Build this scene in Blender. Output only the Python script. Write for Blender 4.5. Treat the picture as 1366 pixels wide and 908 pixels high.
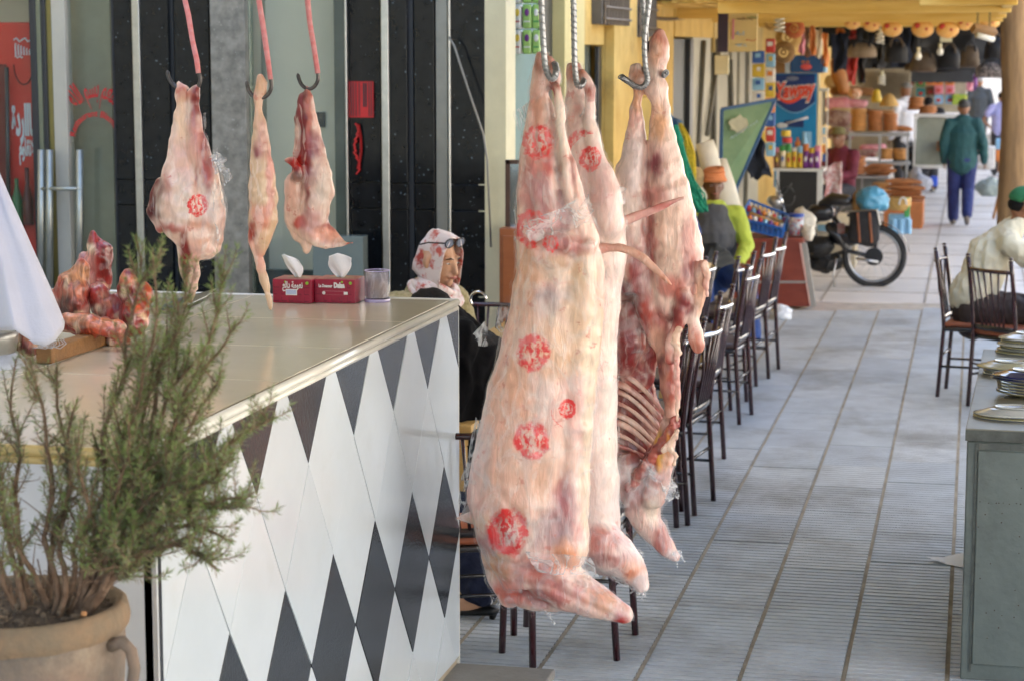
import bpy, math, random
from mathutils import Vector, Matrix, noise
random.seed(7)
R = math.radians
sc = bpy.context.scene
for o in list(bpy.data.objects): bpy.data.objects.remove(o)
COL = sc.collection
# ---------------------------------------------------------------- camera
FPX, CAMH = 2800.0, 2.2
PITCH = math.atan(387/FPX)
YAW = math.atan(621/math.sqrt(FPX*FPX+387**2))
cd = bpy.data.cameras.new('camera'); cam = bpy.data.objects.new('camera', cd); COL.objects.link(cam)
cam.location = (0, 0, CAMH); cam.rotation_euler = (R(90)-PITCH, 0, YAW)
cd.sensor_width = 36; cd.lens = FPX/1366*36; cd.clip_start = .1; cd.clip_end = 2000
cd.dof.use_dof = True; cd.dof.focus_distance = 6.5; cd.dof.aperture_fstop = 5.6
sc.camera = cam
# ---------------------------------------------------------------- sky and sun
wd = bpy.data.worlds.new('World'); sc.world = wd; wd.use_nodes = True
nt = wd.node_tree; nt.nodes.clear()
bg = nt.nodes.new('ShaderNodeBackground'); wo = nt.nodes.new('ShaderNodeOutputWorld'); sk = nt.nodes.new('ShaderNodeTexSky')
SUN_EL, SUN_AZ = R(50), R(-62)        # azimuth from +Y towards +X
sk.sky_type = 'NISHITA'; sk.sun_disc = False; sk.sun_elevation = SUN_EL; sk.sun_rotation = SUN_AZ
sk.air_density = 1.0; sk.dust_density = 3.0; sk.ozone_density = 1.0
bg.inputs[1].default_value = .15
nt.links.new(sk.outputs[0], bg.inputs[0]); nt.links.new(bg.outputs[0], wo.inputs[0])
sl = bpy.data.lights.new('sun', 'SUN'); so = bpy.data.objects.new('sun', sl); COL.objects.link(so)
sl.energy = 3.0; sl.angle = R(.5); sl.color = (1, .95, .88)
sd = Vector((math.sin(SUN_AZ)*math.cos(SUN_EL), math.cos(SUN_AZ)*math.cos(SUN_EL), math.sin(SUN_EL)))
so.rotation_euler = sd.to_track_quat('Z', 'Y').to_euler(); so.location = (0, 0, 20)
vs = sc.view_settings; vs.view_transform = 'Standard'; vs.look = 'None'; vs.gamma = 1; vs.exposure = 2.5
sc.cycles.max_bounces = 8; sc.cycles.transparent_max_bounces = 16; sc.cycles.diffuse_bounces = 4
sc.cycles.caustics_reflective = False; sc.cycles.caustics_refractive = False
sc.cycles.use_denoising = True
# ---------------------------------------------------------------- photo geometry: a pixel plus a plane gives a point of the place
_hx, _hy = -math.sin(YAW), math.cos(YAW)
_F = Vector((_hx*math.cos(PITCH), _hy*math.cos(PITCH), -math.sin(PITCH)))
_U = Vector((_hx*math.sin(PITCH), _hy*math.sin(PITCH), math.cos(PITCH)))
_R = Vector((math.cos(YAW), math.sin(YAW), 0)); CAM = Vector((0, 0, CAMH))
def ray(px, py): return _F + _R*((px-683)/FPX) - _U*((py-454)/FPX)
def G(px, py, z=0.): d = ray(px, py); return CAM + d*((z-CAMH)/d.z)
def P(px, py, Y): d = ray(px, py); return CAM + d*(Y/d.y)
def PX(px, py, X): d = ray(px, py); return CAM + d*(X/d.x)
def proj(v):
    d = v-CAM; k = d.dot(_F); return 683+FPX*d.dot(_R)/k, 454-FPX*d.dot(_U)/k
# ---------------------------------------------------------------- materials
MT = {}
def lin(c):
    if isinstance(c, str):
        c = [int(c[i:i+2], 16)/255 for i in (0, 2, 4)]
        return tuple(x/12.92 if x < .04045 else ((x+.055)/1.055)**2.4 for x in c)
    return c
def mat(name, col, rough=.6, var=.18, vs=6, bump=0., bs=60, metal=0., col2=None, coat=0., stretch=(1, 1, 1), spec=.5, sheen=0., wpos=False, stain=None):
    if name in MT: return MT[name]
    m = bpy.data.materials.new(name); m.use_nodes = True; MT[name] = m
    n = m.node_tree; b = n.nodes['Principled BSDF']; c = lin(col)
    c2 = lin(col2) if col2 is not None else tuple(min(1, x*(1+var)) for x in c)
    c1 = c if col2 is not None else tuple(x*(1-var) for x in c)
    tc = n.nodes.new('ShaderNodeTexCoord'); mp = n.nodes.new('ShaderNodeMapping'); mp.inputs[3].default_value = stretch
    ge = n.nodes.new('ShaderNodeNewGeometry'); n.links.new(ge.outputs['Position'] if wpos else tc.outputs['Object'], mp.inputs[0])
    ns = n.nodes.new('ShaderNodeTexNoise'); ns.inputs['Scale'].default_value = vs; ns.inputs['Detail'].default_value = 6; ns.inputs['Roughness'].default_value = .65
    n.links.new(mp.outputs[0], ns.inputs[0])
    rp = n.nodes.new('ShaderNodeValToRGB'); rp.color_ramp.elements[0].position = .33; rp.color_ramp.elements[1].position = .67
    rp.color_ramp.elements[0].color = (*c1, 1); rp.color_ramp.elements[1].color = (*c2, 1)
    n.links.new(ns.outputs[0], rp.inputs[0]); n.links.new(rp.outputs[0], b.inputs['Base Color'])
    if stain:      # broad worn and dirty areas: colour, scale, low, high, strength
        q = n.nodes.new('ShaderNodeTexNoise'); q.inputs['Scale'].default_value = stain[1]; q.inputs['Detail'].default_value = 7; q.inputs['Roughness'].default_value = .68; n.links.new(mp.outputs[0], q.inputs[0])
        mr = n.nodes.new('ShaderNodeMapRange'); mr.inputs[1].default_value = stain[2]; mr.inputs[2].default_value = stain[3]; mr.inputs[4].default_value = stain[4]; n.links.new(q.outputs[0], mr.inputs[0])
        mx = n.nodes.new('ShaderNodeMix'); mx.data_type = 'RGBA'; n.links.new(mr.outputs[0], mx.inputs[0]); n.links.new(rp.outputs[0], mx.inputs[6]); mx.inputs[7].default_value = (*lin(stain[0]), 1); n.links.new(mx.outputs[2], b.inputs['Base Color'])
    b.inputs['Roughness'].default_value = rough; b.inputs['Metallic'].default_value = metal
    b.inputs['Coat Weight'].default_value = coat; b.inputs['Specular IOR Level'].default_value = spec
    if sheen: b.inputs['Sheen Weight'].default_value = sheen
    if bump:
        n2 = n.nodes.new('ShaderNodeTexNoise'); n2.inputs['Scale'].default_value = bs; n2.inputs['Detail'].default_value = 5
        n.links.new(mp.outputs[0], n2.inputs[0]); bp = n.nodes.new('ShaderNodeBump'); bp.inputs['Strength'].default_value = bump; bp.inputs['Distance'].default_value = .01
        n.links.new(n2.outputs[0], bp.inputs['Height']); n.links.new(bp.outputs[0], b.inputs['Normal'])
    return m
def granite_mat(name, base, speck, dens=60, thr=.09, rough=.12):
    m = mat(name, base, rough, .35, 14, spec=.32); n = m.node_tree; b = n.nodes['Principled BSDF']
    v = n.nodes.new('ShaderNodeTexVoronoi'); v.inputs['Scale'].default_value = dens
    tc = n.nodes['Texture Coordinate']; n.links.new(tc.outputs['Object'], v.inputs[0])
    ns = n.nodes.new('ShaderNodeTexNoise'); ns.inputs['Scale'].default_value = 9; n.links.new(tc.outputs['Object'], ns.inputs[0])
    mr = n.nodes.new('ShaderNodeMath'); mr.operation = 'MULTIPLY'; n.links.new(ns.outputs[0], mr.inputs[0]); mr.inputs[1].default_value = thr*3.2
    sb = n.nodes.new('ShaderNodeMath'); sb.operation = 'SUBTRACT'; n.links.new(mr.outputs[0], sb.inputs[0]); sb.inputs[1].default_value = thr*.75
    lt = n.nodes.new('ShaderNodeMath'); lt.operation = 'LESS_THAN'; n.links.new(v.outputs['Distance'], lt.inputs[0]); n.links.new(sb.outputs[0], lt.inputs[1])
    mx = n.nodes.new('ShaderNodeMix'); mx.data_type = 'RGBA'; n.links.new(lt.outputs[0], mx.inputs[0])
    l = b.inputs['Base Color'].links[0]; n.links.new(l.from_socket, mx.inputs[6]); mx.inputs[7].default_value = (*lin(speck), 1)
    n.links.new(mx.outputs[2], b.inputs['Base Color']); return m
def film_mat(name, lo=.04, hi=.65, scale=22, tint=(.93, .94, .95), rough=.16, stretch=(1, 1, .45)):
    if name in MT: return MT[name]
    m = bpy.data.materials.new(name); m.use_nodes = True; MT[name] = m; n = m.node_tree
    b = n.nodes['Principled BSDF']; out = n.nodes['Material Output']
    b.inputs['Base Color'].default_value = (*tint, 1); b.inputs['Roughness'].default_value = rough
    tr = n.nodes.new('ShaderNodeBsdfTransparent'); mx = n.nodes.new('ShaderNodeMixShader')
    tc = n.nodes.new('ShaderNodeTexCoord'); mp = n.nodes.new('ShaderNodeMapping'); mp.inputs[3].default_value = stretch
    ns = n.nodes.new('ShaderNodeTexNoise'); ns.inputs['Scale'].default_value = scale; ns.inputs['Detail'].default_value = 3; ns.inputs['Distortion'].default_value = .9
    n.links.new(tc.outputs['Object'], mp.inputs[0]); n.links.new(mp.outputs[0], ns.inputs[0])
    a = n.nodes.new('ShaderNodeMath'); a.operation = 'SUBTRACT'; a.inputs[1].default_value = .5; n.links.new(ns.outputs[0], a.inputs[0])
    ab = n.nodes.new('ShaderNodeMath'); ab.operation = 'ABSOLUTE'; n.links.new(a.outputs[0], ab.inputs[0])
    mr = n.nodes.new('ShaderNodeMapRange'); mr.inputs[1].default_value = 0; mr.inputs[2].default_value = .085; mr.inputs[3].default_value = hi; mr.inputs[4].default_value = lo  # creases made whiter and more opaque to read as highlight streaks
    n.links.new(ab.outputs[0], mr.inputs[0])
    bp = n.nodes.new('ShaderNodeBump'); bp.inputs['Strength'].default_value = .9; bp.inputs['Distance'].default_value = .01
    nf = n.nodes.new('ShaderNodeTexNoise'); nf.inputs['Scale'].default_value = scale*4.5; nf.inputs['Detail'].default_value = 3; nf.inputs['Distortion'].default_value = 1.5; n.links.new(mp.outputs[0], nf.inputs[0])
    hs = n.nodes.new('ShaderNodeMath'); hs.operation = 'MULTIPLY_ADD'; hs.inputs[1].default_value = .55; n.links.new(nf.outputs[0], hs.inputs[0]); n.links.new(mr.outputs[0], hs.inputs[2])
    n.links.new(hs.outputs[0], bp.inputs['Height']); n.links.new(bp.outputs[0], b.inputs['Normal'])
    n.links.new(mr.outputs[0], mx.inputs[0]); n.links.new(tr.outputs[0], mx.inputs[1]); n.links.new(b.outputs[0], mx.inputs[2])
    n.links.new(mx.outputs[0], out.inputs[0]); return m
def glass_mat(name, fac=.12, tint=(.93, .96, .95), rough=.02):
    if name in MT: return MT[name]
    m = bpy.data.materials.new(name); m.use_nodes = True; MT[name] = m; n = m.node_tree
    out = n.nodes['Material Output']; n.nodes.remove(n.nodes['Principled BSDF'])
    tr = n.nodes.new('ShaderNodeBsdfTransparent'); tr.inputs[0].default_value = (*tint, 1)
    gl = n.nodes.new('ShaderNodeBsdfGlossy'); gl.inputs['Roughness'].default_value = rough
    lw = n.nodes.new('ShaderNodeLayerWeight'); pw = n.nodes.new('ShaderNodeMath'); pw.operation = 'POWER'; pw.inputs[1].default_value = 4.; n.links.new(lw.outputs['Facing'], pw.inputs[0])
    ad = n.nodes.new('ShaderNodeMath'); ad.operation = 'MULTIPLY_ADD'; ad.inputs[1].default_value = .8; ad.inputs[2].default_value = fac; ad.use_clamp = True
    n.links.new(pw.outputs[0], ad.inputs[0]); mx = n.nodes.new('ShaderNodeMixShader')
    n.links.new(ad.outputs[0], mx.inputs[0]); n.links.new(tr.outputs[0], mx.inputs[1]); n.links.new(gl.outputs[0], mx.inputs[2])
    n.links.new(mx.outputs[0], out.inputs[0]); return m
def meat_mat(name='meat_surface', rough=.34, coat=.35, streak=.3, lo=.84, hi=1.12, bump=.4, fleck=.6):
    if name in MT: return MT[name]
    m = bpy.data.materials.new(name); m.use_nodes = True; MT[name] = m; n = m.node_tree; b = n.nodes['Principled BSDF']
    at = n.nodes.new('ShaderNodeAttribute'); at.attribute_name = 'tint'
    st = n.nodes.new('ShaderNodeAttribute'); st.attribute_name = 'stamp'
    tc = n.nodes.new('ShaderNodeTexCoord')
    mp = n.nodes.new('ShaderNodeMapping'); mp.inputs[3].default_value = (1, 1, .28)
    n.links.new(tc.outputs['Object'], mp.inputs[0])
    n1 = n.nodes.new('ShaderNodeTexNoise'); n1.inputs['Scale'].default_value = 46; n1.inputs['Detail'].default_value = 7; n1.inputs['Distortion'].default_value = 1.2
    n.links.new(mp.outputs[0], n1.inputs[0])
    mr = n.nodes.new('ShaderNodeMapRange'); mr.inputs[1].default_value = .3; mr.inputs[2].default_value = .7; mr.inputs[3].default_value = lo; mr.inputs[4].default_value = hi
    n.links.new(n1.outputs[0], mr.inputs[0])
    ml = n.nodes.new('ShaderNodeVectorMath'); ml.operation = 'SCALE'; n.links.new(at.outputs['Color'], ml.inputs[0]); n.links.new(mr.outputs[0], ml.inputs['Scale'])
    # white membrane streaks
    n3 = n.nodes.new('ShaderNodeTexNoise'); n3.inputs['Scale'].default_value = 15; n3.inputs['Detail'].default_value = 4; n3.inputs['Distortion'].default_value = 2.5
    n.links.new(mp.outputs[0], n3.inputs[0])
    s3 = n.nodes.new('ShaderNodeMapRange'); s3.inputs[1].default_value = .58; s3.inputs[2].default_value = .63; s3.inputs[3].default_value = 0; s3.inputs[4].default_value = streak; n.links.new(n3.outputs[0], s3.inputs[0])
    m3 = n.nodes.new('ShaderNodeMix'); m3.data_type = 'RGBA'; n.links.new(s3.outputs[0], m3.inputs[0]); n.links.new(ml.outputs[0], m3.inputs[6]); m3.inputs[7].default_value = (.86, .74, .66, 1)
    # blood flecks
    n4 = n.nodes.new('ShaderNodeTexNoise'); n4.inputs['Scale'].default_value = 24; n4.inputs['Detail'].default_value = 6; n4.inputs['Roughness'].default_value = .7
    n.links.new(tc.outputs['Object'], n4.inputs[0])
    s4 = n.nodes.new('ShaderNodeMapRange'); s4.inputs[1].default_value = .60; s4.inputs[2].default_value = .66; s4.inputs[3].default_value = 0; s4.inputs[4].default_value = fleck; n.links.new(n4.outputs[0], s4.inputs[0])
    m4 = n.nodes.new('ShaderNodeMix'); m4.data_type = 'RGBA'; n.links.new(s4.outputs[0], m4.inputs[0]); n.links.new(m3.outputs[2], m4.inputs[6]); m4.inputs[7].default_value = (.5, .12, .09, 1)
    # inspection stamp: ring plus blotchy print
    ln = n.nodes.new('ShaderNodeVectorMath'); ln.operation = 'LENGTH'
    sp = n.nodes.new('ShaderNodeSeparateXYZ'); wn = n.nodes.new('ShaderNodeTexNoise'); wn.inputs['Scale'].default_value = 2.3; wn.inputs['Detail'].default_value = 4; n.links.new(st.outputs['Vector'], wn.inputs[0])
    ws = n.nodes.new('ShaderNodeVectorMath'); ws.operation = 'MULTIPLY_ADD'; n.links.new(wn.outputs['Color'], ws.inputs[0]); ws.inputs[1].default_value = (.6,.6,0); n.links.new(st.outputs['Vector'], ws.inputs[2])
    wt = n.nodes.new('ShaderNodeVectorMath'); wt.operation = 'SUBTRACT'; wt.inputs[1].default_value = (.30,.30,0); n.links.new(ws.outputs[0], wt.inputs[0]); n.links.new(wt.outputs[0], sp.inputs[0])
    cx = n.nodes.new('ShaderNodeCombineXYZ'); n.links.new(sp.outputs[0], cx.inputs[0]); n.links.new(sp.outputs[1], cx.inputs[1]); n.links.new(cx.outputs[0], ln.inputs[0])
    r1 = n.nodes.new('ShaderNodeMath'); r1.operation = 'SUBTRACT'; r1.inputs[1].default_value = .84; n.links.new(ln.outputs['Value'], r1.inputs[0])
    r2 = n.nodes.new('ShaderNodeMath'); r2.operation = 'ABSOLUTE'; n.links.new(r1.outputs[0], r2.inputs[0])
    r3 = n.nodes.new('ShaderNodeMapRange'); r3.inputs[1].default_value = .06; r3.inputs[2].default_value = .30; r3.inputs[3].default_value = 1; r3.inputs[4].default_value = 0; n.links.new(r2.outputs[0], r3.inputs[0])
    nz = n.nodes.new('ShaderNodeTexNoise'); nz.inputs['Scale'].default_value = 2.4; nz.inputs['Detail'].default_value = 5; nz.inputs['Roughness'].default_value = .7; n.links.new(st.outputs['Vector'], nz.inputs[0])
    wv = n.nodes.new('ShaderNodeTexWave'); wv.inputs['Scale'].default_value = .7; wv.inputs['Distortion'].default_value = 14; wv.inputs['Detail'].default_value = 5; wv.inputs['Detail Roughness'].default_value = .75; n.links.new(st.outputs['Vector'], wv.inputs[0])
    ins = n.nodes.new('ShaderNodeMapRange'); ins.inputs[1].default_value = .62; ins.inputs[2].default_value = .82; ins.inputs[3].default_value = 1; ins.inputs[4].default_value = 0; n.links.new(ln.outputs['Value'], ins.inputs[0])
    wi = n.nodes.new('ShaderNodeMath'); wi.operation = 'MULTIPLY'; n.links.new(wv.outputs['Fac'], wi.inputs[0]); n.links.new(ins.outputs[0], wi.inputs[1])
    mxx = n.nodes.new('ShaderNodeMath'); mxx.operation = 'MAXIMUM'; n.links.new(r3.outputs[0], mxx.inputs[0]); n.links.new(wi.outputs[0], mxx.inputs[1])
    nn = n.nodes.new('ShaderNodeMapRange'); nn.inputs[1].default_value = .37; nn.inputs[2].default_value = .58; nn.inputs[3].default_value = .0; nn.inputs[4].default_value = 1.8; n.links.new(nz.outputs[0], nn.inputs[0])
    al = n.nodes.new('ShaderNodeMath'); al.operation = 'MULTIPLY'; al.use_clamp = True; n.links.new(mxx.outputs[0], al.inputs[0]); n.links.new(nn.outputs[0], al.inputs[1])
    m5 = n.nodes.new('ShaderNodeMix'); m5.data_type = 'RGBA'; n.links.new(al.outputs[0], m5.inputs[0]); n.links.new(m4.outputs[2], m5.inputs[6]); m5.inputs[7].default_value = (.70, .012, .010, 1)
    n.links.new(m5.outputs[2], b.inputs['Base Color'])
    b.inputs['Roughness'].default_value = rough; b.inputs['Coat Weight'].default_value = coat; b.inputs['Coat Roughness'].default_value = .15
    b.inputs['Subsurface Weight'].default_value = .05; b.inputs['Subsurface Radius'].default_value = (.02, .008, .005); b.inputs['Subsurface Scale'].default_value = .6
    bp = n.nodes.new('ShaderNodeBump'); bp.inputs['Strength'].default_value = bump; bp.inputs['Distance'].default_value = .008
    n.links.new(n1.outputs[0], bp.inputs['Height']); n.links.new(bp.outputs[0], b.inputs['Normal'])
    return m
MEAT = meat_mat()
# ---------------------------------------------------------------- mesh builder
def link(o): COL.objects.link(o); return o
def wloc(o):
    v = Vector((0, 0, 0))
    while o: v += o.location; o = o.parent
    return v
class MB:
    def __init__(s): s.v = []; s.f = []; s.mi = []; s.cur = 0
    def add(s, vs, fs):
        k = len(s.v); s.v += [Vector(a) for a in vs]; s.f += [tuple(i+k for i in f) for f in fs]; s.mi += [s.cur]*len(fs); return s
    def box(s, a, b):
        x0, y0, z0 = [min(a[i], b[i]) for i in range(3)]; x1, y1, z1 = [max(a[i], b[i]) for i in range(3)]
        return s.add([(x0,y0,z0),(x1,y0,z0),(x1,y1,z0),(x0,y1,z0),(x0,y0,z1),(x1,y0,z1),(x1,y1,z1),(x0,y1,z1)],
                     [(0,3,2,1),(4,5,6,7),(0,1,5,4),(1,2,6,5),(2,3,7,6),(3,0,4,7)])
    def quad(s, a, b, c, d): return s.add([a, b, c, d], [(0, 1, 2, 3)])
    def loft(s, pts, ru, rv=None, side=None, n=12, cap=True, closed=False, round_cap=False):
        pts = [Vector(p) for p in pts]; m = len(pts)
        if not isinstance(ru, (list, tuple)): ru = [ru]*m
        if rv is None: rv = ru
        if not isinstance(rv, (list, tuple)): rv = [rv]*m
        if round_cap:
            t0 = (pts[0]-pts[1]).normalized(); t1 = (pts[-1]-pts[-2]).normalized(); a, b = ru[0], ru[-1]; ra, rb = rv[0], rv[-1]
            pts = [pts[0]+t0*a, pts[0]+t0*a*.8, pts[0]+t0*a*.45]+pts+[pts[-1]+t1*b*.45, pts[-1]+t1*b*.8, pts[-1]+t1*b]
            ru = [a*.08, a*.6, a*.89]+list(ru)+[b*.89, b*.6, b*.08]; rv = [ra*.08, ra*.6, ra*.89]+list(rv)+[rb*.89, rb*.6, rb*.08]; m += 6
        vs = []; sd = Vector(side) if side is not None else None; u = None
        for i, p in enumerate(pts):
            t = (pts[(i+1) % m if closed else min(i+1, m-1)]-pts[(i-1) if (i or closed) else 0]).normalized()
            if sd is not None: u = sd-t*sd.dot(t)
            elif u is None: u = t.orthogonal()
            else: u = u-t*u.dot(t)
            if u.length < 1e-6: u = t.orthogonal()
            u.normalize(); w = t.cross(u)
            for k in range(n):
                a = 2*math.pi*k/n; vs.append(p+u*(math.cos(a)*ru[i])+w*(math.sin(a)*rv[i]))
        fs = [(i*n+k, i*n+(k+1) % n, (i+1)*n+(k+1) % n, (i+1)*n+k) for i in range(m-1) for k in range(n)]
        if closed: fs += [((m-1)*n+k, (m-1)*n+(k+1) % n, (k+1) % n, k) for k in range(n)]
        elif cap: fs += [tuple(range(n-1, -1, -1)), tuple(range((m-1)*n, m*n))]
        return s.add(vs, fs)
    def cyl(s, a, b, r, r2=None, n=14): return s.loft([a, b], [r, r if r2 is None else r2], n=n)
    def ball(s, c, r, n=12, h=8):
        if not isinstance(r, (tuple, list)): r = (r, r, r)
        vs = [Vector((c[0], c[1], c[2]-r[2]))]; fs = []
        for i in range(1, h):
            p = math.pi*i/h
            for k in range(n):
                a = 2*math.pi*k/n; vs.append(Vector((c[0]+r[0]*math.sin(p)*math.cos(a), c[1]+r[1]*math.sin(p)*math.sin(a), c[2]-r[2]*math.cos(p))))
        vs.append(Vector((c[0], c[1], c[2]+r[2])))
        for k in range(n): fs.append((0, 1+(k+1) % n, 1+k))
        for i in range(h-2):
            for k in range(n): a = 1+i*n; fs.append((a+k, a+(k+1) % n, a+n+(k+1) % n, a+n+k))
        e = 1+(h-2)*n
        for k in range(n): fs.append((e+k, e+(k+1) % n, len(vs)-1))
        return s.add(vs, fs)
    def lathe(s, c, prof, n=28, axis=None):
        c = Vector(c); vs = []; m = len(prof)
        for r, z in prof:
            for k in range(n):
                a = 2*math.pi*k/n; vs.append(c+Vector((r*math.cos(a), r*math.sin(a), z)))
        return s.add(vs, [(i*n+k, i*n+(k+1) % n, (i+1)*n+(k+1) % n, (i+1)*n+k) for i in range(m-1) for k in range(n)])
    def sheet(s, fn, nu, nv):
        vs = [fn(i/nu, j/nv) for j in range(nv+1) for i in range(nu+1)]; w = nu+1
        return s.add(vs, [(j*w+i, j*w+i+1, (j+1)*w+i+1, (j+1)*w+i) for j in range(nv) for i in range(nu)])
    def xform(s, M):
        s.v = [M @ v for v in s.v]; return s
    def jitter(s, amp, sc_=4., seed=0):
        for v in s.v:
            d = noise.noise_vector(v*sc_+Vector((seed*7.1, seed*3.3, seed*1.7))); v += d*amp
        return s
    def mesh(s, name):
        me = bpy.data.meshes.new(name); me.from_pydata([tuple(v) for v in s.v], [], s.f)
        if any(s.mi): me.polygons.foreach_set('material_index', s.mi)
        me.update(); return me
    def build(s, name, mt, parent=None, smooth=False, bevel=0., thick=0., sub=0, local=False):
        if parent is not None and not local: o0 = wloc(parent)
        elif parent is None and not local:
            n = max(1, len(s.v)); o0 = Vector((sum(v.x for v in s.v)/n, sum(v.y for v in s.v)/n, min((v.z for v in s.v), default=0)))
        else: o0 = Vector((0, 0, 0))
        for v in s.v: v -= o0
        me = s.mesh(name)
        for q in (mt if isinstance(mt, (list, tuple)) else [mt]): me.materials.append(q)
        o = bpy.data.objects.new(name, me); link(o)
        if parent is not None: o.parent = parent
        else: o.location = o0
        if smooth: me.shade_smooth()
        if thick:
            d = o.modifiers.new('t', 'SOLIDIFY'); d.thickness = thick; d.offset = 0
        if bevel:
            d = o.modifiers.new('b', 'BEVEL'); d.width = bevel; d.segments = 2; d.limit_method = 'ANGLE'; d.angle_limit = R(40)
        if sub:
            d = o.modifiers.new('s', 'SUBSURF'); d.levels = sub; d.render_levels = sub
        return o
def tag(o, label=None, cat=None, group=None, kind=None):
    if label: o['label'] = label
    if cat: o['category'] = cat
    if group: o['group'] = group
    if kind: o['kind'] = kind
    return o
def thing(name, label, cat, loc=(0, 0, 0), group=None, rz=0):
    o = bpy.data.objects.new(name, None); link(o); o.location = loc; o.rotation_euler = (0, 0, rz); o.empty_display_size = .1
    return tag(o, label, cat, group)
def struct(o): o['kind'] = 'structure'; return o
def apply_mods(o):
    dg = bpy.context.evaluated_depsgraph_get(); me = bpy.data.meshes.new_from_object(o.evaluated_get(dg)); old = o.data
    o.modifiers.clear(); o.data = me; bpy.data.meshes.remove(old); return o
def organic(mb, name, mt, parent=None, voxel=.01, smooth_it=4, disp=0., dscale=20., seed=0, mods_extra=None, stretch=1.):
    """closed chains fused into one continuous skin"""
    o = mb.build(name, mt, parent)
    d = o.modifiers.new('r', 'REMESH'); d.mode = 'VOXEL'; d.voxel_size = voxel; d.use_smooth_shade = True
    if smooth_it:
        d = o.modifiers.new('c', 'SMOOTH'); d.factor = .5; d.iterations = smooth_it
    apply_mods(o)
    if disp:
        me = o.data; nr = [v.normal.copy() for v in me.vertices]
        for v, nn in zip(me.vertices, nr):
            q = Vector((v.co.x*dscale, v.co.y*dscale, v.co.z*dscale*stretch))+Vector((seed*5.3, 0, 0))
            v.co += nn*(disp*(noise.noise(q)+.5*noise.noise(q*2.3)))
    return o
def copy_tree(o, parent=None):
    c = o.copy(); COL.objects.link(c); c.parent = parent
    for ch in list(o.children): copy_tree(ch, c)
    return c
def text_mesh(body, size, extrude=.001, bold=0., shear=0., spacing=1.):
    c = bpy.data.curves.new('lettering', 'FONT'); c.body = body; c.size = size; c.extrude = extrude; c.align_x = 'CENTER'; c.align_y = 'CENTER'
    c.offset = bold; c.shear = shear; c.space_character = spacing; c.resolution_u = 3
    o = bpy.data.objects.new('tmp_text', c); link(o)
    me = bpy.data.meshes.new_from_object(o.evaluated_get(bpy.context.evaluated_depsgraph_get()))
    vs = [v.co.copy() for v in me.vertices]; fs = [tuple(p.vertices) for p in me.polygons]
    bpy.data.objects.remove(o); bpy.data.curves.remove(c); bpy.data.meshes.remove(me); return vs, fs
def lettering(body, loc, size, mt, parent, right=(1, 0, 0), up=(0, 0, 1), width=None, bend=None, name='lettering', **k):
    vs, fs = text_mesh(body, size, **k)
    if not vs: return None
    w = max(v.x for v in vs)-min(v.x for v in vs); s = (width/w) if width else 1
    r = Vector(right).normalized(); u = Vector(up).normalized(); nrm = r.cross(u); L = Vector(loc); out = []
    for v in vs:
        x, y, z = v.x*s, v.y, v.z
        if bend:
            a = x/bend; x, y = (bend+y)*math.sin(a), (bend+y)*math.cos(a)-bend
        out.append(L+r*x+u*y+nrm*z)
    m = MB(); m.add(out, fs); return m.build(name, mt, parent)
def rect(m, x0, y0, x1, y1, Y, d=.02):
    a = P(x0, y1, Y); b = P(x1, y0, Y); return m.box(a, (b.x, Y+d, b.z))
def img_print(mt_list, parent, *args): pass
# ================================================================ SETTING
XW = P(662, 67, 11.5).x      # plane of the side wall that runs along the arcade
YS = 11.5                    # plane of the shop front
m = MB(); m.add([(-60,-30,-.03),(60,-30,-.03),(60,160,-.03),(-60,160,-.03)], [(0,1,2,3)])
struct(m.build('ground', mat('ground_dust', (.30,.27,.23), .95, .2, .8)))
m = MB(); m.box((1.6,-20,-.026),(9,120,-.016)); struct(m.build('road', mat('dusty_concrete', (.42,.39,.34), .9, .12, 3, .3, 60)))  # unseen street, made pale to bounce light up to the ceiling
TILE_W, TILE_L = .3585, .58
TX0 = G(1260, 908).x; 
t_mats = [mat('paving_tile_grey', 'b9bfc2', .5, .12, 5, .25, 70, wpos=True, stain=('6d675b', 1.3, .50, .68, .55)), mat('paving_tile_blue', 'b3babf', .45, .14, 4, .25, 60, wpos=True, stain=('6d675b', 1.3, .50, .68, .55)), mat('paving_tile_worn', 'bfc3c4', .52, .12, 6, .3, 80, wpos=True, stain=('6d675b', 1.3, .48, .66, .6))]
m = MB(); m.box((-6.2, 1.5, -.03), (1.6, 18.6, -.010)); pav = struct(m.build('pavement', mat('mortar', (.46,.41,.34), .95, .2, 9, .5, 60)))
def tile_mesh():
    t = MB(); n = 11; gw = .013; w = TILE_W-.017; l = TILE_L-.007; pitch = l/n
    for i in range(n):
        y0 = i*pitch; g = gw
        vs = [(0,y0,-.012),(w,y0,-.012),(w,y0+.0025,0),(w,y0+pitch-g,0),(w,y0+pitch-g+.0025,-.009),(0,y0+.0025,0),(0,y0+pitch-g,0),(0,y0+pitch-g+.0025,-.009)]
        t.add(vs, [(0,1,2,5),(5,2,3,6)]); t.cur = 1; t.add(vs, [(6,3,4,7)])
        t.add([(0,y0+pitch-g+.0025,-.009),(w,y0+pitch-g+.0025,-.009),(w,y0+pitch,-.009),(0,y0+pitch,-.009)], [(0,1,2,3)]); t.cur = 0
    t.add([(0,0,-.012),(0,l,-.012),(w,0,-.012),(w,l,-.012),(0,0,-.004),(0,l,-.004),(w,0,-.004),(w,l,-.004)], [(0,4,5,1),(2,3,7,6)])
    return t
tm = [tile_mesh().mesh('paving_tile') for _ in t_mats]
GRV = mat('groove_dirt', (.085,.075,.060), .9, .3, 9, wpos=True)
for q, mm in zip(tm, t_mats): q.materials.append(mm); q.materials.append(GRV)
rest = MB(); base_tile = tile_mesh()
rng = random.Random(3)
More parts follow.
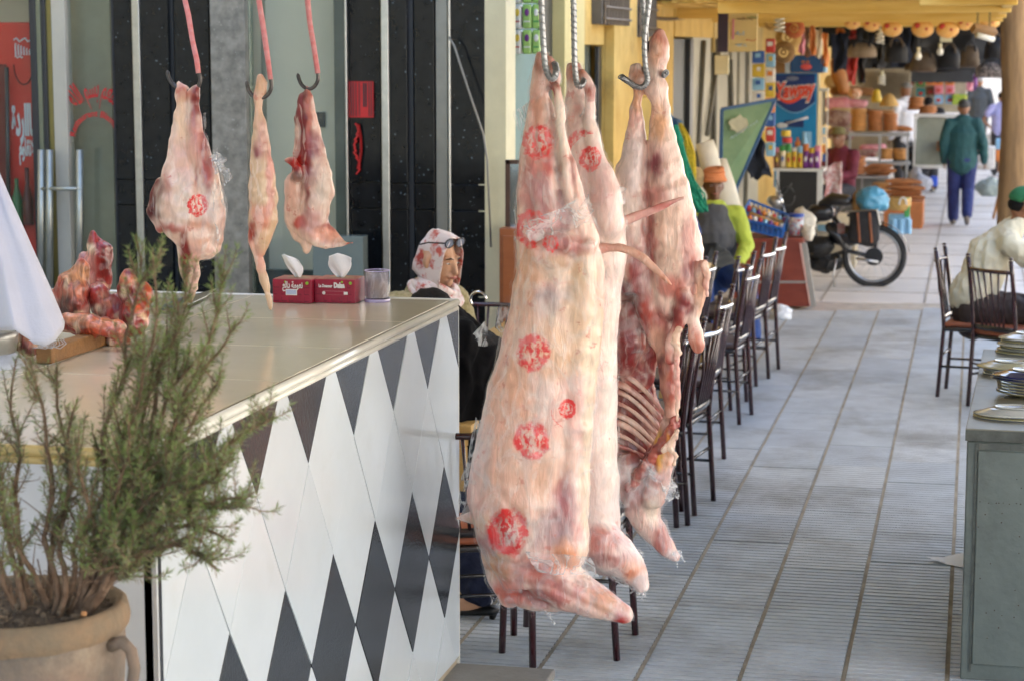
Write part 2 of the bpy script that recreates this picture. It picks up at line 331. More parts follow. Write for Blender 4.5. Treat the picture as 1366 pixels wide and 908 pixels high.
for i in range(-18, 5):
    off = rng.random()*TILE_L
    for j in range(-1, 21):
        x = TX0+i*TILE_W+.017; y = 6.3+j*TILE_L-off
        if y > 18.0 or y < 1.5 or x > 1.5: continue
        if -6 <= i <= 1 and y > 6.0:
            o = bpy.data.objects.new('paving_tile', tm[rng.randrange(3)]); link(o); o.parent = pav
            o.location = Vector((x, y, rng.uniform(-.0015, .0015)))-pav.location; o.rotation_euler = (rng.uniform(-.0015,.0015), rng.uniform(-.0015,.0015), rng.uniform(-.002,.002))
        else:
            k = len(rest.v); rest.v += [v+Vector((x, y, 0)) for v in base_tile.v]; rest.f += [tuple(a+k for a in f) for f in base_tile.f]; rest.mi += base_tile.mi
tag(rest.build('paving', [t_mats[0], GRV], pav), kind='stuff')
m = MB(); rj = random.Random(2)
for i in range(-17, 5):
    x = TX0+i*TILE_W; ys_j = [1.5+.12*k for k in range(138)]
    m.add([(x+.0010+rj.uniform(0,.0012), y, -.0016) for y in ys_j]+[(x+.0160-rj.uniform(0,.0012), y, -.0016) for y in ys_j], [(k, k+138, k+139, k+1) for k in range(137)])
tag(m.build('mortar_joint', mat('tan_mortar', (.34,.29,.215), .95, .3, 6, .6, 90, wpos=True), pav), kind='stuff')
m = MB(); m.box((-6.2, 18.6, -.03), (1.6, 75, .0)); struct(m.build('path', mat('far_paving', 'cfc9c0', .7, .12, 1.5, .2, 30, col2='ded8d0', stain=('9c9284', .8, .52, .7, .5))))
m = MB()   # faint joints of the farther paving
for j in range(30):
    y = 19.4+j*1.25; m.box((-2.6, y, 0), (1.6, y+.025, .004))
for i in range(5): m.box((-2.2+i*.9, 18.62, 0), (-2.18+i*.9, 60, .0035))
struct(m.build('path_joints', mat('path_joint', 'a49a8c', .9)))
m = MB(); m.box((9.5,-14,-.02),(14,75,6.5)); tag(m.build('bounce_building', mat('bounce_white_wall', 'e6e3dc', .9, .08, 1)), 'long white building added unseen across the street to bounce light into the arcade', 'building')  # unseen building added to bounce sunlight into the arcade
m = MB(); m.box((-12,-12,-.02),(-8,YS-.2,14.5)); tag(m.build('shade_building', mat('cream_side_wall', 'cbbf9f', .9, .08, 1)), 'tall cream building added unseen on the left to keep the counter in shade', 'building')  # added out of view to block the sun from the left
# ---- building masses, made taller and wider out of view to shade the arcade
plaster = mat('yellow_plaster', 'd6b465', .85, .1, 2.5, .35, 25, col2='bd9648', stain=('7d6436', 2.2, .56, .72, .5))
GRAN = granite_mat('black_granite', (.010,.011,.012), (.16,.21,.24), 30, .105, .09)
GREY = granite_mat('grey_stone', '8a8478', 'a8a49a', 40, .12, .35)
STEEL = mat('brushed_steel', (.55,.55,.53), .28, .1, 20, metal=1.)
DARKM = mat('dark_metal', (.03,.03,.032), .35, .1, 20)
m = MB(); m.box((-26, YS+2.6, 3.3), (XW-.1, YS+12, 14.0)); m.box((-14, YS+3, -.02), (XW-1.2, YS+12, 3.3))
bldg = m.build('shop_building', plaster); tag(bldg, 'yellow plastered building over the shop front and shutters', 'building')
m = MB(); m.box((-26, YS-.05, 3.0), (XW+.02, YS+2.6, 14.0)); m.build('upper_wall', plaster, bldg)
m = MB(); m.box((-12, YS+12, -.02), (XW-.05, 70, 10.5)); m.build('rear_wall', plaster, bldg)
# ---- shop front (faces the camera) -------------------------------------------------
shop = thing('granite_shop', 'black granite and glass shop front behind the tiled butcher counter', 'shop', (P(330,300,YS).x, YS, 0))
def sp(x0, x1, name, mt, y0=-60, y1=470, Y=YS, d=.06, bevel=.004, parent=shop, z0=None, z1=None):
    a = P(x0, 300, Y).x; b = P(x1, 300, Y).x
    m = MB(); m.box((a, Y, 0 if z0 is None else z0), (b, Y+d, 3.0 if z1 is None else z1)); return m.build(name, mt, parent, bevel=bevel)
zj = [P(600, y, YS).z for y in (395, 281, 246, -60)]
def granite_col(x0, x1, Y=YS, mt=GRAN, d=.08):
    zs = [0, zj[0]]+[zj[1], zj[2], 3.0]
    for a, b in zip(zs[:-1], zs[1:]): sp(x0, x1, 'granite_slab', mt, Y=Y, d=d, z0=a+.003, z1=b-.003, bevel=.002)
sp(-200, 700, 'backing', mat('shop_mortar', (.16,.15,.13), .9), Y=YS+2.4, d=.05)
# black granite columns, grey stone column
granite_col(157, 181); granite_col(193, 230); granite_col(238, 283, YS-.03)
sp(231, 237, 'shadow_gap', DARKM, Y=YS+.03)  # dark strip painted in for the shadow line between the slabs
sp(285, 331, 'stone_pillar', GREY, Y=YS-.06, d=.14)
granite_col(466, 509, YS+.05); granite_col(521, 544); granite_col(554, 580)
granite_col(602, 647, YS-.02)
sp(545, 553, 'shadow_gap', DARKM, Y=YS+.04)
sp(510, 520, 'steel_trim', STEEL, Y=YS-.02); sp(182, 192, 'steel_trim', STEEL, Y=YS-.02, d=.05)
sp(582, 598, 'steel_panel', mat('dull_steel_panel', '8f8d86', .3, .12, 6, metal=.6), Y=YS+.02); sp(598.5, 601.5, 'steel_trim', STEEL, Y=YS-.03)
sp(648, 660, 'steel_panel', mat('dull_steel_panel', '8f8d86'), Y=YS-.01, d=.1)
# recessed interior wall behind the glass
INT = mat('interior_wall', 'd9cbb0', .8, .05, 1.5)
sp(-200, 157, 'interior_wall', INT, Y=YS+1.1, d=.05); sp(330, 470, 'interior_wall', mat('interior_door', 'd9cbb0', .5, .04, 2), Y=YS+.22, d=.05)
sp(352, 358, 'door_joint', mat('door_joint', '8f8b78', .7), Y=YS+.212, d=.01)
m = MB(); a = P(421, 170, YS+.20); b = P(433, 150, YS+.20); m.box(a, (b.x, b.y+.015, b.z)); s_ = m.build('wall_socket', DARKM, shop, bevel=.002)
sp(332, 338, 'steel_trim', mat('reflecting_edge', '9aa08e', .25, .15, 4, metal=.7), Y=YS, d=.05)
sp(448, 462, 'glass_edge', mat('green_glass_edge', '4d544c', .12, .2, 4), Y=YS, d=.05)
sp(462, 465, 'steel_trim', STEEL, Y=YS-.01, d=.05)
# lower counter seen through the glass behind the tissue boxes
m = MB(); rect(m, 338, 362, 448, 402, YS+.12, .05); m.build('lower_door_panel', mat('teal_grey_panel', '39423e', .3, .1, 3), shop)
m = MB(); rect(m, 418, 316, 484, 402, YS-.2, .10); m.build('glass_case_panel', mat('pale_blue_panel', '75807c', .25, .1, 3), shop, bevel=.003)
# left glazing: frames, sliding door, handles
sp(47, 55, 'door_frame', DARKM, Y=YS-.02, d=.08); sp(55.5, 62, 'door_frame', mat('greenish_steel', '80836f', .3, .1, 5, metal=.5), Y=YS-.01, d=.06)
sp(62.5, 68, 'door_frame', DARKM, Y=YS-.02, d=.08); sp(68.5, 76, 'door_frame', mat('brass_frame', '8c7d45', .35, .1, 6, metal=.3), Y=YS, d=.07)
sp(76, 94, 'door_frame', mat('cream_frame', 'b8b09e', .5, .08, 3), Y=YS-.01, d=.09)
sp(155, 157, 'door_frame', DARKM, Y=YS-.01, d=.07)
GL = glass_mat('shop_glass', .03); 
for a_, b_ in ((-190, 47), (94.5, 155), (338.5, 448)): sp(a_, b_, 'window_pane', GL, Y=YS+.03, d=.008, bevel=0)
sp(95, 154, 'reflection_panel', mat('grey_reflection', 'b5a888', .6, .12, 1.2, .1, 9, col2='8f8468'), Y=YS+.25, d=.03)  # panel stands in for the grey-beige reflections in the door glass
m = MB()
for px, y0, y1 in ((55, 200, 395), (66, 200, 395), (106, 200, 395)):
    m.cyl(P(px, y0, YS-.10), P(px, y1, YS-.10), .022, n=12)
m.cyl(P(55, 252, YS-.11), P(108, 252, YS-.11), .012, n=8)
h = m.build('door_handle', mat('satin_handle', (.42,.42,.36), .42, .1, 10, metal=.8), shop, smooth=True)
RED = mat('red_vinyl', (.60,.022,.02), .5, .1, 8)
lettering("\ufeea\ufee0\ufedf\ufe8d \ufee2\ufeb4\ufe91 \ufee2\ufecc\ufec4\ufee3", P(128, 118, YS+.02), .17, RED, shop, width=.37, bend=.19, bold=.002)
lettering("Restaurant Bismillah", P(127, 152, YS+.02), .052, RED, shop, width=.43, bend=.145, bold=.001)
m = MB(); rect(m, 464, 109, 498, 157, YS+.03, .004)
m.build('red_sticker', RED, shop)
m = MB()
for i, x in enumerate((484.5, 487.5)): rect(m, x, 111, x+1.3, 143, YS+.024, .004)
for x in (468, 471, 474.5, 479, 492, 495): rect(m, x, 110, x+.5, 155, YS+.025, .003)
m.build('sticker_print', DARKM, shop)
m = MB()
for k in range(9):
    pts = [P(474+3.5*math.sin(t*.9+k)+k*.6-2*(k > 4), 165+k*7.5+3.5*t, YS+.024) for t in (0, .8, 1.6, 2.2)]
    m.loft(pts, .006, n=5)
for k in (0, 1, 2): m.loft([P(478+6*math.sin(a)-a*1.5, 166+60*a/2.6, YS+.024) for a in (0, .5, 1, 1.5, 2, 2.6)], .008, n=5)
m.build('red_ornament', RED, shop)
m = MB(); m.loft([P(599, 50, YS-.12), P(606, 62, YS-.14), P(628, 130, YS-.16), P(645, 180, YS-.14), P(650, 215, YS-.13), P(655, 330, YS-.12)], .0065, n=6)
tag(m.build('cable', mat('grey_cable', '8a867c', .5), smooth=True), 'thin grey cable hanging slantwise over the black granite pillar', 'cable')
# ---- fridge behind the left glass
fx = P(20, 100, YS+.45)
fr = thing('drinks_fridge', 'red drinks fridge with white Arabic lettering behind the shop glass', 'fridge', (fx.x, YS+.3, 0))
FRED = mat('fridge_red', 'd22a20', .35, .08, 3); Yf = YS+.16
a = P(-60, 30, Yf); b = P(49, 30, Yf); ztop = P(20, 30, Yf).z
m = MB(); m.box((a.x, Yf, .05), (b.x, Yf+.6, ztop)); m.build('body', FRED, fr, bevel=.012)
m = MB(); a = P(-60, 100, Yf); b = P(10, 86, Yf); m.box((a.x, Yf-.03, .1), (b.x, Yf-.002, b.z)); m.build('door', mat('fridge_door', '6e1012', .3, .1, 3), fr, bevel=.01)
m = MB(); m.cyl(P(9, 90, Yf-.05), P(12, 330, Yf-.05), .012); m.build('handle', DARKM, fr, smooth=True)
WH = mat('white_print', (.75,.74,.72), .6, .08, 10)
lettering("\ufe93\ufea9\ufead\ufe8d\ufe8d\ufe8e\ufe91", P(31, 163, Yf-.004), .24, WH, fr, width=.15, bold=.012)
lettering("\ufee1\ufeed\ufe8e\ufed8\ufe97\ufefb", P(36, 198, Yf-.004), .14, WH, fr, width=.10, bold=.006)
m = MB(); c = P(31, 85, Yf-.004); m.loft([c+Vector((.062*math.cos(t), 0, .125*math.sin(t))) for t in [math.pi*(1.02+.96*i/18) for i in range(19)]], .004, n=5)
m.build('emblem_ring', mat('fridge_dark_red', '4a0a0c', .5), fr)
m = MB(); c = P(30, 66, Yf-.004)
for k in range(6):
    m.loft([c+Vector((-.045+.018*k+.004*math.sin(3*t), 0, -.035+.07*t/3*(1-.1*k))) for t in (0, 1, 2, 3)], .0045, n=5)
m.loft([c+Vector((-.055+.11*t/6, 0, .055+.012*math.sin(t*2.1))) for t in range(7)], .005, n=5)
m.loft([c+Vector((-.05+.05*t/6, 0, -.045+.008*math.sin(t*2.1))) for t in range(7)], .004, n=5)
m.build('emblem_script', WH, fr)
m = MB(); rect(m, 17, 262, 29, 300, Yf-.006, .004); 
m.build('bottle_print_green', mat('bottle_green', '3f6a3c', .4), fr)
m = MB(); m.lathe(P(24, 305, Yf-.05), [(.03,0),(.032,.16),(.012,.25),(.012,.30),(0,.30)], 12); m.build('green_bottle', mat('bottle_green', '3f6a3c', .4), fr, smooth=True)
m = MB(); m.lathe(P(38, 300, Yf-.05), [(.03,0),(.032,.14),(.013,.24),(.013,.34),(0,.34)], 12); m.build('brown_bottle', mat('bottle_brown', '5a1a16', .3), fr, smooth=True)
# ================================================================ side wall of the arcade
Wq = lambda px, py: PX(px, py, XW)
yl = lambda px: Wq(px, 67).y
wall = thing('yellow_wall', 'yellow plastered arcade wall with doors and grilled windows behind the carcasses', 'wall', (XW, 16, 0))
zt = 2.95
def wp(x0, x1, name, mt, z0=0., z1=zt, d0=0., d1=.05, parent=wall, bevel=.004):
    ya, yb = yl(x0), yl(x1); m = MB(); m.box((XW-d0, ya, z0), (XW+d1, yb, z1)); return m.build(name, mt, parent, bevel=bevel)
CREAM = mat('cream_plaster', 'd6cda8', .8, .08, 3, .2, 20)
GREEN = mat('green_grey_paint', '5d7a72', .6, .1, 3)
wp(661, 674, 'pilaster', CREAM, d0=.1, d1=.06)
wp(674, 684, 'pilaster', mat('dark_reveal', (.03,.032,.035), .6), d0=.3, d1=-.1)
wp(684, 736, 'green_panel', GREEN, d0=.12, d1=-.02, z0=1.55)
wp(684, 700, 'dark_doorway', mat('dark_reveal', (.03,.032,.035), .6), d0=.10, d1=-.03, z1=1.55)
wp(700, 722, 'green_panel', GREEN, d0=.12, d1=-.02, z1=1.55)
wp(722, 737, 'dark_strip', DARKM, d0=.08, d1=.0)
wp(737, 764, 'pilaster', mat('pale_yellow', 'c9b87c', .85, .08, 3, .2, 20), d0=.1, d1=.08)
wp(764, 800, 'lintel', plaster, z0=Wq(780, 60).z, d0=.1, d1=.03)
wp(764, 800, 'glass_door', mat('grey_green_glass', '6f7568', .2, .15, 3), z1=Wq(780, 60).z, d0=.1, d1=-.06)
wp(797, 801, 'door_frame', DARKM, z1=Wq(780, 62).z, d0=.02, d1=.01)
wp(801, 894, 'plaster_wall', plaster, d0=.1, d1=.03)
wp(801, 833, 'pilaster', plaster, d0=-.031, d1=.10)
wp(840, 868, 'niche_panel', mat('niche_yellow', 'b99f55', .85, .1, 3), z0=.3, z1=Wq(850, 130).z, d0=-.031, d1=.06)
for x0, x1, y0, y1 in ((783, 819, -12, 34), (832, 856, -25, 50), (893, 930, -10, 6), (862, 890, -18, 6)):
    zb, zu = Wq((x0+x1)/2, y1).z, min(2.9, Wq((x0+x1)/2, y0).z)
    w = wp(x0, x1, 'window', mat('dim_window', (.09,.08,.065), .5), z0=zb, z1=zu, d0=-.02, d1=.104)
    m = MB(); ya, yb = yl(x0), yl(x1)
    for k in range(9):
        y = ya+(yb-ya)*(k+.5)/9; m.cyl((XW+.115, y, zb), (XW+.115, y, zu), .014, n=5)
    for k in range(3): z = zb+(zu-zb)*(k+.5)/3; m.cyl((XW+.125, ya, z), (XW+.125, yb, z), .01, n=5)
    m.build('grille', mat('rusty_grille', (.16,.12,.08), .7), w)
wp(894, 917, 'dark_shutter', mat('dark_shutter', '3d4240', .5, .15, 3), z1=Wq(905, 52).z, d0=.1, d1=-.02)
wp(894, 946, 'lintel', plaster, z0=Wq(920, 50).z, d0=.1, d1=.04)
wp(917, 921, 'door_frame', DARKM, z1=Wq(905, 52).z, d0=.02, d1=.03)
PGR = mat('pale_grey_door', 'a9a491', .6, .1, 2)
xs = [921, 945.5, 951, 969, 974, 981, 985, 992, 998, 1012]
for i, (a_, b_) in enumerate(zip(xs[:-1], xs[1:])):
    top = Wq(930, 50 if i < 2 else 70).z
    if i % 2 == 0: wp(a_, b_, 'door_panel', PGR, z1=top, d0=.05, d1=.02)
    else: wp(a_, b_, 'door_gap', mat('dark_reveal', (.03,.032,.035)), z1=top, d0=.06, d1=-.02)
wp(946, 1012, 'lintel', mat('rough_beam', 'b49a5e', .8, .2, 4), z0=Wq(930, 70).z, d0=.05, d1=.05)
m = MB()
for px, y0, y1, px2 in ((932, 55, 240, 921), (948, 52, 235, 944), (955, 52, 180, 935), (968, 80, 230, 972)):
    m.cyl(Wq(px, y0)+Vector((.05, 0, 0)), Wq(px2, y1)+Vector((.06, 0, 0)), .025, n=8)
tag(m.build('metal_poles', mat('dull_pole', '5d5a50', .5, .2, 4), wall, smooth=True))
m = MB(); 
for k in range(14): 
    p_ = Wq(862+k*3.2, 24); m.ball(p_+Vector((.06, 0, -.012*math.sin(k*math.pi/13))), (.012, .05, .016), 6, 4)
tag(m.build('chain', mat('rusty_grille', (.16,.12,.08)), smooth=True), 'rusty chain looped along the yellow wall above the shutters', 'chain')
# ---- roof
ROOFM = mat('yellow_roof_wood', 'd9ad4c', .75, .12, 3, .4, 22, col2='eecb77', stretch=(.3, 3, 3))
roof = thing('arcade_roof', 'yellow wooden board ceiling with cross beams over the arcade', 'roof', (-1.2, 18, 2.5))
XR = .18
nb = 26
for k in range(nb):
    x0 = XW-.05+(XR-XW+.05)*k/nb; x1 = XW-.05+(XR-XW+.05)*(k+1)/nb-.008
    ys0 = 17.0-4.7*(k/nb); m = MB(); m.box((x0, ys0, 2.56+.006*(k % 2)), (x1, 25.6, 2.585+.006*(k % 2))); m.build('ceiling_board', ROOFM, roof)
for y in (13.2, 15.8, 18.4, 21.0, 23.6, 25.4):
    m = MB(); m.box((max(XW, XW+(17.0-y)/4.7*(XR-XW)), y, 2.47), (XR+.05, y+.10, 2.56)); m.build('beam', ROOFM, roof, bevel=.006)
m = MB(); m.box((XR-.02, 12.4, 2.50), (XR+.05, 25.6, 2.59)); m.build('edge_beam', ROOFM, roof, bevel=.006)
m = MB(); m.add([(XW-.05,17,2.61),(XR+.1,12.3,2.61),(XR+.1,42,2.61),(XW-.05,42,2.61),(XW-.05,17,2.64),(XR+.1,12.3,2.64),(XR+.1,42,2.64),(XW-.05,42,2.64)], [(0,3,2,1),(4,5,6,7),(0,1,5,4),(1,2,6,5),(2,3,7,6),(3,0,4,7)]); m.build('roof_covering', mat('roof_sheet', (.2,.19,.17), .8), roof)
m = MB(); 
pts = [P(x, y, 20.2) for x, y in ((1010, 12), (1060, 12), (1120, 13), (1180, 14), (1240, 11), (1290, 8), (1338, 3))]
m.loft([p+Vector((0, 0, 0)) for p in pts], .02, n=6)
tag(m.build('blue_cable', mat('pale_blue_cable', '9db0c4', .5), smooth=True), 'pale blue cable strung under the yellow arcade ceiling', 'cable')
AWM = mat('shade_roof_reed', (.42,.36,.27), .95, .25, 4)
m = MB(); m.box((-2.2, -.5, 2.80), (1.5, 11.3, 2.84)); shade_roof = tag(m.build('awning', AWM), 'brown reed awning added unseen above the picture to shade the near end of the aisle', 'awning')  # unseen roof added to keep the near floor in shade
for y in (-.4, 2.5, 5.4, 8.3, 11.2):
    m = MB(); m.box((-2.2, y, 2.72), (1.5, y+.06, 2.799)); m.build('batten', AWM, shade_roof)
# ---- pole on the right
pb = Vector((P(1354.5, 100, 26).x, 26, 0))
m = MB(); nn_ = 16
zs = [i*.2 for i in range(nn_)]
m.loft([pb+Vector((.02*math.sin(z*1.3)-.012*z, 0, z)) for z in zs], [.165+.008*math.sin(z*3.1)-.004*z for z in zs], n=16)
tag(m.build('wooden_pole', mat('bare_trunk_wood', '9a7a50', .8, .25, 3, .7, 14, col2='6f5435', stretch=(5, 5, .5)), smooth=True), 'thick bare wooden trunk used as the roof post at the right edge', 'pole')
# ================================================================ COUNTER
CZ = 1.337; CX = -1.7476; CY0, CY1 = 4.21, 7.067; CX2 = -5.4
counter = thing('butcher_counter', 'butcher counter with beige tiled top and black and white diamond tiled front', 'counter', ((CX+CX2)/2, (CY0+CY1)/2, 0))
m = MB(); m.box((CX2, CY0+.012, 0), (CX-.006, CY1-.006, CZ-.03)); m.build('core', mat('grout', '9b8f7a', .9, .1, 20), counter)
TW = mat('white_tile', 'ccd4d9', .14, .03, 3, spec=.6, coat=.3, stain=('b9b6ac', 2.2, .56, .8, .35)); TW2 = mat('white_tile_tint', 'c4cdd3', .18, .03, 4, spec=.6, coat=.2, stain=('b9b6ac', 2.2, .56, .8, .4)); rgt = random.Random(6); TB = mat('black_tile', (.022,.026,.031), .16, .45, 26, spec=.6, bump=.12, bs=90)  # white tiles differ slightly in tint at random
hy, hz, zc0 = .2135, .2700, .7900
def clip(poly, ax, lim, keep_less):
    out = []
    for i in range(len(poly)):
        a, b = poly[i], poly[(i+1) % len(poly)]; ia = (a[ax] <= lim) == keep_less; ib = (b[ax] <= lim) == keep_less
        if ia: out.append(a)
        if ia != ib:
            t = (lim-a[ax])/(b[ax]-a[ax]); out.append((a[0]+(b[0]-a[0])*t, a[1]+(b[1]-a[1])*t))
    return out
ztop = CZ-.034; z0f = 1.3366-.002
zrow = [-.02, .250, .520, .790, 1.085, 1.36]    # lattice levels
ycol = lambda c: 6.857-.2135*c                  # lattice columns, 0 = nearest the far end
for r in range(6):
    for c in range(-2, 14):
        if (r+c) % 2: continue
        cy = ycol(c); cz = zrow[r]
        up = zrow[r+1]-cz if r < 5 else .27; dn = cz-zrow[r-1] if r > 0 else .27; g = .0022
        poly = [(cy-.2135+g*.7, cz), (cy, cz-dn+g*2), (cy+.2135-g*.7, cz), (cy, cz+up-g*2)]
        for ax, lim, kl in ((0, CY1-.004, True), (0, CY0+.004, False), (1, ztop, True), (1, .06, False)):
            poly = clip(poly, ax, lim, kl) if poly else poly
        if len(poly) < 3: continue
        black = (r == 5) or (r == 2)
        m = MB(); n = len(poly); x = CX-.006; e_ = rgt.uniform(-.0012, .0012); e2 = rgt.uniform(-.0008, .0008)
        m.add([(x, y, z) for y, z in poly]+[(CX+.004+e_+e2*(y-cy)*8, y, z) for y, z in poly], [tuple(range(n, 2*n))]+[(i, (i+1) % n, n+(i+1) % n, n+i) for i in range(n)])
        m.build('tile', TB if black else rgt.choice((TW, TW, TW2)), counter, bevel=.0012)
# near face: metal corner, dark strip, white panel
m = MB(); x1 = P(232, 700, CY0).x; xa = P(211, 700, CY0).x; xb = P(203, 700, CY0).x
m.box((xa, CY0-.004, 0), (CX-.002, CY0+.012, CZ-.034)); m.build('dark_edge_tile', TB, counter)
m = MB(); m.box((xb, CY0-.012, 0), (xa-.001, CY0+.012, CZ-.034)); m.build('steel_corner', mat('bright_aluminium', (.85,.85,.84), .2, .05, 10, metal=.6), counter, bevel=.002)
for k in range(3):
    m = MB(); m.box((CX2+ (xb-CX2)*k/3+.002, CY0-.004, 0), (CX2+(xb-CX2)*(k+1)/3-.002, CY0+.012, CZ-.034)); m.build('front_panel', mat('white_panel', 'c9cacc', .3, .06, 3), counter)
# top tiles
TT = mat('beige_top_tile', 'c9bfa6', .20, .06, 2.5, spec=.5, coat=.25)
xs_ = [CX-.02-.72*i for i in range(6)]; ys_ = [CY1-.02, CY1-.62, CY1-1.24, CY1-1.86, CY1-2.48, CY0+.02]
for i in range(5):
    for j in range(5):
        m = MB(); m.box((xs_[i+1]+.0025, ys_[j+1]+.0025, CZ-.03), (xs_[i]-.0025, ys_[j]-.0025, CZ)); m.build('top_tile', TT, counter, bevel=.0015)
m = MB(); m.box((CX2, CY0+.02, CZ-.03), (CX-.02, CY1-.02, CZ-.003)); m.build('top_grout', mat('grout_dark', '7d7260', .9), counter)
EDG = mat('pale_edge_trim', 'd8d6cb', .22, .06, 8, coat=.4)
def trim(a, b, nrm):
    m = MB(); a = Vector(a); b = Vector(b); nrm = Vector(nrm)
    for k, (o, z, r) in enumerate(((.006, CZ-.009, .0125), (.004, CZ-.030, .010))):
        m.loft([a+nrm*o+Vector((0,0,z)), b+nrm*o+Vector((0,0,z))], r, n=10)
    return m
trim((CX-.008, CY0, 0), (CX-.008, CY1, 0), (1, 0, 0)).build('edge_trim', EDG, counter, smooth=True)
trim((CX2, CY0+.006, 0), (CX, CY0+.006, 0), (0, -1, 0)).build('edge_trim', mat('yellowed_edge_trim', 'b3a06b', .4, .15, 8), counter, smooth=True)
trim((CX2, CY1-.006, 0), (CX, CY1-.006, 0), (0, 1, 0)).build('edge_trim', EDG, counter, smooth=True)
m = MB(); m.box((CX+.002, CY1+.001, 0), (CX-.02, CY1+.012, CZ-.03)); m.build('corner_strip', mat('pale_edge_trim', 'd8d6cb'), counter)
m = MB(); m.box((CX-.05, 4.0, -.012), (CX+.35, G(660, 897).y, .03)); struct(m.build('curb', mat('concrete_curb', '8c8880', .9, .12, 8, .4, 60), bevel=.006))
# ================================================================ MEAT
FAT, PINK, REDM, CREAMF, GREYP, DARKR, ORNG = (.80,.60,.49), (.72,.32,.28), (.34,.045,.04), (.76,.56,.36), (.50,.36,.36), (.16,.02,.018), (.68,.27,.10)
CREAMY = (.78,.60,.46)
RAW = meat_mat('raw_meat_surface', .32, .4, .14, .75, 1.2, .5, .45)
def chain(mb, rows, Y, dep=.8, n=16, dY=0., flat=False):
    pts = [P(r[0], r[1], Y+dY+(r[3] if len(r) > 3 else 0)) for r in rows]
    ru = [r[2]*Y/FPX for r in rows]; rv = [u*(rows[i][4] if len(rows[i]) > 4 else dep) for i, u in enumerate(ru)]
    mb.loft(pts, ru, rv, side=_R, n=n, round_cap=not flat)
def mixc(a, b, t): return tuple(x+(y-x)*t for x, y in zip(a, b))
def sm(a, b, x): t = max(0., min(1., (x-a)/(b-a))); return t*t*(3-2*t)
def paint(o, base, patches, stamps=(), seed=0, vary=.5, second=PINK, freq=9.):
    me = o.data; off = wloc(o); nv = len(me.vertices); cols = []; st = []
    for v in me.vertices:
        w = v.co+off; x, y = proj(w); q = Vector((w.x*freq, w.y*freq, w.z*freq*.45))+Vector((seed*3.1, 0, 0))
        wx = 5*noise.noise(w*30+Vector((seed,0,0))); wy = 5*noise.noise(w*30+Vector((0,seed,9)))
        c = mixc(base, second, sm(-.05, .5, noise.noise(q)+.35*noise.noise(q*2.9))*vary)
        vn_ = 1-abs(noise.noise(Vector((w.x*14, w.y*14, w.z*5))+noise.noise_vector(w*6)*1.4+Vector((seed, 0, 0))))*9
        if vn_ > 0: c = mixc(c, (.88,.76,.64), vn_*.35)
        for (cx, cy, rx, ry, col, k) in patches:
            d = math.hypot((x-cx+wx)/rx, (y-cy+wy)/ry)
            if d < 1.3: c = mixc(c, (col[0]**1.45, col[1]**1.5, col[2]**1.5), min(1, k*1.25)*sm(1.3, .3, d+.45*noise.noise(q*2.6)+.15*noise.noise(q*9)))
        cols += [c[0], c[1], c[2], 1.]
        s = (9., 9., 0.)
        for i, (cx, cy, r) in enumerate(stamps):
            a, b = (x-cx)/r, (y-cy)/(r*1.12)
            if a*a+b*b < 4: s = (a, b, i*3.7)
        st += s
    a = me.attributes.new('tint', 'FLOAT_COLOR', 'POINT'); a.data.foreach_set('color', cols)
    b = me.attributes.new('stamp', 'FLOAT_VECTOR', 'POINT'); b.data.foreach_set('vector', st)
FILM = film_mat('clear_plastic_film', .015, .22, 10, rough=.12, stretch=(1,1,.6))
FILM2 = film_mat('crumpled_plastic_film', .16, .5, 16, rough=.14, stretch=(1,1,1))
BEEF = meat_mat('beef_surface', .28, .5, .10, .45, 1.5, .9, .3)
def wrap(o, name='plastic_wrap', keep=None, off=.004, amp=.007, seed=0, parent=None):
    """thin wrinkled plastic film that follows the body"""
    src = o.data; base = wloc(o); ok = []
    idx = {}
    vs = []
    for v in src.vertices:
        w = v.co+base; x, y = proj(w)
        if keep is None or keep(x, y, w):
            q = Vector((w.x*9, w.y*9, w.z*5))+Vector((seed*9., 0, 0)); q += noise.noise_vector(q*.7)*.8; r = 1-abs(noise.noise(q))*3.; r2 = 1-abs(noise.noise(q*2.1))*3.
            idx[v.index] = len(vs); vs.append(w+v.normal*(off+amp*max(0, r)**3+amp*.4*max(0, r2)**3))
    fs = [tuple(idx[i] for i in p.vertices) for p in src.polygons if all(i in idx for i in p.vertices)]
    m = MB(); m.add(vs, fs); return m.build(name, FILM, parent, smooth=True)
def flap(px_pts, Y, parent, seed=0, amp=.02, name='plastic_flap', mt=None, n=20, thick=0., dY=.05):
    """crumpled sheet spanned between four photo points"""
    a, b, c, d = [P(x, y, Y+(dY if i in (1, 2) else 0)) for i, (x, y) in enumerate(px_pts)]
    def fn(u, v):
        u2 = u+.06*noise.noise(Vector((v*5, seed, 1)))*(u > 0); v2 = v+.10*noise.noise(Vector((u*5, seed, 4)))*(v > .5)
        p = (a*(1-u2)+b*u2)*(1-v2)+(d*(1-u2)+c*u2)*v2
        return p+noise.noise_vector(Vector((u*3.2+seed, v*3.2, seed*2)))*amp+noise.noise_vector(Vector((u*8+seed, v*8, seed*2)))*amp*.3
    m = MB(); m.sheet(fn, n, n); return m.build(name, mt or FILM2, parent, smooth=True)
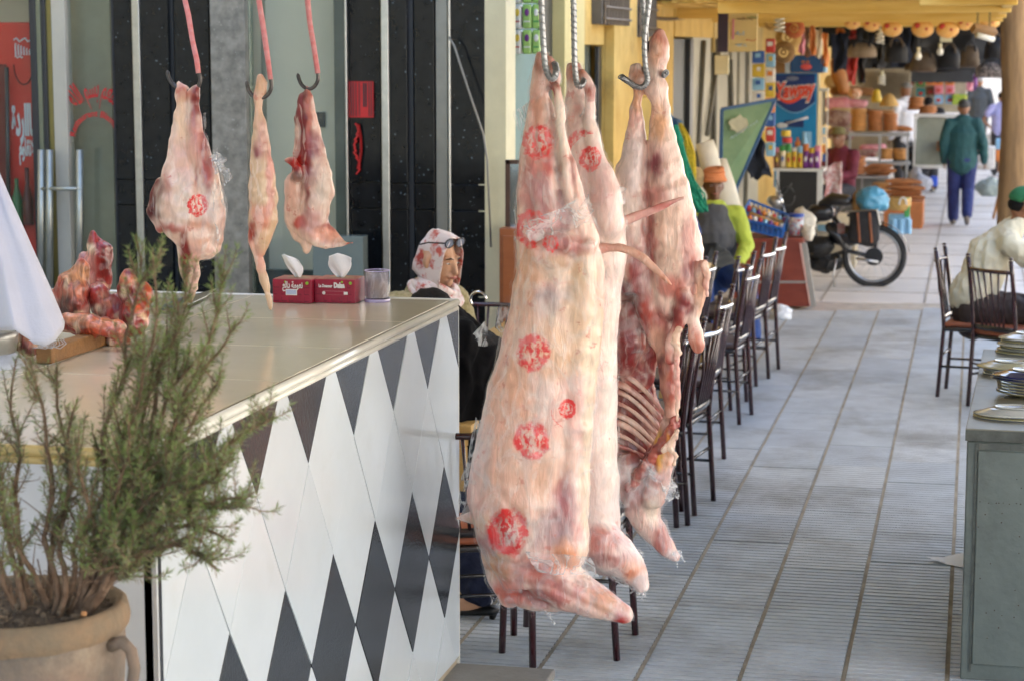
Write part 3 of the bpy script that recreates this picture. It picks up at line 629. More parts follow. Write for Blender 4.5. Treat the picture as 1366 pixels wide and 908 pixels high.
# ---- carcass at the front
Y0 = 6.30
ca = thing('wrapped_carcass', 'large pale skinned carcass nearest the counter, wrapped in clear film with red ink stamps', 'carcass', P(705, 835, Y0))
m = MB()
chain(m, [(723,68,8),(723,78,12),(721,100,13),(721,128,15),(722,160,22),(724,200,32),(729,250,41),(737,300,50),(742,350,56),(740,400,60),(735,450,65),(726,500,70),(715,560,77),(706,620,82),(702,665,84),(708,705,78),(716,745,70),(722,775,56)], Y0, .78, flat=True)
chain(m, [(742,118,7),(748,160,9),(754,210,11),(762,260,17),(773,310,25),(782,360,27),(776,430,30),(768,500,30),(762,580,30),(757,660,32),(752,730,36)], Y0, .9, dY=-.03)
chain(m, [(733,80,6),(737,94,9),(741,106,9),(741,116,6)], Y0, .9, dY=-.01)
chain(m, [(735,765,40),(762,785,33),(790,800,26),(815,812,20),(832,818,13)], Y0, .9, dY=-.04)
chain(m, [(665,690,36),(640,690,20),(620,690,9),(611,691,4)], Y0, .7, dY=.0)
chain(m, [(668,700,30),(668,740,28),(676,775,25),(680,796,16)], Y0, .8)
chain(m, [(680,790,18),(712,795,22),(745,798,24)], Y0, .8)
chain(m, [(735,340,36),(760,330,34),(782,330,18)], Y0, .8, dY=-.05)
body = organic(m, 'meat', MEAT, ca, .0055, 6, .006, 11, 1)
me = body.data
GROOVES = ((742,225,752,330,6,.016),(800,330,782,560,7,.014),(775,560,778,720,8,.016),(655,700,690,740,8,.014),(690,770,745,745,7,.014),(745,745,790,800,6,.010),(716,320,760,345,6,.016),(700,250,720,330,7,.012),(752,600,735,690,8,.010),
 (712,130,716,235,4,.012),(733,125,742,225,4,.016),(757,165,766,262,4,.014),(700,340,690,430,8,.008),(650,590,640,660,8,.008),(660,745,735,772,6,.016),(740,785,815,822,5,.010),(668,660,700,700,6,.010),(770,330,752,400,6,.010),(745,260,775,318,5,.012),(706,280,700,320,6,.010),(650,735,668,790,6,.012),(700,800,740,806,4,.012),(765,775,800,788,4,.010),(722,345,730,430,10,.008))
nrm_ = [v.normal.copy() for v in me.vertices]; ob_ = wloc(body)
for v, n_ in zip(me.vertices, nrm_):        # muscle hollows and folds
    w = v.co+ob_; x, y = proj(w)
    for (ax, ay, bx, by, wd_, dp) in GROOVES:
        t = max(0, min(1, ((x-ax)*(bx-ax)+(y-ay)*(by-ay))/((bx-ax)**2+(by-ay)**2))); d = math.hypot(x-ax-(bx-ax)*t, y-ay-(by-ay)*t)
        if d < wd_*2: v.co -= n_*dp*.5*math.exp(-(d/wd_)**2)
paint(body, (.77,.51,.42), [(745,230,5,90,(.34,.10,.10),.8),(712,290,12,40,(.42,.16,.17),.6),(726,250,8,50,(.46,.18,.18),.6),(752,290,10,40,(.44,.20,.22),.6),(722,395,34,16,(.40,.32,.34),.5),(690,530,24,60,(.80,.50,.34),.6),(650,650,20,50,(.80,.52,.38),.5),(765,220,5,40,(.48,.18,.17),.5),(712,190,4,60,(.52,.24,.2),.5),(665,755,30,5,(.5,.16,.12),.6),(735,775,50,5,(.42,.12,.1),.6),(668,690,16,10,(.44,.16,.18),.7),(724,80,16,25,(.62,.30,.20),.8),(740,118,14,14,(.45,.13,.09),.8),(716,140,14,40,(.72,.42,.32),.7),(745,170,8,60,(.86,.76,.66),.8),
  (716,230,22,46,(.68,.28,.24),.55),(732,215,8,22,(.62,.14,.13),.6),(708,260,26,40,(.56,.26,.26),.55),(745,290,26,34,(.62,.34,.34),.6),(755,330,40,26,(.52,.27,.27),.6),(735,360,60,26,CREAMY,.6),(745,400,30,26,(.46,.36,.37),.45),(700,380,26,60,(.78,.50,.36),.6),
  (760,330,24,16,(.5,.22,.2),.55),(775,430,40,90,(.85,.66,.48),.55),(700,460,30,60,(.80,.54,.42),.5),(740,470,40,40,(.82,.58,.40),.5),(670,560,40,70,(.80,.52,.40),.55),(725,620,40,60,(.80,.56,.42),.5),(752,670,18,44,(.56,.24,.25),.75),
  (690,650,50,60,(.80,.55,.42),.5),(735,710,34,32,(.50,.36,.37),.6),(655,720,22,22,(.52,.22,.20),.7),(640,700,28,14,(.8,.6,.45),.6),(665,755,26,24,(.70,.46,.28),.6),(720,760,45,20,(.60,.22,.16),.75),(755,745,22,26,(.80,.42,.22),.65),
  (680,790,30,18,(.72,.26,.18),.7),(730,795,50,16,(.55,.18,.15),.7),(775,790,36,22,(.66,.36,.34),.6),(800,800,30,16,(.76,.46,.32),.6),(832,812,14,14,(.80,.52,.44),.7),(826,828,16,10,(.62,.06,.03),.9),(784,640,12,160,(.86,.74,.60),.6),(790,480,16,120,(.86,.74,.60),.6),(640,600,16,90,(.78,.66,.62),.5)],
  [(718,190,20),(709,305,21),(711,470,21),(709,587,22),(677,709,26),(757,545,11),(735,325,10)], 1, .55)
wrap(body, keep=None, seed=1, parent=ca, amp=.006)
flap([(684,150),(714,128),(714,205),(697,195)], Y0-.02, ca, 3, .008, mt=film_mat('sheet_film'))
SHEET = film_mat('sheet_film', .30, .60, 9, rough=.12, stretch=(1,1,1))
flap([(632,446),(692,380),(690,455),(640,462)], Y0+.0, ca, 5, .008, mt=SHEET)
flap([(700,792),(728,800),(735,822),(737,826)], Y0-.05, ca, 8, .012)
flap([(612,690),(636,600),(634,640),(640,690)], Y0+.02, ca, 9, .01)
flap([(700,300),(785,262),(795,300),(705,322)], Y0-.19, ca, 12, .012, dY=.02)
TAT = film_mat('sheet_film')
flap([(644,560),(634,556),(610,668),(618,690)], Y0+.0, ca, 55, .006, mt=TAT)
flap([(690,252),(684,300),(686,350),(696,330)], Y0-.02, ca, 56, .006, mt=TAT)
flap([(700,735),(790,742),(800,770),(716,762)], Y0-.17, ca, 57, .007, mt=FILM2, dY=.01)
flap([(722,806),(734,808),(744,838),(730,826)], Y0-.04, ca, 51, .010, mt=TAT)
flap([(655,795),(672,802),(664,815),(654,808)], Y0-.03, ca, 53, .006, mt=TAT)
# ---- carcass behind it
Y1 = 6.56
cb = thing('wrapped_carcass', 'second film wrapped carcass hanging half hidden behind the largest one, shank pointing right', 'carcass', P(810, 790, Y1))
m = MB()
chain(m, [(765,84,9),(767,98,12),(768,122,13),(770,160,21),(776,200,29),(785,250,38),(793,300,42),(797,350,40),(795,400,34),(794,460,31),(794,520,31),(793,590,32),(793,650,34),(796,700,34),(800,730,30)], Y1, .9, flat=True)
chain(m, [(776,96,5),(782,108,9),(787,120,9),(787,160,7),(796,210,12),(806,260,24),(812,300,22)], Y1, .9, dY=-.05)
chain(m, [(800,720,34),(822,742,30),(840,757,23),(852,771,16),(856,780,11)], Y1, .9, dY=-.03)
chain(m, [(800,745,22),(820,762,12)], Y1, .8)
bodyb = organic(m, 'meat', MEAT, cb, .0065, 6, .006, 11, 4)
paint(bodyb, (.82,.66,.60), [(768,95,18,20,(.62,.30,.20),.8),(786,122,10,12,(.5,.16,.1),.8),(765,160,14,40,(.66,.36,.30),.6),(792,240,30,50,(.74,.56,.54),.6),(790,330,30,30,(.84,.70,.60),.6),(812,560,10,200,(.86,.78,.70),.6),(800,660,20,60,(.80,.66,.60),.5),
  (800,720,34,22,(.60,.26,.22),.7),(830,750,26,18,(.66,.34,.30),.6),(842,762,16,16,(.78,.36,.18),.6),(855,775,12,12,(.80,.66,.62),.8),(805,745,30,8,(.4,.1,.08),.6)], [(776,195,19),(788,212,14),(784,345,9)], 5, .4)
wrap(bodyb, seed=3, parent=cb, amp=.006)
flap([(775,150),(790,120),(798,175),(785,195)], Y1-.04, cb, 21, .018)
flap([(812,770),(822,765),(852,782),(866,799)], Y1-.06, cb, 23, .012)
flap([(832,742),(836,716),(848,717),(840,735)], Y1-.04, cb, 24, .008, mt=TAT)
flap([(815,765),(845,772),(872,798),(850,800)], Y1-.05, cb, 25, .008, mt=TAT)
flap([(838,250),(826,290),(800,300),(800,250)], Y1-.06, cb, 27, .01)
m = MB(); chain(m, [(790,335,11),(806,331,8),(825,330,7),(842,335,6.5),(860,346,6),(876,361,5),(888,373,3.4),(895,380,2)], 6.42, .9)
tl = organic(m, 'tail', MEAT, cb, .004, 3, .002, 30, 3); paint(tl, (.62,.36,.27), [(890,375,20,14,(.66,.32,.2),.6),(830,328,40,6,(.70,.50,.44),.5)], (), 4)
# ---- opened carcass on the third hook
Y2 = 6.85
cc = thing('opened_carcass', 'opened carcass with bare ribs and a long hind shank hanging at the right', 'carcass', P(880, 745, Y2))
m = MB()
chain(m, [(848,86,7),(849,96,9),(851,106,12),(851,120,8),(849,140,8),(849,160,10),(848,190,15),(843,230,22),(840,265,26),(843,310,28),(850,350,26),(852,390,22)], Y2, .8, flat=True)
chain(m, [(880,46,8),(879,54,13),(877,80,15),(874,104,13),(876,120,17),(880,136,13),(881,155,13),(884,190,20),(890,240,27),(896,290,34),(900,335,38),(904,370,37),(898,405,28)], Y2, .8)
chain(m, [(866,60,5),(864,90,6),(864,120,7)], Y2, .8, dY=.02)
chain(m, [(862,330,20),(866,370,24),(870,400,24),(880,440,22),(890,470,16),(892,505,13),(896,550,10),(897,580,9)], Y2, .6)
chain(m, [(936,355,9),(938,380,9),(932,405,8),(926,425,8),(927,450,11),(931,464,9)], Y2, .6, dY=-.05)
chain(m, [(912,395,12),(908,425,9),(898,450,10),(893,480,8)], Y2, .7, dY=-.06)
chain(m, [(838,420,20),(840,460,22),(834,490,14)], Y2, .8, dY=.02)
chain(m, [(836,495,14),(848,530,26),(852,570,30),(850,610,30)], Y2, .18, dY=.07)
chain(m, [(893,560,10),(884,590,12),(870,615,14),(858,640,22),(855,660,28),(858,680,26),(866,700,20),(880,720,15),(893,735,11),(900,742,8)], Y2, .5)
chain(m, [(892,590,11),(886,615,14),(880,640,16),(872,665,16)], Y2, .6, dY=-.03)
chain(m, [(840,620,20),(838,650,18),(850,680,14)], Y2, .6)
bodyc = organic(m, 'meat', RAW, cc, .0055, 4, .007, 16, 7)
paint(bodyc, (.76,.53,.45), [(878,60,16,24,(.64,.30,.22),.7),(876,75,8,20,(.8,.56,.44),.7),(850,100,10,10,(.66,.34,.22),.7),(851,130,8,30,(.74,.46,.30),.7),(880,165,14,34,(.80,.54,.38),.8),(846,220,18,60,(.78,.68,.66),.8),(843,280,24,26,(.82,.72,.68),.7),
  (874,218,14,24,(.35,.08,.12),.85),(872,260,20,20,(.60,.28,.26),.6),(895,300,34,34,(.80,.62,.52),.6),(887,345,13,11,(.36,.08,.08),.8),(900,350,26,40,(.82,.68,.58),.6),(920,365,14,20,(.50,.26,.28),.6),(912,405,14,22,(.30,.05,.05),.8),(936,390,10,40,(.80,.56,.42),.7),(928,455,14,22,(.60,.28,.20),.8),
  (850,360,20,34,(.40,.08,.08),.75),(840,400,26,46,(.36,.04,.035),1.),(840,450,28,48,(.32,.035,.03),1.),(905,440,10,30,(.45,.08,.06),.8),(893,500,8,60,(.52,.12,.09),.8),(868,330,8,60,(.5,.16,.14),.7),(918,330,12,50,(.52,.22,.20),.6),(898,385,24,20,(.62,.20,.16),.6),(880,430,14,30,(.5,.10,.08),.6),(862,300,10,70,(.55,.26,.26),.5),(900,420,8,16,(.3,.04,.04),.8),(836,480,20,20,(.30,.03,.03),1.),(862,420,9,50,(.55,.14,.10),.8),(875,460,14,30,(.78,.54,.42),.6),(880,500,12,30,(.72,.44,.36),.8),(884,490,9,14,(.2,.04,.03),.7),
  (893,540,14,50,(.66,.40,.30),.7),(898,520,8,30,(.5,.14,.1),.6),(850,540,40,60,(.34,.10,.08),.95),(855,600,36,34,(.36,.10,.08),.9),(875,620,16,34,(.50,.12,.08),.85),(880,600,6,30,(.80,.52,.16),.8),(890,610,8,30,(.78,.50,.30),.6),(848,655,26,34,(.56,.28,.26),.7),(868,680,14,20,(.82,.70,.60),.8),(885,722,20,24,(.60,.24,.20),.7),(900,740,10,10,(.80,.68,.66),.8)], (), 9, .6)
m = MB(); chain(m, [(901,560,7),(894,582,10),(880,600,11),(864,620,10),(848,640,9),(838,652,6)], Y2, .7, 12, dY=-.035)
spn = organic(m, 'spine', RAW, cc, .004, 2, .008, 45, 8); paint(spn, (.42,.10,.07), [(893,598,5,26,(.8,.5,.12),.9)], (), 4, .9, (.16,.02,.02), 40)
m = MB(); chain(m, [(832,500,12),(852,520,24),(860,560,30),(856,600,30),(846,630,20)], Y2, .12, dY=.09)
chain(m, [(846,365,22),(850,410,30),(852,460,32),(850,500,26)], Y2, .25, 12, dY=.05)
bk = organic(m, 'inner_flank', RAW, cc, .006, 2, .004, 20, 8); paint(bk, (.26,.04,.035), [(858,440,5,60,(.7,.4,.3),.7),(846,400,10,12,(.66,.36,.3),.6)], (), 4, .6, (.5,.16,.12), 20)
for k in range(10):
    x0, y0 = 816, 494+k*14+2*math.sin(k*2.1); x1, y1 = 893-k*5.4+1.5*math.sin(k*3.), 562+k*6.5
    m = MB(); pts = []; rr = []
    for i in range(9):
        t = i/8; pts.append((x0+(x1-x0)*t, y0+(y1-y0)*(t**1.7), (4.1+.9*math.sin(k*1.7))*(1-.35*t)+.5*math.sin(t*7+k), -.02+.02*t))
    chain(m, [(a, b, c, d) for a, b, c, d in pts], Y2, .35, 10, dY=.045)
    o = m.build('rib', MEAT, cc, smooth=True); paint(o, (.66,.42,.32), [(820,y0,14,8,(.45,.12,.1),.6)], (), k, .9, (.42,.12,.10), 30)
m = MB()     # torn belly edge and loose fringe
for k, rows in enumerate(([(940,352,5),(944,365,6),(941,380,4),(944,395,3)], [(905,440,6),(900,455,7),(906,470,4)], [(885,600,5),(895,590,5),(903,575,3)], [(895,600,4),(902,608,3),(898,620,2)], [(903,470,5),(903,500,4),(905,530,4),(903,560,3)])):
    chain(m, rows, Y2, .6, 8, dY=-.07)
fr_ = organic(m, 'torn_edge', MEAT, cc, .004, 2, .006, 40, 3); paint(fr_, (.78,.54,.40), [], (), 3, .8)
m = MB(); chain(m, [(800,318,8),(822,300,8),(840,292,7),(862,284,6),(884,275,5),(900,268,3.5),(912,264,2)], 6.62, .9)
tl = organic(m, 'tail', MEAT, cc, .004, 3, .002, 30, 5); paint(tl, (.66,.36,.32), [(880,275,40,6,(.62,.22,.2),.5)], (), 6)
wrap(bodyc, keep=lambda x, y, w: y > 618, seed=7, parent=cc, amp=.009, off=.006)
wrap(bodyc, keep=lambda x, y, w: x < 870 and 300 < y < 470, seed=8, parent=cc, amp=.009, off=.006)
flap([(862,615),(905,640),(903,662),(870,640)], Y2-.06, cc, 31, .02)
flap([(896,732),(906,732),(917,750),(903,754)], Y2-.02, cc, 33, .008, mt=TAT)
flap([(880,640),(902,642),(908,665),(888,668)], Y2-.05, cc, 34, .012, mt=TAT)
flap([(822,600),(880,622),(886,655),(824,680)], Y2-.12, cc, 35, .012, mt=FILM)
# ---- hooks of twisted steel bar
HOOK = mat('galvanised_bar', (.34,.35,.36), .35, .25, 60, metal=.85)
def rebar(pts, Y, name, label, r=.0088):
    P3 = [P(x, y, Y+(q[0] if q else 0)) for x, y, *q in pts]
    # smooth
    sm_ = []
    for i in range(len(P3)-1):
        for t in (0, .25, .5, .75):
            p0 = P3[max(0, i-1)]; p1 = P3[i]; p2 = P3[i+1]; p3 = P3[min(len(P3)-1, i+2)]
            sm_.append(.5*((2*p1)+(-p0+p2)*t+(2*p0-5*p1+4*p2-p3)*t*t+(-p0+3*p1-3*p2+p3)*t**3))
    sm_.append(P3[-1]); m = MB(); m.loft(sm_, [r]*(len(sm_)-2)+[r*.7, r*.2], n=10)
    if name == 'meat_hook' and r > .008:      # rolled ribs of the bar
        L = 0
        for i in range(len(sm_)-1):
            a, b = sm_[i], sm_[i+1]; d = (b-a); k = max(1, int(d.length/.016))
            for j in range(k):
                c = a+d*((j+.5)/k); t = d.normalized(); s_ = (t.cross(Vector((0,1,0)))).normalized(); w_ = t.cross(s_)
                ring = [c+(s_*math.cos(q)+w_*math.sin(q))*(r*1.0)+t*(.005*math.cos(q)) for q in [2*math.pi*h/8 for h in range(8)]]
                m.loft(ring, .0026, n=4, closed=True)
    return m, sm_
def hook(pts, Y, label, mt=HOOK, r=.0088, grp=None):
    m, _ = rebar(pts, Y, 'meat_hook', label, r); return tag(m.build('meat_hook', mt, smooth=True), label, 'hook', grp)
hook([(719,-75),(722,0,),(724,45),(727,85),(733,103),(739,104),(742,95),(740,85,.05)], Y0-.07, 'ribbed steel hook holding the largest wrapped carcass')
hook([(762,-75),(765,0),(766,60),(767,92),(770,112),(776,114),(780,104,.04)], Y1-.09, 'ribbed steel hook through the half hidden wrapped carcass')
hook([(872,-75),(866,0),(860,50),(861,88),(864,106),(858,116),(848,116),(838,109),(828,102,-.03)], Y2-.06, 'ribbed steel hook with its sharp point sticking out left of the thin shank')
hook([(852,-75),(857,0),(862,50),(861,88),(866,106),(876,108,.05),(884,102,.0),(889,97,-.05)], Y2+.0, 'ribbed steel hook gripping the tall shank of the opened carcass')
# overhead rails
RAILM = mat('rail_steel', (.2,.2,.2), .5, .2, 10, metal=.6)
zr = P(722, -75, Y0).z
rail = thing('hanging_rail', 'steel frame above the picture that the meat hooks hang from', 'rail', (-1.6, 6.4, zr))
for Y, x0, x1 in ((Y0-.07, 650, 800), (Y1-.09, 650, 800), (Y2-.03, 780, 920), (6.2, 180, 400), (6.4, 330, 480)):
    a = P(x0, -75, Y); b = P(x1, -75, Y); zz = zr
    m = MB(); m.cyl((a.x, Y, zz+.02), (b.x, Y, zz+.02), .02); m.build('bar', RAILM, rail, smooth=True)
for X in (-3.4, -2.2, -1.55, -1.0):
    m = MB(); m.box((X, 6.0, zr+.035), (X+.04, 12.3, zr+.08)); m.build('beam', RAILM, rail)
# ---- joints over the counter
PINKT = mat('red_taped_rod', (.66,.16,.16), .55, .35, 30, .4, 60, col2=(.72,.34,.34)); BLK = mat('blackened_hook', (.10,.09,.085), .35, .4, 30, metal=.7)
def rod_hook(rod, hk, Y, label):
    t = thing('meat_hook', label, 'hook', P(hk[0][0], hk[0][1], Y))
    pts = [P(x, y, Y) for x, y in rod]; m = MB(); m.loft(pts, .0085, n=8); m.jitter(.002, 40); m.build('taped_rod', PINKT, t, smooth=True)
    m, _ = rebar([(x, y) for x, y in hk], Y, 'rod', '', .0062); m.build('point', BLK, t, smooth=True)
rod_hook([(243,-75),(247,0),(251,20),(257,55),(262,80),(265,98)], [(265,96),(267,108),(262,119),(252,122),(240,118),(230,112),(225,103),(223,94)], 6.2, 'red taped rod hook carrying the broad shoulder, leftmost over the counter')
rod_hook([(340,-75),(345,0),(350,30),(356,70),(361,106)], [(361,104),(362,117),(357,127),(349,131),(340,130),(333,123),(330,115),(329,108)], 6.2, 'red taped rod hook carrying the slim leg, middle one over the counter')
rod_hook([(405,-75),(410,0),(413,30),(419,65),(424,98)], [(424,96),(424,107),(419,116),(411,119),(403,114),(399,106),(397,98)], 6.4, 'red taped rod hook carrying the spread shoulder above the tissue boxes')
Y = 6.2
m = MB()
chain(m, [(238,112,4),(242,118,9),(243,140,9),(241,170,13),(240,200,18),(243,225,28),(246,250,40),(249,275,46),(258,300,42),(266,318,33)], Y, .6)
chain(m, [(262,118,4),(258,124,8),(259,145,9),(260,175,12),(264,200,16),(272,225,18),(280,255,20),(286,290,18),(284,318,14)], Y, .8)
chain(m, [(215,248,12),(206,262,9),(203,285,8),(215,300,12)], Y, .7)
chain(m, [(246,320,14),(248,345,11),(251,368,10),(256,388,7),(253,402,4)], Y, .7)
chain(m, [(258,340,6),(262,360,5),(262,385,4)], Y, .7)
ba = thing('meat_joint', 'broad pale shoulder joint with a red stamp hanging leftmost over the counter', 'meat', P(250, 400, Y))
o = organic(m, 'meat', MEAT, ba, .0045, 3, .008, 16, 11)
paint(o, (.76,.54,.43), [(230,270,14,24,(.62,.34,.26),.7),(268,300,20,14,(.70,.40,.30),.6),(222,250,8,30,(.5,.2,.16),.6),(262,235,5,40,(.42,.12,.1),.6),(244,125,12,14,(.62,.28,.2),.8),(262,135,8,26,(.34,.07,.06),.9),(272,210,8,46,(.46,.10,.09),.8),(206,262,12,34,(.22,.02,.02),.9),(243,165,9,40,(.84,.64,.48),.7),(262,190,12,44,(.60,.26,.24),.6),(278,225,8,40,(.46,.12,.10),.75),(205,250,12,12,(.24,.03,.03),.9),(203,282,10,16,(.20,.03,.03),.9),(225,305,24,8,(.5,.14,.12),.7),
  (248,210,26,30,(.78,.54,.44),.6),(240,270,30,30,(.84,.72,.62),.6),(275,322,22,10,(.80,.52,.38),.6),(247,360,7,50,(.34,.05,.05),.85),(259,360,6,40,(.76,.50,.44),.7)], [(264,274,13)], 12, .4)
wrap(o, keep=lambda x, y, w: x > 268, seed=14, parent=ba, amp=.009, off=.004)
flap([(278,212),(292,196),(300,215),(290,235)], Y-.02, ba, 41, .018)
flap([(286,210),(300,225),(314,234),(300,246)], Y-.02, ba, 42, .015)
flap([(284,235),(302,265),(300,325),(288,330)], Y-.03, ba, 43, .012)
bb = thing('meat_joint', 'slim long leg joint tapering to a thin tip, hanging in the middle over the counter', 'meat', P(355, 412, Y))
m = MB()
chain(m, [(347,103,5),(349,110,9),(347,124,9),(345,135,6),(346,150,6.5),(347,170,9),(349,195,14),(350,230,18),(351,265,20),(351,295,20),(350,315,15),(347,335,8)], Y, .8)
chain(m, [(338,322,7),(343,340,7),(349,360,7),(354,378,6),(358,395,4.5),(361,412,2.5)], Y, .8)
chain(m, [(336,300,5),(334,315,4),(333,322,3)], Y, .8)
o = organic(m, 'meat', MEAT, bb, .004, 3, .006, 20, 17)
paint(o, (.66,.44,.28), [(348,112,9,14,(.72,.50,.34),.7),(345,205,8,14,(.34,.10,.12),.8),(350,185,8,30,(.72,.46,.42),.5),(352,250,16,30,(.82,.68,.52),.5),(348,290,14,20,(.76,.36,.28),.6),(360,240,6,50,(.70,.36,.34),.6),(335,312,8,14,(.5,.12,.08),.8),(352,350,14,16,(.74,.42,.34),.6)], (), 18, .5)
Y = 6.4
bc = thing('meat_joint', 'shoulder joint with dark red cut face and a spread flap hanging above the tissue boxes', 'meat', P(412, 335, Y))
m = MB()
chain(m, [(409,118,5),(410,130,8),(412,155,11),(415,180,14),(419,205,18),(423,235,22),(424,260,22),(420,290,20),(415,312,14)], Y, .7)
chain(m, [(404,128,6),(402,150,8),(401,175,9),(401,200,10),(400,225,11)], Y, .7)
chain(m, [(383,214,4),(390,216,7),(398,224,8),(396,234,9)], Y, .9, dY=-.04)
chain(m, [(396,245,16),(392,268,15),(393,292,15),(402,312,14),(412,325,12),(408,334,5)], Y, .5)
chain(m, [(418,300,26),(430,315,20),(447,322,12),(460,325,8),(470,324,4)], Y, .4)
o = organic(m, 'meat', MEAT, bc, .0042, 3, .008, 18, 19)
paint(o, (.74,.52,.42), [(403,165,11,62,(.20,.015,.015),1.),(412,205,9,40,(.32,.05,.05),.8),(398,222,16,14,(.40,.02,.015),1.),(410,250,5,34,(.32,.06,.06),.8),(440,305,12,8,(.5,.12,.1),.6),(403,155,9,46,(.30,.03,.04),.95),(402,205,9,30,(.36,.04,.04),.9),(390,220,16,14,(.50,.05,.03),.95),(394,238,10,8,(.16,.02,.02),.8),(412,150,4,50,(.66,.30,.24),.6),(422,195,12,22,(.46,.22,.26),.7),(418,240,14,20,(.50,.26,.28),.5),(428,250,18,30,(.82,.74,.66),.6),(393,265,14,30,(.80,.58,.50),.5),(398,297,10,10,(.62,.14,.1),.8),(415,300,18,20,(.62,.36,.36),.5),(445,315,30,12,(.82,.46,.34),.6),(468,325,10,6,(.66,.14,.06),.8)], (), 20, .4)
# ---- heap of beef on the counter
def chunk(name, label, rows, Y, base, patches, seed, grp=None, disp=.016, dep=.8, voxel=.006, second=REDM, vary=.9):
    m = MB()
    for r in rows: chain(m, r, Y, dep, 12)
    zmin = CZ+.004
    for v in m.v: v.z = max(v.z, zmin) if zmin < v.z+.06 else v.z
    o = organic(m, name, BEEF, None, voxel, 1, disp, 15, seed); tag(o, label, 'meat', grp)
    paint(o, (base[0]*.8, base[1]*.35, base[2]*.35), [(a_,b_,c_,d_,(f_[0]*.85, f_[1]*.66, f_[2]*.6),g_) for a_,b_,c_,d_,f_,g_ in patches]+[(rows[0][1][0]-8, rows[0][1][1]+4, 6, 9, (.80,.66,.52), .8), (rows[0][-1][0]+10, rows[0][-1][1]-6, 9, 4, (.78,.60,.44), .8)], (), seed, vary, (second[0]*.7, second[1]*.4, second[2]*.4), 22); return o
g_ = 'beef heaped on the counter'
chunk('beef_chunk', 'upright dark red beef piece with a white bone face on top of the heap', [[(126,312,6),(128,326,14),(132,345,20),(134,365,20),(128,385,18)], [(112,345,10),(118,370,14),(122,390,12)]], 6.0, (.30,.05,.045), [(116,355,12,20,(.80,.56,.54),.9),(122,375,8,16,(.78,.58,.56),.9),(138,350,14,30,(.36,.07,.07),.8),(128,318,14,10,(.5,.06,.04),.7)], 61, g_, second=(.42,.09,.07))
chunk('beef_chunk', 'large rounded beef piece with cream fat at the left of the heap', [[(108,355,12),(98,375,24),(95,400,28),(100,425,24)], [(75,400,12),(80,420,20),(100,430,22)]], 5.8, (.42,.10,.07), [(104,365,24,18,(.78,.60,.40),.9),(88,358,14,8,(.60,.30,.10),.8),(95,390,20,12,(.74,.50,.38),.6),(85,412,20,18,(.20,.025,.02),.8)], 62, g_)
chunk('beef_chunk', 'dark beef piece with orange fringe at the right of the heap behind the shrub', [[(172,368,10),(172,385,18),(176,405,22),(180,430,22)], [(192,385,8),(194,400,9),(192,420,9)]], 5.8, (.24,.03,.03), [(194,395,12,36,(.70,.28,.16),.85),(180,412,14,8,(.75,.22,.04),.8),(172,372,14,8,(.74,.44,.30),.8)], 63, g_)
chunk('beef_chunk', 'low orange fatted beef piece at the foot of the heap', [[(88,425,10),(110,432,14),(135,436,16),(155,440,16)], [(112,445,14),(118,460,9),(125,440,14)]], 5.65, (.62,.26,.14), [(100,425,24,9,(.82,.60,.42),.8),(140,430,24,10,(.80,.46,.26),.7),(112,455,12,12,(.76,.42,.18),.8),(92,448,14,14,(.26,.03,.02),.8)], 64, g_)
chunk('beef_chunk', 'shadowy beef piece at the bottom of the heap behind the shrub stems', [[(140,440,18),(155,455,20),(170,470,16),(185,478,10)], [(120,452,14),(140,460,14),(160,465,14)]], 5.75, (.30,.05,.04), [(165,450,14,14,(.62,.24,.18),.6),(160,470,14,10,(.6,.1,.06),.6)], 65, g_)
chunk('beef_chunk', 'mottled beef piece in the middle of the heap behind the shrub', [[(130,390,16),(140,410,20),(150,430,18)], [(155,400,12),(160,415,12)]], 5.85, (.46,.12,.10), [(140,400,12,12,(.74,.50,.40),.7),(150,425,12,12,(.60,.16,.1),.6)], 66, g_)
chunk('bone_piece', 'small cut piece with dark red marrow and cream fat beside the white cloth', [[(22,440,10),(32,452,16),(40,466,14)], [(44,442,8),(42,455,10)], [(24,470,10),(30,478,9)]], 5.45, (.74,.52,.34), [(30,458,11,13,(.22,.03,.03),.95),(24,474,14,7,(.82,.72,.64),.9),(40,445,14,9,(.80,.58,.30),.7)], 67, None, disp=.005)
m = MB(); a = G(48, 485, CZ); b = G(104, 474, CZ)
m.box((a.x, a.y, CZ+.001), (b.x, b.y+.30, CZ+.045)); tag(m.build('cutting_board', mat('wood_board', '8a6238', .6, .2, 5, .3, 30, stretch=(1,6,6)), bevel=.004), 'wooden cutting board lying under the white cloth on the counter', 'board')
m = MB(); a = G(262, 425, CZ)
m.add([G(245,402,CZ)+Vector((0,0,.012)), G(282,392,CZ)+Vector((0,0,.012)), G(288,390,CZ)+Vector((0,0,.012)), G(276,400,CZ)+Vector((0,0,.012)), G(250,412,CZ)+Vector((0,0,.012))], [(0,4,3,2,1)])
kn = m.build('knife', STEEL, thick=.003); tag(kn, 'steel knife blade lying on the counter under the stamped shoulder', 'knife')
m = MB(); m.loft([G(215,420,CZ)+Vector((0,0,.02)), G(248,406,CZ)+Vector((0,0,.018))], .011, n=8); m.build('handle', mat('blue_grip', (.03,.05,.12), .5), kn, smooth=True)
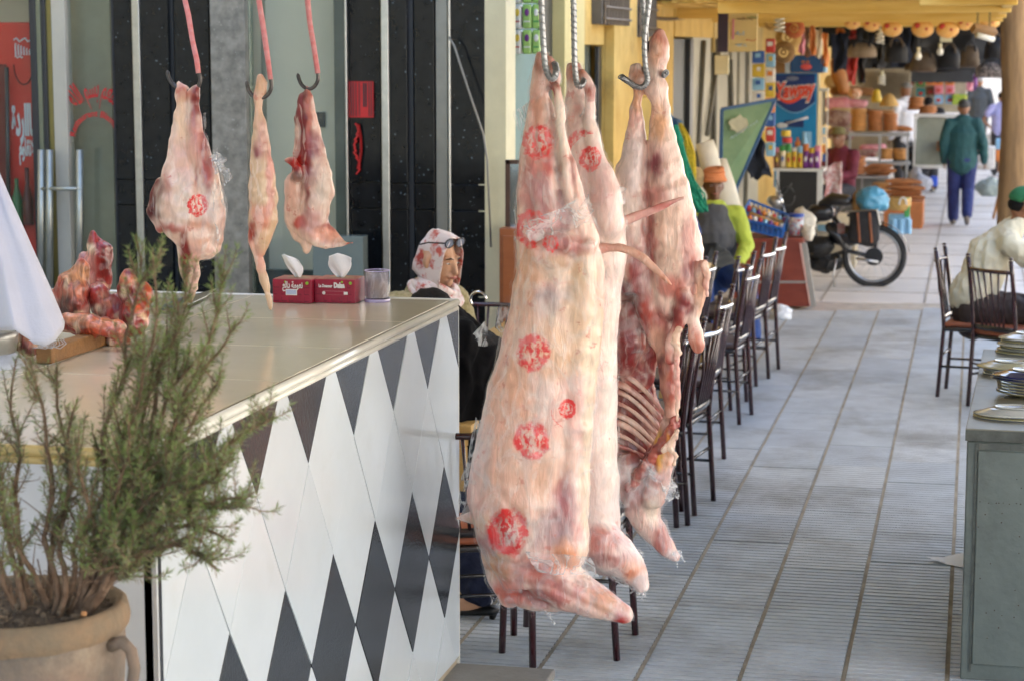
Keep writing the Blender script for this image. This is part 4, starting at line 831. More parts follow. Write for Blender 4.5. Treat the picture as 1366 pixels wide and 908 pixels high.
# ---- weighing scale with the white cloth
Ys = 5.3
sca = thing('weighing_scale', 'steel weighing scale with its pan showing beneath the white cloth at the left edge', 'scale', G(-30, 515, CZ))
bs_ = sca.location
SCM = mat('worn_steel', (.42,.42,.40), .38, .2, 12, metal=.75)
c0 = P(-24, 440, Ys); 
m = MB(); c = P(-22, 442, Ys); m.lathe((c.x, Ys, c.z-.115), [(.03,0),(.06,.012),(.085,.05),(.094,.10),(.096,.118),(.090,.118),(.082,.06),(.05,.02),(0,.016)], 30); m.build('pan', SCM, sca, smooth=True)
m = MB(); m.lathe((c.x, Ys, CZ), [(.0,.05),(.05,.05),(.09,.035),(.115,.012),(.118,.0)], 30); m.build('base', mat('pale_enamel', (.46,.48,.52), .35, .2, 14), sca, smooth=True)
m = MB(); m.cyl((c.x, Ys, CZ+.045), (c.x, Ys, c.z-.1), .03); m.build('stem', SCM, sca, smooth=True)
m = MB(); m.cyl((c.x, Ys+.14, CZ), (c.x, Ys+.14, CZ+.42), .025); m.build('column', SCM, sca, smooth=True)
CLOTH = mat('white_cotton', 'bdbdc8', .9, .04, 6, .15, 120, sheen=.2)
apex = Vector((P(-70, 30, Ys).x, Ys+.06, CZ+.78))
def clothfn(u, v):
    # u round, v down
    hem = [(-160,455),(-120,462),(-60,440),(-20,441),(12,438),(30,436),(42,433),(50,444),(60,455),(74,456),(84,450),(86,440),(80,432)]
    i = u*(len(hem)-1); k = min(len(hem)-2, int(i)); t = i-k
    hx, hy = hem[k][0]*(1-t)+hem[k+1][0]*t, hem[k][1]*(1-t)+hem[k+1][1]*t
    ang = math.pi*(1.0-u*.95)
    b = P(hx, hy, Ys-.02); b.y = Ys-.13*math.sin(ang)+.02
    p = apex*(1-v)+b*v; 
    if v < .35: p += Vector((0, -.05*math.sin(ang)*(1-v/.35), 0))
    f = math.sin(u*19+v*1.5)*.004*v+.006*noise.noise(Vector((u*6, v*3, 2)))
    return p+Vector((0, f*2, f*.5))
m = MB(); m.sheet(clothfn, 60, 40)
cl = m.build('cloth', CLOTH, smooth=True, thick=.003); tag(cl, 'white cotton cloth with a frayed corner draped over the scale', 'cloth')
m = MB()
for k in range(9):
    x = 58+k*3.2; q = [P(x, 452, Ys-.03), P(x+3+2*math.sin(k), 458, Ys-.04), P(x-2+3*math.sin(k*2.3), 463+2*math.sin(k*1.7), Ys-.04), P(x-14+5*math.sin(k*3.1), 462+2*math.cos(k), Ys-.03)]
    m.loft(q, .0011, n=4)
m.build('frayed_thread', CLOTH, cl)
m = MB(); m.loft([P(10, 285, Ys-.11), P(13, 292, Ys-.11)], .006, n=6)
# ================================================================ POT AND ROSEMARY
YP = 3.72; pc = P(22, 800, YP); rp = 166*YP/FPX; zt_ = pc.z
pot = thing('plant_pot', 'weathered terracotta pot with a thick rim and loop handle at the lower left', 'pot', (pc.x, YP, zt_-.52))
TC = mat('weathered_terracotta', '8a7462', .88, .12, 7, .4, 45, col2='68625a', stain=('b5a890', 5, .52, .7, .5)); b0 = Vector((pc.x, YP, zt_))
m = MB()
m.lathe(b0, [(rp*.55,-.52),(rp*.66,-.45),(rp*.84,-.30),(rp*.93,-.18),(rp*.955,-.10),(rp*.95,-.064),(rp*.965,-.056)], 56)
m.build('body', TC, pot, smooth=True)
m = MB(); m.lathe(b0, [(rp*.955,-.060),(rp*.985,-.050),(rp*1.0,-.034),(rp*.985,-.018),(rp*.97,-.006),(rp*.93,.0),(rp*.88,-.004),(rp*.86,-.03),(rp*.86,-.07)], 56); m.jitter(.0012, 20)
m.build('rim', mat('rim_terracotta', '8d7358', .88, .14, 8, .4, 45, col2='6e6555', stain=('5d5548', 6, .5, .68, .6)), pot, smooth=True)
hb = b0+Vector((rp*.95, -.03, -.070)); m = MB()
m.loft([hb+Vector((0,0,-.0)), hb+Vector((.026,-.004,.010)), hb+Vector((.044,-.006,-.006)), hb+Vector((.050,-.006,-.04)), hb+Vector((.044,-.004,-.075)), hb+Vector((.022,0,-.095)), hb+Vector((-.012,.01,-.10))], [.014,.013,.012,.012,.012,.013,.014], n=10)
m.build('handle', TC, pot, smooth=True)
m = MB(); m.lathe(b0+Vector((0,0,-.028)), [(rp*.88,0),(rp*.6,.006),(rp*.3,.012),(.0001,.014)], 60); m.jitter(.006, 30, 3); m.jitter(.004, 90, 5)
m.build('soil', mat('dry_soil', (.05,.035,.025), .95, .5, 30, .9, 120, col2=(.14,.11,.085)), pot)
m = MB(); rng = random.Random(5)
for i in range(420):
    a = rng.random()*6.28; r = rp*.85*math.sqrt(rng.random()); c = b0+Vector((r*math.cos(a), r*math.sin(a), -.020+.008*rng.random()+.012*(1-r/rp)))
    if rng.random() < .45: m.ball(c, (rng.uniform(.002,.006),)*3, 5, 4)
    else: d = Vector((rng.uniform(-1,1), rng.uniform(-1,1), rng.uniform(-.1,.5))).normalized()*rng.uniform(.01,.03); m.loft([c, c+d], .0008, n=3)
tag(m.build('soil_litter', mat('litter', (.07,.05,.035), .9, .4, 30, col2=(.22,.17,.12)), pot), kind='stuff')
m = MB(); m.ball(P(112, 818, YP-.11)+Vector((0,0,.0)), (.006,.006,.005), 8, 6); m.build('pebble', mat('tan_pebble', 'b07e50', .7), pot, smooth=True)
m = MB(); m.box((pc.x-.55, YP-.35, -.03), (pc.x+.20, YP+.33, zt_-.521)); tag(m.build('plinth', mat('concrete_curb', '8c8880'), bevel=.01), 'low concrete plinth holding up the terracotta pot', 'plinth')
# shrub
shr = thing('rosemary_shrub', 'leggy rosemary shrub with grey green needles growing in the terracotta pot', 'plant', (pc.x, YP, zt_-.02))
rng = random.Random(11); wood = MB(); thin = MB(); leaves = [MB(), MB(), MB()]
def bez(a, b, c, d, n):
    return [a*(1-t)**3+b*3*t*(1-t)**2+c*3*t*t*(1-t)+d*t**3 for t in [i/n for i in range(n+1)]]
def needle(c, t, L, w, which):
    side = t.cross(Vector((rng.uniform(-1,1), rng.uniform(-1,1), rng.uniform(-1,1)))).normalized()*w
    mid = c+t*L*.5+Vector((0,0,-.001)); m = leaves[which]; m.add([c, mid+side, c+t*L+Vector((0,0,rng.uniform(-.004,.002))), mid-side], [(0,1,2,3)])
def sprig(pts, dense=1., L=.017, tipgreen=.5, start=0.):
    n = len(pts)-1; total = sum((pts[i+1]-pts[i]).length for i in range(n)); steps = max(4, int(total/.0042*dense)); k0 = rng.random()*6
    for s in range(steps):
        u = s/steps
        if u < start: continue
        f = u*n; i = min(n-1, int(f)); c = pts[i].lerp(pts[i+1], f-i); t = (pts[i+1]-pts[i]).normalized(); o = t.orthogonal().normalized(); q = t.cross(o)
        for j in range(3):
            a = k0+s*2.4+j*2.09+rng.uniform(-.4,.4); d = (o*math.cos(a)+q*math.sin(a)); ang = rng.uniform(.75, 1.25) if u < .85 else rng.uniform(.2,.8)
            dr = (t*math.cos(ang)+d*math.sin(ang)).normalized()
            which = 0 if rng.random() < tipgreen*(.35+u) else (1 if rng.random() < .55 else 2)
            needle(c, dr, L*rng.uniform(.6, 1.2)*(1 if u > .1 else .7), .0011, which)
base = lambda x, y, dy=0.: P(x, y, YP+dy)
mains = [  # base px, control px, tip px, depth of tip, green, sprig count
 ((95,785),(120,640),(178,500),(182,322),.02,.7,20),((100,785),(140,650),(205,520),(212,335),-.05,.6,18),((105,780),(150,640),(230,520),(242,352),.05,.7,20),((110,780),(170,660),(255,520),(296,362),0,.8,24),
 ((112,780),(180,660),(280,540),(308,420),.06,.5,16),((110,785),(190,670),(270,560),(288,500),-.06,.5,14),((108,785),(200,680),(290,600),(352,552),-.02,.55,14),((108,785),(200,700),(270,620),(312,588),.05,.6,14),
 ((105,790),(190,720),(260,660),(310,655),-.08,.7,18),((100,790),(190,730),(250,690),(305,705),-.03,.6,16),((100,790),(180,740),(230,700),(268,740),.03,.5,14),
 ((70,790),(70,680),(50,560),(42,490),-.04,.3,12),((75,790),(90,690),(80,560),(78,505),.03,.3,12),((60,790),(60,700),(100,600),(104,540),-.02,.4,12),((30,795),(20,700),(10,640),(-20,560),.0,.4,12),((20,795),(0,720),(-10,680),(-50,600),-.05,.5,12),
 ((90,790),(150,740),(165,690),(178,745),-.10,.6,10),((90,790),(140,700),(170,600),(200,450),.08,.5,18),((110,785),(200,650),(240,580),(270,450),-.09,.7,18),((40,795),(30,680),(20,620),(10,470),.06,.3,10),
 ((100,790),(160,690),(200,620),(230,600),-.12,.6,14),((80,790),(110,720),(130,640),(110,600),-.12,.4,12),((105,785),(200,690),(260,650),(298,615),-.12,.6,12),((98,785),(150,690),(190,640),(175,560),-.13,.6,14),((108,785),(200,705),(280,650),(316,664),-.05,.55,20),((105,788),(190,725),(255,705),(288,748),-.08,.5,20),((105,785),(190,700),(250,640),(302,612),-.02,.6,20),((105,785),(180,690),(230,640),(262,640),-.14,.55,20),((100,785),(170,700),(220,690),(250,700),-.12,.5,18),((110,780),(210,640),(235,470),(225,395),.02,.6,14),((60,792),(40,740),(10,700),(5,660),-.1,.5,10)]
for (bp_, c1, c2, tp, dz, gr, ns_) in mains:
    A = base(*bp_, rng.uniform(-.03,.05)); A.z = zt_-.03; pts = bez(A, base(*c1, dz*.3), base(*c2, dz*.8), base(*tp, dz), 18)
    for p in pts[1:]: p += noise.noise_vector(p*7)*.036+noise.noise_vector(p*28)*.005
    n = len(pts); wood.loft(pts, [.0062*(1-.8*i/(n-1))+.0008 for i in range(n)], n=6)
    sprig(pts[9:], 1.0, .019, gr)
    for s in range(int(ns_*(1.65 if tp[0] > 120 else 1.35))):
        u = rng.uniform(.22, .97); f = u*(n-1); i = int(f); c = pts[i]; t = (pts[min(n-1, i+1)]-pts[i-1]).normalized()
        d = Vector((rng.uniform(-1,1), rng.uniform(-1,1), rng.uniform(-.5,1))); d = (t*rng.uniform(.5,1.1)+d.normalized()*rng.uniform(.5,1)+Vector((0,0,.35))).normalized()
        Ls = rng.uniform(.035, .115)*(1.25-u*.6); e = c+d*Ls; sp_ = bez(c, c+d*Ls*.3+t*.006, e-Vector((0,0,.01)), e+Vector((0,0,.012)), 5)
        thin.loft(sp_, [.0016,.0015,.0014,.0012,.001,.0006], n=4); sprig(sp_, 1.05, .0175, gr)
    for s in range(11):      # bare dry twigs low down
        u = rng.uniform(.05,.7); i = int(u*(n-1)); c = pts[i]; d = Vector((rng.uniform(-1,1), rng.uniform(-1,1), rng.uniform(.0,1))).normalized(); e = c+d*rng.uniform(.03,.09)
        thin.loft(bez(c, c+d*.02, e+noise.noise_vector(c*50)*.02, e, 4), [.0014,.0012,.001,.0008,.0005], n=4)
for (x0,y0,x1,y1) in ((110,790,108,700),(35,790,20,690),(140,785,138,755),(150,785,168,745),(60,790,50,745),(18,800,0,740)):
    wood.loft(bez(base(x0,y0), base(x0-3,y0-20), base(x1+4,y1+20), base(x1,y1), 6), .0016, n=5)
BARK = mat('rosemary_bark', (.13,.075,.045), .9, .35, 30, .6, 90, col2=(.26,.17,.11))
wood.build('woody_stem', BARK, shr, smooth=True); tag(thin.build('twig', BARK, shr), kind='stuff')
for mb_, nm, c1, c2 in zip(leaves, ('fresh_needle', 'grey_green_needle', 'dry_needle'), ((.15,.22,.06), (.15,.17,.09), (.20,.15,.08)), ((.24,.31,.10), (.24,.25,.15), (.34,.26,.15))):
    tag(mb_.build(nm, mat(nm, c1, .5, .2, 25, col2=c2, spec=.4), shr), kind='stuff')
print('needles', sum(len(l.f) for l in leaves))
# ================================================================ SMALL THINGS ON THE COUNTER
CARD = mat('crimson_carton', (.36,.012,.045), .35, .12, 30, coat=.2, col2=(.26,.010,.035)); CTOP = mat('carton_top', (.38,.13,.11), .45, .2, 14)
TIS = mat('white_tissue', 'e8e8ea', .95, .03, 10, .2, 50)
LIME = mat('lime_dot', (.22,.45,.03), .5)
def tissue(px0, px1, label, kind):
    a = G(px0, 404, CZ); b = G(px1, 404.5, CZ); w = b.x-a.x; Yb = a.y; hgt = P(px0, 372.5, Yb).z-CZ; d = .125
    t = thing('tissue_box', label, 'tissue box', ((a.x+b.x)/2, Yb+d/2, CZ))
    m = MB(); m.box((a.x, Yb, CZ+.001), (b.x, Yb+d, CZ+hgt)); m.build('carton', [CARD], t, bevel=.002)
    m = MB(); m.box((a.x+.002, Yb+.002, CZ+hgt+.0004), (b.x-.002, Yb+d-.002, CZ+hgt+.0016)); m.build('carton_top', CTOP, t)
    cx = (a.x+b.x)/2
    m = MB(); m.add([(cx+.045*math.cos(q)+.006, Yb+d/2+.022*math.sin(q), CZ+hgt+.0022) for q in [2*math.pi*i/20 for i in range(20)]], [tuple(range(20))]); m.build('opening', mat('opening_film', '9c8d6c', .4), t)
    def fn(u, v):
        wd_ = .012+.030*math.sin(min(1, v*1.25)*math.pi*.62); x = cx+.004+(u-.5)*2*wd_*(1 if kind else .75)-v*(.022 if kind else .030)+(.02*v*v if kind else 0)
        return Vector((x, Yb+d/2-.004+.010*math.sin(u*6+v*3), CZ+hgt+.001+v*(.086 if kind else .082)-(abs(u-.42)*.030*v if kind else abs(u-.2)*.028*v)))
    m = MB(); m.sheet(fn, 14, 10); m.build('tissue', TIS, t, smooth=True, thick=.0012)
    Yl = Yb-.0012; z = lambda f: CZ+hgt*f; X = lambda f: a.x+w*f
    dk = mat('carton_pattern', (.20,.006,.028), .5, .1, 20); m = MB(); rg = random.Random(px0)
    for i in range(5):
        for j in range(3):
            x0, z0 = X(.03+.195*i), z(.06+.29*j); m.box((x0, Yl+.0004, z0), (x0+w*.15*rg.uniform(.5,1), Yl+.0009, z0+hgt*.05))
            m.box((x0, Yl+.0004, z0), (x0+w*.012, Yl+.0009, z0+hgt*.2))
    m.build('carton_print', dk, t)
    m = MB(); m.cyl((X(.89), Yl-.0002, z(.86)), (X(.89), Yl+.0012, z(.86)), .0055, n=14); m.cyl((X(.33 if not kind else .68), Yl-.0002, z(.90)), (X(.33 if not kind else .68), Yl+.0012, z(.90)), .004, n=10); m.build('green_dot', LIME, t)
    if not kind:
        lettering("\ufeca\ufedf\ufe8d\ufea9 \ufe94\ufee3\ufeee\ufecc\ufee7", (X(.52), Yl, z(.76)), .03, WH, t, width=w*.52, bold=.001, extrude=.0004)
        m = MB(); m.box((X(.34), Yl-.0002, z(.34)), (X(.63), Yl+.0008, z(.60))); q = m.build('label', WH, t)
        m = MB()
        for i in range(12): m.box((X(.36+.021*i), Yl-.0006, z(.38)), (X(.36+.021*i+.011), Yl-.0003, z(.56)))
        m.build('barcode', mat('pale_blue_print', '8fa6d8', .6), t)
    else:
        lettering("La Douceur", (X(.27), Yl, z(.72)), .014, WH, t, width=w*.34, bold=.0008, extrude=.0004)
        lettering("Dalaa", (X(.61), Yl, z(.75)), .024, WH, t, width=w*.27, bold=.0016, extrude=.0004)
        m = MB(); m.box((X(.22), Yl, z(.35)), (X(.75), Yl+.0006, z(.52))); m.build('print_band', mat('faded_red_print', 'b06a74', .6), t)
        m = MB(); m.box((X(.26), Yl-.0006, z(.36)), (X(.71), Yl-.0003, z(.50))); m.build('print_band', CARD, t)
        m = MB(); m.cyl((X(.23), Yl-.001, z(.43)), (X(.23), Yl+.0008, z(.43)), .006, n=10); m.box((X(.73), Yl-.001, z(.37)), (X(.82), Yl+.0006, z(.49))); m.build('emblem', WH, t)
    return t
tissue(364, 418, 'left crimson tissue carton with Arabic lettering and a small barcode', 0)
tissue(420, 476, 'right crimson tissue carton with Latin lettering beside the clear cup', 1)
c = G(498.5, 404, CZ); r = 18*c.y/FPX; hc = P(498, 361, c.y+.05).z-CZ; c = Vector((c.x, c.y+r, CZ))
cup = thing('toothpick_cup', 'clear plastic cup of wooden toothpicks beside the tissue cartons', 'cup', c)
m = MB(); m.lathe(c, [(0,.008),(r*.86,.008),(r*.9,.0),(r*.97,.0),(r,.01),(r,hc),(r*.93,hc),(r*.90,.012),(0,.013)], 36)
PLC = glass_mat('clear_cup_plastic', .03, (.95,.94,.97), .1); m.build('wall', PLC, cup, smooth=True)
m = MB(); m.lathe(c, [(r*.99,0),(r*1.02,.003),(r*1.02,.008),(r*.99,.010)], 36); m.lathe(c, [(r*.93,hc),(r*.97,hc+.003),(r*1.01,hc)], 36); m.build('rim', mat('violet_plastic_edge', 'b9aed6', .15, .1, 10, coat=.5), cup, smooth=True)
m = MB(); m.lathe(c, [(r*.86,.014),(r*.88,hc*.96)], 30); m.build('frosted_lining', film_mat('frosted_lining', .35, .62, 30, (.93,.92,.95), .4), cup, smooth=True)
m = MB(); rg = random.Random(4)
for i in range(70):
    a = rg.random()*6.28; q = r*.7*math.sqrt(rg.random()); a2 = a+rg.uniform(-.6,.6); q2 = r*.8*rg.random()
    m.loft([c+Vector((q*math.cos(a)-r*.05, q*math.sin(a), .014)), c+Vector((q2*math.cos(a2)-r*.05, q2*math.sin(a2), .066+rg.uniform(-.012,.006)))], .0011, n=4)
tag(m.build('toothpicks', mat('pale_toothpick_wood', 'c9a878', .7), cup), kind='stuff')
# ================================================================ CHAIRS
MAR = mat('maroon_tube', (.026,.008,.011), .22, .3, 12, coat=.5, col2=(.048,.010,.014)); BLKT = mat('black_tube', (.014,.012,.014), .25, .2, 12, coat=.5)
CHR = mat('chrome', (.75,.75,.74), .12, .05, 10, metal=1.); SEATM = mat('rust_vinyl', (.34,.10,.045), .45, .15, 12); SEATB = mat('dark_vinyl', (.05,.03,.03), .4, .2, 12)
def make_chair(label, rail=CHR, seat=SEATM):
    if rail is CHR: seat = SEATB
    t = thing('dining_chair', label, 'chair', (0, 0, 0))
    B = lambda mb, n, mt, **k: mb.build(n, mt, t, smooth=True, local=True, **k)
    ylean = lambda z: -.20-.055*max(0, (z-.45)/.5)**1.3*1.2+.02*(z < .45)*(z/.45-1)*-1*0
    for s in (-1, 1):
        m = MB(); zs = [0, .2, .45, .55, .65, .75, .85, .925]; m.loft([(s*.175, ylean(z)-(.03*(1-z/.45) if z < .45 else 0), z) for z in zs], .0135, n=8)
        for z in (.890, .910, .930, .948): m.ball((s*.175, ylean(z), z), (.0165,.0165,.0085), 10, 5)
        B(m, 'back_post', MAR)
        m = MB(); m.loft([(s*.185, .20, 0), (s*.180, .185, .44)], .0135, n=8); B(m, 'leg', MAR)
        m = MB(); m.cyl((s*.18, -.225, .20), (s*.183, .194, .20), .008, n=6); B(m, 'stretcher', BLKT)
    m = MB(); m.cyl((-.175, -.21, .27), (.175, -.21, .27), .008, n=6); B(m, 'stretcher', BLKT)
    m = MB(); m.cyl((-.18, .19, .24), (.18, .19, .24), .008, n=6); B(m, 'stretcher', BLKT)
    m = MB(); m.loft([(-.175+.35*i/10, ylean(.86)-.035*math.sin(math.pi*i/10), .862) for i in range(11)], .0125, n=8); B(m, 'top_rail', rail)
    m = MB(); m.loft([(-.175+.35*i/6, ylean(.50)-.01*math.sin(math.pi*i/6), .50) for i in range(7)], .018, [.009]*7, side=(0,0,1), n=8); B(m, 'lower_rail', BLKT)
    for k in range(6):
        f = (k-2.5)/2.5; m = MB(); m.loft([(f*.145, ylean(.86)-.034*(1-f*f*.8), .86), (f*.112, ylean(.7)-.02, .68), (f*.085, ylean(.5)-.008, .50)], .0065, n=6); B(m, 'slat', MAR)
    m = MB(); m.box((-.195, -.20, .425), (.195, .205, .45)); B(m, 'seat_frame', BLKT, bevel=.006)
    m = MB(); m.box((-.19, -.195, .4505), (.19, .20, .485)); B(m, 'seat', seat, bevel=.014)
    return t
chairs = []; proto = None; proto2 = None
def chair(x, y, rz, label, grp, dark=False, first=[None, None]):
    global proto
    k = 1 if dark else 0
    if first[k] is None: first[k] = o = make_chair(label, MAR if dark else CHR)
    else: o = copy_tree(first[k])
    o.location = (x, y, 0); o.rotation_euler = (0, 0, rz); o['label'] = label; o['category'] = 'chair'; o['group'] = grp; return o
def chair_from_legs(p1, p2, label, grp, dark=False):
    """back legs at two floor points, the back turned away from the seat"""
    a, b = Vector(p1), Vector(p2); mid = (a+b)/2; d = (b-a); ang = math.atan2(d.y, d.x); c = mid-Matrix.Rotation(ang, 3, 'Z') @ Vector((0, -.225, 0)); return chair(c.x, c.y, ang, label, grp, dark)
gl_ = 'chairs along the aisle side of the left tables'
def fl(px, py): v = G(px, py); return (v.x, v.y, 0)
def aim(px, py, ang, w=.35): a = Vector(fl(px, py)); return tuple(a), tuple(a+Vector((math.cos(ang), math.sin(ang), 0))*w)
# seat faces the side 90 degrees left of the leg line, so lines run along +y for chairs that face -x
chair_from_legs(*aim(821, 880, R(88)), 'nearest aisle chair, its legs showing below the large carcass', gl_)
chair_from_legs(*aim(925, 687, R(82)), 'aisle chair just right of the opened carcass neck', gl_)
chair_from_legs(*aim(901, 703, R(94)), 'aisle chair half hidden by the opened carcass ribs', gl_)
chair_from_legs(*aim(973.5, 547, R(80)), 'third aisle chair back, right of the hanging flap of the opened carcass', gl_)
chair_from_legs(*aim(1007.5, 515, R(82)), 'aisle chair second from the red brown desk', gl_)
chair_from_legs(*aim(1024, 502, R(84)), 'aisle chair nearest the red brown desk', gl_)
chair_from_legs(*aim(985, 566, R(84)), 'slim aisle chair between the third chair and the far group', gl_)
chair_from_legs(*aim(948, 628, R(86)), 'aisle chair directly behind the one beside the opened carcass', gl_)
chair_from_legs(*aim(916, 700, R(100)), 'aisle chair pressed against the nearest standing row chair', gl_)
chair_from_legs((-1.62, 12.7, 0), (-1.60, 13.05, 0), 'aisle chair set closer to the tables between its neighbours', gl_)
chair_from_legs((-1.70, 11.9, 0), (-1.68, 12.25, 0), 'aisle chair partly behind the fringe of the opened carcass', gl_)
g2 = 'chairs beside the woman at the table'
chair_from_legs(aim(710, 891, R(200))[1], fl(712, 889), 'maroon chair the person in black sits on behind the counter corner', g2, True)
p_ = P(628, 372, 10.4); chair(p_.x, 10.5, R(185), 'maroon slatted chair back against the black granite right of the headscarf', g2, True)
g3 = 'chairs at the right hand table'
a_ = Vector(fl(1250, 530)); chair_from_legs(a_+Vector((.06, .42, 0)), a_, 'maroon chair the man in the cream shirt sits on', g3, True)
a_ = Vector(fl(1292, 541)); chair_from_legs(a_, a_+Vector((.25, -.24, 0)), 'maroon chair turned toward the camera beside the grey cabinet', g3, True)
# tables on the left
TWD = mat('light_table_wood', 'c9a566', .45, .12, 3, col2='b58f52', stretch=(1, 5, 5))
def table(x, y, w, l, label, h=.74):
    t = thing('dining_table', label, 'table', (x, y, 0), 'wooden tables left of the aisle')
    m = MB(); m.box((x-w/2, y-l/2, h-.03), (x+w/2, y+l/2, h)); m.build('tabletop', TWD, t, bevel=.004)
    m = MB(); m.box((x-w/2+.04, y-l/2+.04, h-.10), (x+w/2-.04, y+l/2-.04, h-.031)); m.build('apron', TWD, t)
    for sx in (-1, 1):
        for sy in (-1, 1):
            m = MB(); cx, cy = x+sx*(w/2-.06), y+sy*(l/2-.06); m.box((cx-.025, cy-.025, 0), (cx+.025, cy+.025, h-.10)); m.build('leg', TWD, t, bevel=.003)
table(-2.25, 8.45, .70, 1.1, 'wooden table with its edge showing between the counter and the person in black')
table(-2.10, 10.4, .75, 1.3, 'wooden table hidden behind the hanging carcasses')
table(-2.12, 13.5, .72, 1.9, 'pale wooden table behind the far row of aisle chairs')
# brown cabinet
m = MB(); a = P(666, 402, 11.1); b = P(700, 305, 11.1)
cbn = thing('wood_cabinet', 'orange brown wooden cabinet beside the black granite pillar', 'cabinet', (a.x+.15, 11.2, 0))
WDO = mat('orange_brown_wood', (.26,.075,.02), .35, .2, 3, col2=(.34,.11,.035), stretch=(1,1,4))
m.box((a.x, 11.1, 0), (a.x+.5, 11.45, b.z)); m.build('body', WDO, cbn, bevel=.005)
m = MB(); m.box((a.x+.02, 11.085, .1), (a.x+.24, 11.099, b.z-.04)); m.build('door', WDO, cbn, bevel=.004); m = MB(); m.box((a.x+.26, 11.085, .1), (a.x+.48, 11.099, b.z-.04)); m.build('door', WDO, cbn, bevel=.004)
m = MB(); rect(m, 674, 214, 680, 306, 11.2, .03); rect(m, 674, 214, 700, 219, 11.2, .03); f_ = tag(m.build('picture_frame', mat('dark_frame_wood', (.07,.03,.015), .4)), 'dark framed mirror leaning above the orange brown cabinet', 'frame')
m = MB(); rect(m, 680, 219, 700, 306, 11.21, .01); m.build('mirror', mat('grey_mirror', (.35,.4,.42), .1, .1, 4, metal=.8), f_)
# ================================================================ PEOPLE
SK1, SK2, SK3 = 'c79a7c', '8a5f45', '6e4a35'
def skin(h): return mat('skin_'+{'c79a7c':'light','8a5f45':'brown','6e4a35':'dark'}[h], h, .5, .08, 14, .15, 60)
STAND = dict(head=(0,.02,1.60), neck=(0,-.01,1.44), chest=(0,0,1.26), waist=(0,0,1.05), pelvis=(0,0,.92),
  shL=(-.185,-.01,1.39), elL=(-.245,-.03,1.11), wrL=(-.25,.05,.87), shR=(.185,-.01,1.39), elR=(.245,-.03,1.11), wrR=(.25,.05,.87),
  hipL=(-.09,0,.90), knL=(-.10,.02,.49), anL=(-.10,-.03,.09), hipR=(.09,0,.90), knR=(.10,.02,.49), anR=(.10,-.03,.09))
SIT = dict(head=(0,.10,1.22), neck=(0,.03,1.06), chest=(0,.0,.88), waist=(0,-.02,.66), pelvis=(0,-.02,.55),
  shL=(-.185,.01,1.01), elL=(-.23,.10,.76), wrL=(-.14,.33,.74), shR=(.185,.01,1.01), elR=(.23,.10,.76), wrR=(.14,.33,.74),
  hipL=(-.10,0,.54), knL=(-.12,.42,.52), anL=(-.12,.40,.09), hipR=(.10,0,.54), knR=(.12,.42,.52), anR=(.12,.40,.09))
